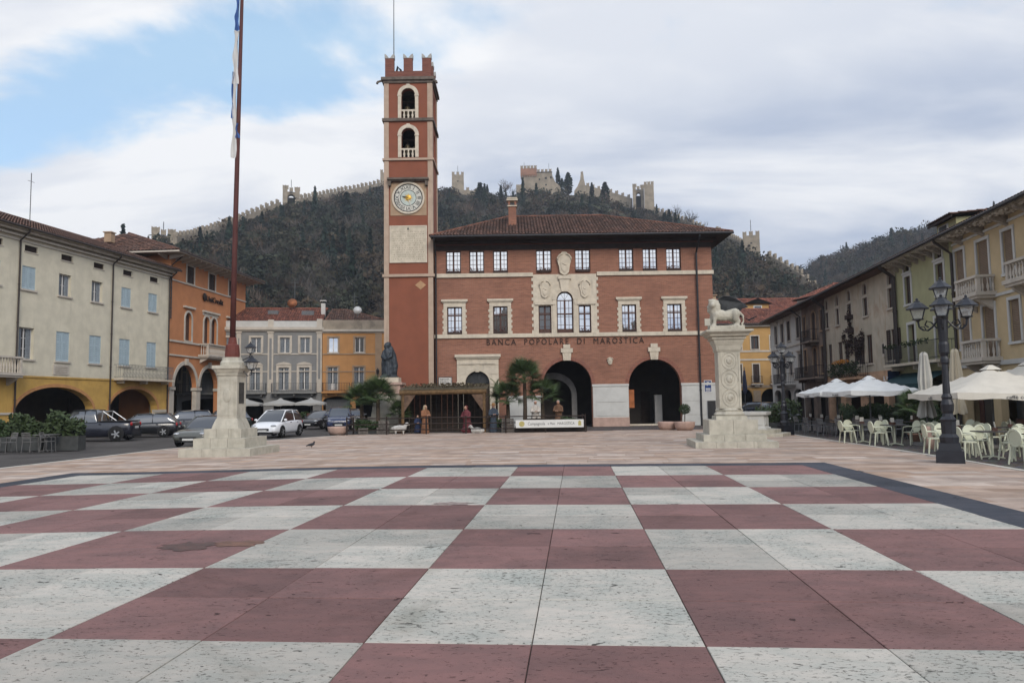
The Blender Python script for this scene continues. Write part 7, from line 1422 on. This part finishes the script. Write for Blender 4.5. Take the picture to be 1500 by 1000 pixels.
def woods_mesh(name, items):
    Vs, Cs = [], []
    for X, Y, Z, kind, s, sz, rng in items:
        P_, C = TYPES[kind][rng % len(TYPES[kind])]; a = rng*1.7; c_, s_ = math.cos(a), math.sin(a)
        Q = P_.copy(); Q[..., 0] = P_[..., 0]*c_-P_[..., 1]*s_; Q[..., 1] = P_[..., 0]*s_+P_[..., 1]*c_
        Q *= np.array((s, s, sz)); Q += np.array((X, Y, Z)); Vs.append(Q.reshape(-1, 3)); pal = PALS[kind][(rng//3) % len(PALS[kind])]
        k = np.repeat(C, 4, axis=0)*np.array(pal)*(.55+.95*((rng*37) % 100)/100); Cs.append(k)
    V = np.concatenate(Vs); C = np.concatenate(Cs); me = bpy.data.meshes.new(name); nq = len(V)//4
    me.vertices.add(len(V)); me.vertices.foreach_set('co', V.astype(np.float32).ravel()); me.loops.add(len(V)); me.loops.foreach_set('vertex_index', np.arange(len(V), dtype=np.int32)); me.polygons.add(nq); me.polygons.foreach_set('loop_start', np.arange(0, len(V), 4, dtype=np.int32)); me.polygons.foreach_set('loop_total', np.full(nq, 4, dtype=np.int32)); me.update(); me.validate()
    at = me.color_attributes.new('tint', 'FLOAT_COLOR', 'POINT'); at.data.foreach_set('color', np.concatenate([C, np.ones((len(C), 1))], axis=1).astype(np.float32).ravel()); me.materials.append(m_woods)
    return me
items = []; R = random.Random(21)
def grove(n, t0, t1, f0, f1, T, bare=.4, con=.06, smin=3.0, smax=5.2):
    for i in range(n):
        th = R.uniform(t0, t1); Rc, zc = crest(T, th); f = f0+(f1-f0)*R.random()**.75; f = min(f, .985); r = 120+(Rc-120)*f if T is CR1 else 260+(Rc-260)*f
        X, Y = r*math.sin(math.radians(th)), r*math.cos(math.radians(th)); q = R.random(); kind = 'bare' if q < bare else ('conifer' if q > 1-con else 'round'); s = R.uniform(smin, smax)*(1.0 if kind != 'conifer' else 1.15)
        if T is CR1 and ((-1.2 < th < 9.8 and f > .93) or (18.4 < th and f > .9)): continue
        items.append((X, Y, hillz(X, Y)-.6, kind, s, s*R.uniform(.8, 1.15), R.randrange(10000)))
grove(900, -32, 24, .02, .45, CR1, .3, .03, 3.2, 5.0); grove(1500, -32, 23, .25, .955, CR1, .42, .04, 3.4, 6.4); grove(620, -27, -9, .45, .93, CR1, .30, .05, 2.8, 4.6); grove(420, 9, 22.5, .5, .96, CR1, .36, .06, 2.4, 4.2)
grove(1250, 18, 38, .5, 1.0, CR2, .5, .03, 3.4, 6.0)
for i in range(330):                                   # scrub growing along the foot of the walls
    th = R.choice((R.uniform(-24.5, -9.3), R.uniform(-24.5, -9.3), R.uniform(9.6, 17.4))); Rc, zc = crest(CR1, th); r = 120+(Rc-120)*R.uniform(.945, .99); X, Y = r*math.sin(math.radians(th)), r*math.cos(math.radians(th)); s = R.uniform(1.6, 3.0); items.append((X, Y, hillz(X, Y)-.4, R.choice(('round', 'round', 'bare')), s*1.2, s, R.randrange(10000)))
link('woods', woods_mesh('woods', items), kind='stuff')
def hill_tree(name, label, th, f, kind, s, sz, seed, T=CR1, group=None):
    Rc, zc = crest(T, th); r = 120+(Rc-120)*f; X, Y = r*math.sin(math.radians(th)), r*math.cos(math.radians(th)); Z = hillz(X, Y)
    t = thing(name, label, 'tree', (X, Y, Z), 0, group); link('crown', woods_mesh('crown', [(0, 0, sz*(.12 if kind == 'bare' else .04), kind, s, sz, seed)]), t)
    k = MB().tube([(0, 0, -1), (0, 0, sz*.45), (0, 0, sz*(.6 if kind == 'bare' else 1.3))], [s*.05, s*.035, .05], 6)
    if kind == 'bare':
        for i in range(9): a = i*2.4; k.tube([(0, 0, sz*(.2+.04*i)), (math.cos(a)*s*.3, math.sin(a)*s*.3, sz*.75), (math.cos(a)*s*.5, math.sin(a)*s*.5, sz*(.85+.05*(i % 3)))], [s*.02, s*.012, .04], 5)
    k.build('trunk', M('bark', (.05, .04, .03), .9, .3), t); return t
gC = 'slim cypresses by the keep'
hill_tree('cypress_tree', 'tallest slim dark cypress right of the castle keep', 3.72, 1.0, 'cypress', 7.0, 6.6, 3)
hill_tree('cypress_tree', 'broader dark cypress between keep and ruined spur', 4.5, 1.0, 'cypress', 12.0, 5.5, 5); hill_tree('cypress_tree', 'small cypress tucked against the tallest cypress by the keep', 4.02, .995, 'cypress', 7.0, 4.1, 8)
for th, f, lab in ((-2.2, .97, 'young conifer on the ridge beside the lone square tower'), (-1.75, .975, 'short dark conifer on the ridge left of the keep'), (-.7, .97, 'small pointed conifer on the ridge nearest the keep')): hill_tree('conifer_tree', lab, th, f, 'cypress', 4.5, 3.2 if th > -2 else 2.8, int(th*10) % 7)
hill_tree('cedar_tree', 'big dark cedar in the woods left of the clock tower', -12.4, .72, 'conifer', 13, 7.5, 4); hill_tree('cedar_tree', 'dark cedar above the bank roof beside the brick chimney', -2.3, .86, 'conifer', 13, 6.6, 1); hill_tree('cypress_tree', 'dark cypress below the gate tower above the bank roof', 7.3, .93, 'cypress', 12, 5.6, 2); hill_tree('cypress_tree', 'lone cypress on the terraces left of the gate tower', 6.3, .93, 'cypress', 6, 4.6, 6); hill_tree('cypress_tree', 'small cypress over the right end of the bank roof', 11.7, .9, 'cypress', 7, 3.6, 9)
hill_tree('bare_tree', 'bare twiggy tree standing above the wall beside the lowest left tower', -22.6, 1.03, 'bare', 5.5, 6.0, 7); hill_tree('bare_tree', 'rounded bare tree on the ridge left of the keep', -.35, 1.0, 'bare', 8, 7.0, 10); hill_tree('bare_tree', 'bare tree on the skyline beyond the gate tower wall', 12.6, 1.0, 'bare', 6, 6.5, 12); hill_tree('bare_tree', 'leafy bare-topped tree on the skyline lower down the right wall', 13.6, 1.0, 'bare', 7, 6.6, 14); hill_tree('bare_tree', 'thin bare tree by the ruined wall right of the isolated tower', 20.5, 1.02, 'bare', 5, 6.0, 16)
# terraces of grass above the bank roof
m_grass = M('terrace grass', (.05, .055, .022), .95, .35, .3, .2, 2)
k = MB()
for f0, f1, t0, t1 in ((.83, .86, 1.2, 9.2), (.885, .905, 2.5, 9.0)):
    n = 24; c0 = len(k.v)
    for f in (f0, f1):
        for i in range(n+1):
            th = t0+(t1-t0)*i/n; Rc, _z = crest(CR1, th); r = 120+(Rc-120)*f; X, Y = r*math.sin(math.radians(th)), r*math.cos(math.radians(th)); k.v.append((X, Y, hillz(X, Y)+2.6+math.sin(i)*.3))
    k.f += [(c0+i, c0+i+1, c0+n+2+i, c0+n+1+i) for i in range(n)]
k.build('terraces', m_grass, kind='structure')
# walls, towers, keep
m_cast = M('castle stone', (.265, .222, .165), .92, .22, .35, .5, 3, dirt=.45, dcol=(.16, .13, .095), streak=True); m_castb = M('castle brick', (.27, .145, .095), .92, .2, .4, .4, 4, dirt=.3)
mer = MB().box(-.75, .75, -.45, .45, 0, 1.35).prism([(-.75, -.45, 1.35), (-.75, -.45, 1.75), (0, -.45, 1.42), (.75, -.45, 1.75), (.75, -.45, 1.35)], (0, .9, 0)).mesh('merlon', m_cast)
def hp(th, f, dz=0, T=CR1):
    Rc, zc = crest(T, th); r = 120+(Rc-120)*f; X, Y = r*math.sin(math.radians(th)), r*math.cos(math.radians(th)); return Vector((X, Y, hillz(X, Y)+dz))
def wall(label, ths, f=1.0, h=4.5, step=3.0, fs=None):
    t = thing('castle_wall', label, 'wall', hp(ths[0], f), 0, 'hillside castle walls'); o = t.location
    n = len(ths)
    for a, b in zip(ths, ths[1:]):
        p, q = hp(a, f)-o, hp(b, f)-o; d = Vector((q.x-p.x, q.y-p.y, 0)); ln = d.length; d.normalize(); nn = Vector((-d.y, d.x, 0))*.6
        m = MB(); m.v = [tuple(x) for x in (p-nn-Vector((0, 0, 5)), q-nn-Vector((0, 0, 5)), q+nn-Vector((0, 0, 5)), p+nn-Vector((0, 0, 5)), p-nn+Vector((0, 0, h)), q-nn+Vector((0, 0, h)), q+nn+Vector((0, 0, h)), p+nn+Vector((0, 0, h)))]
        m.f = [(0, 1, 5, 4), (1, 2, 6, 5), (2, 3, 7, 6), (3, 0, 4, 7), (4, 5, 6, 7)]; c = m.build('curtain_wall', m_cast, t)
        k = max(1, int(ln/step))
        for i in range(k):
            s = (i+.5)/k; x = p+(q-p)*s+Vector((0, 0, h)); e = link('merlon', mer, c, loc=x, rz=math.atan2(d.y, d.x)); sc = rnd.uniform(.85, 1.1); e.scale = (sc, 1, sc)
    return t
wall('crenellated wall climbing from the lowest left tower to the middle tower', [-24.2, -22.8, -21.2, -19.6, -18.3, -17.2], 1.0, 4.6, 2.9)
wall('crenellated wall rising from the middle tower toward the clock tower', [-15.8, -14.2, -12.6, -11.1, -9.9], 1.0, 3.6, 2.9)
wall('crenellated wall between the ruined spur and the gate tower', [5.8, 6.6, 7.5, 8.4, 9.3], 1.0, 5.0, 2.7)
wall('crenellated wall descending right of the gate tower', [10.6, 11.4, 12.3, 13.4, 14.6], 1.0, 2.6, 2.9)
wall('crenellated wall falling toward the isolated tower', [15.4, 16.4, 17.3], 1.0, 4.8, 2.6)
wall('ruined wall stepping down right of the isolated tower', [18.9, 19.6, 20.4, 21.3, 22.2], 1.0, 5.5, 2.7)
wall('short wall joining the lone square tower to the ridge', [-3.6, -2.9, -2.3], 1.0, 2.2, 2.6)
def castle_tower(label, th, w, dp, h, open_=False, f=1.0, dz=0, n=2, mast=0):
    p = hp(th, f, dz); t = thing('castle_tower', label, 'tower', p, -math.radians(th), 'hillside castle towers')
    if open_:
        s = w*.28
        hbox(t, 'wall', m_cast, (-w/2, -w/2+s, -dp/2, dp/2, -5, h*1.0)); hbox(t, 'wall', m_cast, (w/2-s, w/2, -dp/2, dp/2, -5, h*.93)); hbox(t, 'rear_wall', m_cast, (-w/2+s, w/2-s, dp/2-1, dp/2, -5, h*.55))
        k = MB(); A = arc_pts(-w/2+s, w/2-s, h*.5, h*.75, 8); k.pz([(-w/2+s, h*.88), (w/2-s, h*.88)]+[(a, b) for a, b in reversed(A)], -dp*.3, dp*.3); k.build('arch', m_cast, t)
        hbox(t, 'arch_void', dark, (-w/2+s+.02, w/2-s-.02, -.1, .1, 0, h*.6)); ms = [(-w/2+.7, h), (-w/2+s-.3, h), (w/2-s+.5, h*.93), (w/2-.6, h*.93), (0, h*.88)]
    else:
        m = MB(); m.frustum((0, 0), w*1.06, dp*1.06, -6, w, dp, h); m.build('wall', m_cast, t); hbox(t, 'window_slit', dark, (-.4, .4, -dp/2-.05, -dp/2+.2, h*.45, h*.62))
        ms = [(-w/2+.7+(w-1.4)*i/max(1, n-1), h) for i in range(n)]
    for x, z in ms:
        e = link('merlon', mer, t, loc=(x, -dp/2+.5, z)); 
        if not open_: link('merlon', mer, t, loc=(x, dp/2-.5, z))
    if mast: MB().tube([(0, 0, h*.8), (0, 0, h+mast)], .12, 4).build('mast', iron_g, t)
    return t
castle_tower('open-backed square tower above the orange palazzo roof', -24.95, 6.6, 6, 5.4, True, 1.0, .6, mast=4)
castle_tower('open-backed square tower half way along the climbing wall', -16.4, 7.2, 6, 7.6, True, 1.0, .3, mast=5)
castle_tower('square stump tower just left of the clock tower', -9.5, 5.5, 5, 10.0, False, 1.0, -2, mast=0)
castle_tower('lone square tower on the ridge right of the clock tower', -4.0, 6.6, 6, 9, False, 1.0, 1.0, 3, mast=6)
castle_tower('tall square gate tower at the right end of the ridge wall', 10.6, 5.0, 6.5, 13.2, False, 1.0, 1.5, 3)
castle_tower('open-fronted annex tower attached to the gate tower', 9.8, 6.0, 6.0, 10.8, True, 1.0, 1.0)
castle_tower('isolated battlemented tower on the slope right of the bank', 17.85, 6.4, 6.5, 7.6, False, 1.0, 1.8, 3, mast=7)
kp = hp(2.35, 1.0, 2.2); ke = thing('castle_keep', 'ruined castle keep with brick battlements on the hilltop', 'castle', kp, -math.radians(2.35))
hbox(ke, 'tower_wall', m_cast, (-10.5, -2.2, -3.5, 4, -4, 7.4)); hbox(ke, 'tower_gallery', m_castb, (-11.0, -1.8, -4, 4.5, 7.4, 11.2)); 
for i in range(7): hbox(ke, 'corbel', m_castb, (-10.8+1.35*i, -10.2+1.35*i, -4, -3.5, 6.5, 7.39))
for i in range(5): link('merlon', mer, ke, loc=(-10.2+1.9*i, -3.6, 11.2))
MB().pz([(-2.2, -4), (9.5, -4), (12.0, -3), (11.0, 1), (8.6, 3.2), (7.0, 6.8), (6.6, 9.0), (-2.2, 9.0)], -2.5, -1.2).build('hall_wall', m_cast, ke); hbox(ke, 'hall_window', dark, (2.6, 3.8, -2.55, -2.45, 5.2, 6.4), (2.8, 3.7, -2.55, -2.45, 1.5, 2.4), (-.8, 0, -2.55, -2.45, 4.6, 5.6), (5.6, 6.5, -2.55, -2.45, 5.5, 6.7)); hbox(ke, 'hall_eave', dark_wood, (-2.2, 6.8, -2.8, -1, 9.0, 9.4))
for i in range(4): link('merlon', mer, ke, loc=(-.9+2.2*i, -2.0, 9.4))
hbox(ke, 'forewall', m_cast, (-13.5, -8, -5.5, -4.6, -4, 1.6)); MB().tube([(-9, 0, 11), (-9, 0, 16)], .1, 4).build('mast', iron_g, ke); MB().tube([(5, 0, 9), (5, 0, 15)], .1, 4).build('mast', iron_g, ke)
kp = hp(5.55, 1.0, .2); sp = thing('ruined_spur', 'pointed ruined wall fragment standing right of the cypresses', 'ruin', kp, -math.radians(5.5)); MB().pz([(-4.6, -3), (-4.4, 1.5), (-2.5, 4.2), (-.9, 8.0), (-.5, 12.4), (.7, 12.6), (1.2, 8), (2.2, 3.2), (2.5, -3)], -1.1, 1.1).build('wall_fragment', m_cast, sp)
# ------------------------------------------------------------------ unseen lower castle behind the viewer, added to show in the bank's window panes
lw_ = thing('unseen_lower_castle', 'unseen long battlemented castle opposite the bank, added for its window reflections', 'castle', (0, -48, 0), 0)
hbox(lw_, 'curtain_wall', m_cast, (-26, 26, -6, 0, GZ, 12.5)); hbox(lw_, 'gate_tower', m_cast, (-5, 5, -9, .6, GZ, 20.0)); hbox(lw_, 'corner_tower', m_cast, (-30, -22.1, -8, 1, GZ, 16.5)); hbox(lw_, 'corner_tower', m_cast, (22.1, 30, -8, 1, GZ, 16.5))
hbox(lw_, 'gate_opening', dark, (-1.8, 1.8, .605, .65, GZ, 4.5))
for x0, x1, z in ((-21, -6, 12.5), (6, 21, 12.5), (-4.3, 4.3, 20.0), (-29.2, -23, 16.5), (23, 29.2, 16.5)):
    n = max(2, int((x1-x0)/2.4))
    for i in range(n+1): link('merlon', mer, lw_, loc=(x0+(x1-x0)*i/n, -.5, z))
# ------------------------------------------------------------------ November air
hz_m = bpy.data.materials.new('haze air'); hz_m.use_nodes = True; nt = hz_m.node_tree; nt.nodes.clear()
_o = N('ShaderNodeOutputMaterial'); _p = N('ShaderNodeVolumePrincipled'); _p.inputs['Color'].default_value = (.80, .87, .97, 1); _p.inputs['Density'].default_value = .0003; _p.inputs['Anisotropy'].default_value = .2; L(_p.outputs[0], _o.inputs['Volume'])
hzo = MB().box(-1200, 1200, -300, 1200, -2.5, 175).build('haze', hz_m, kind='stuff')
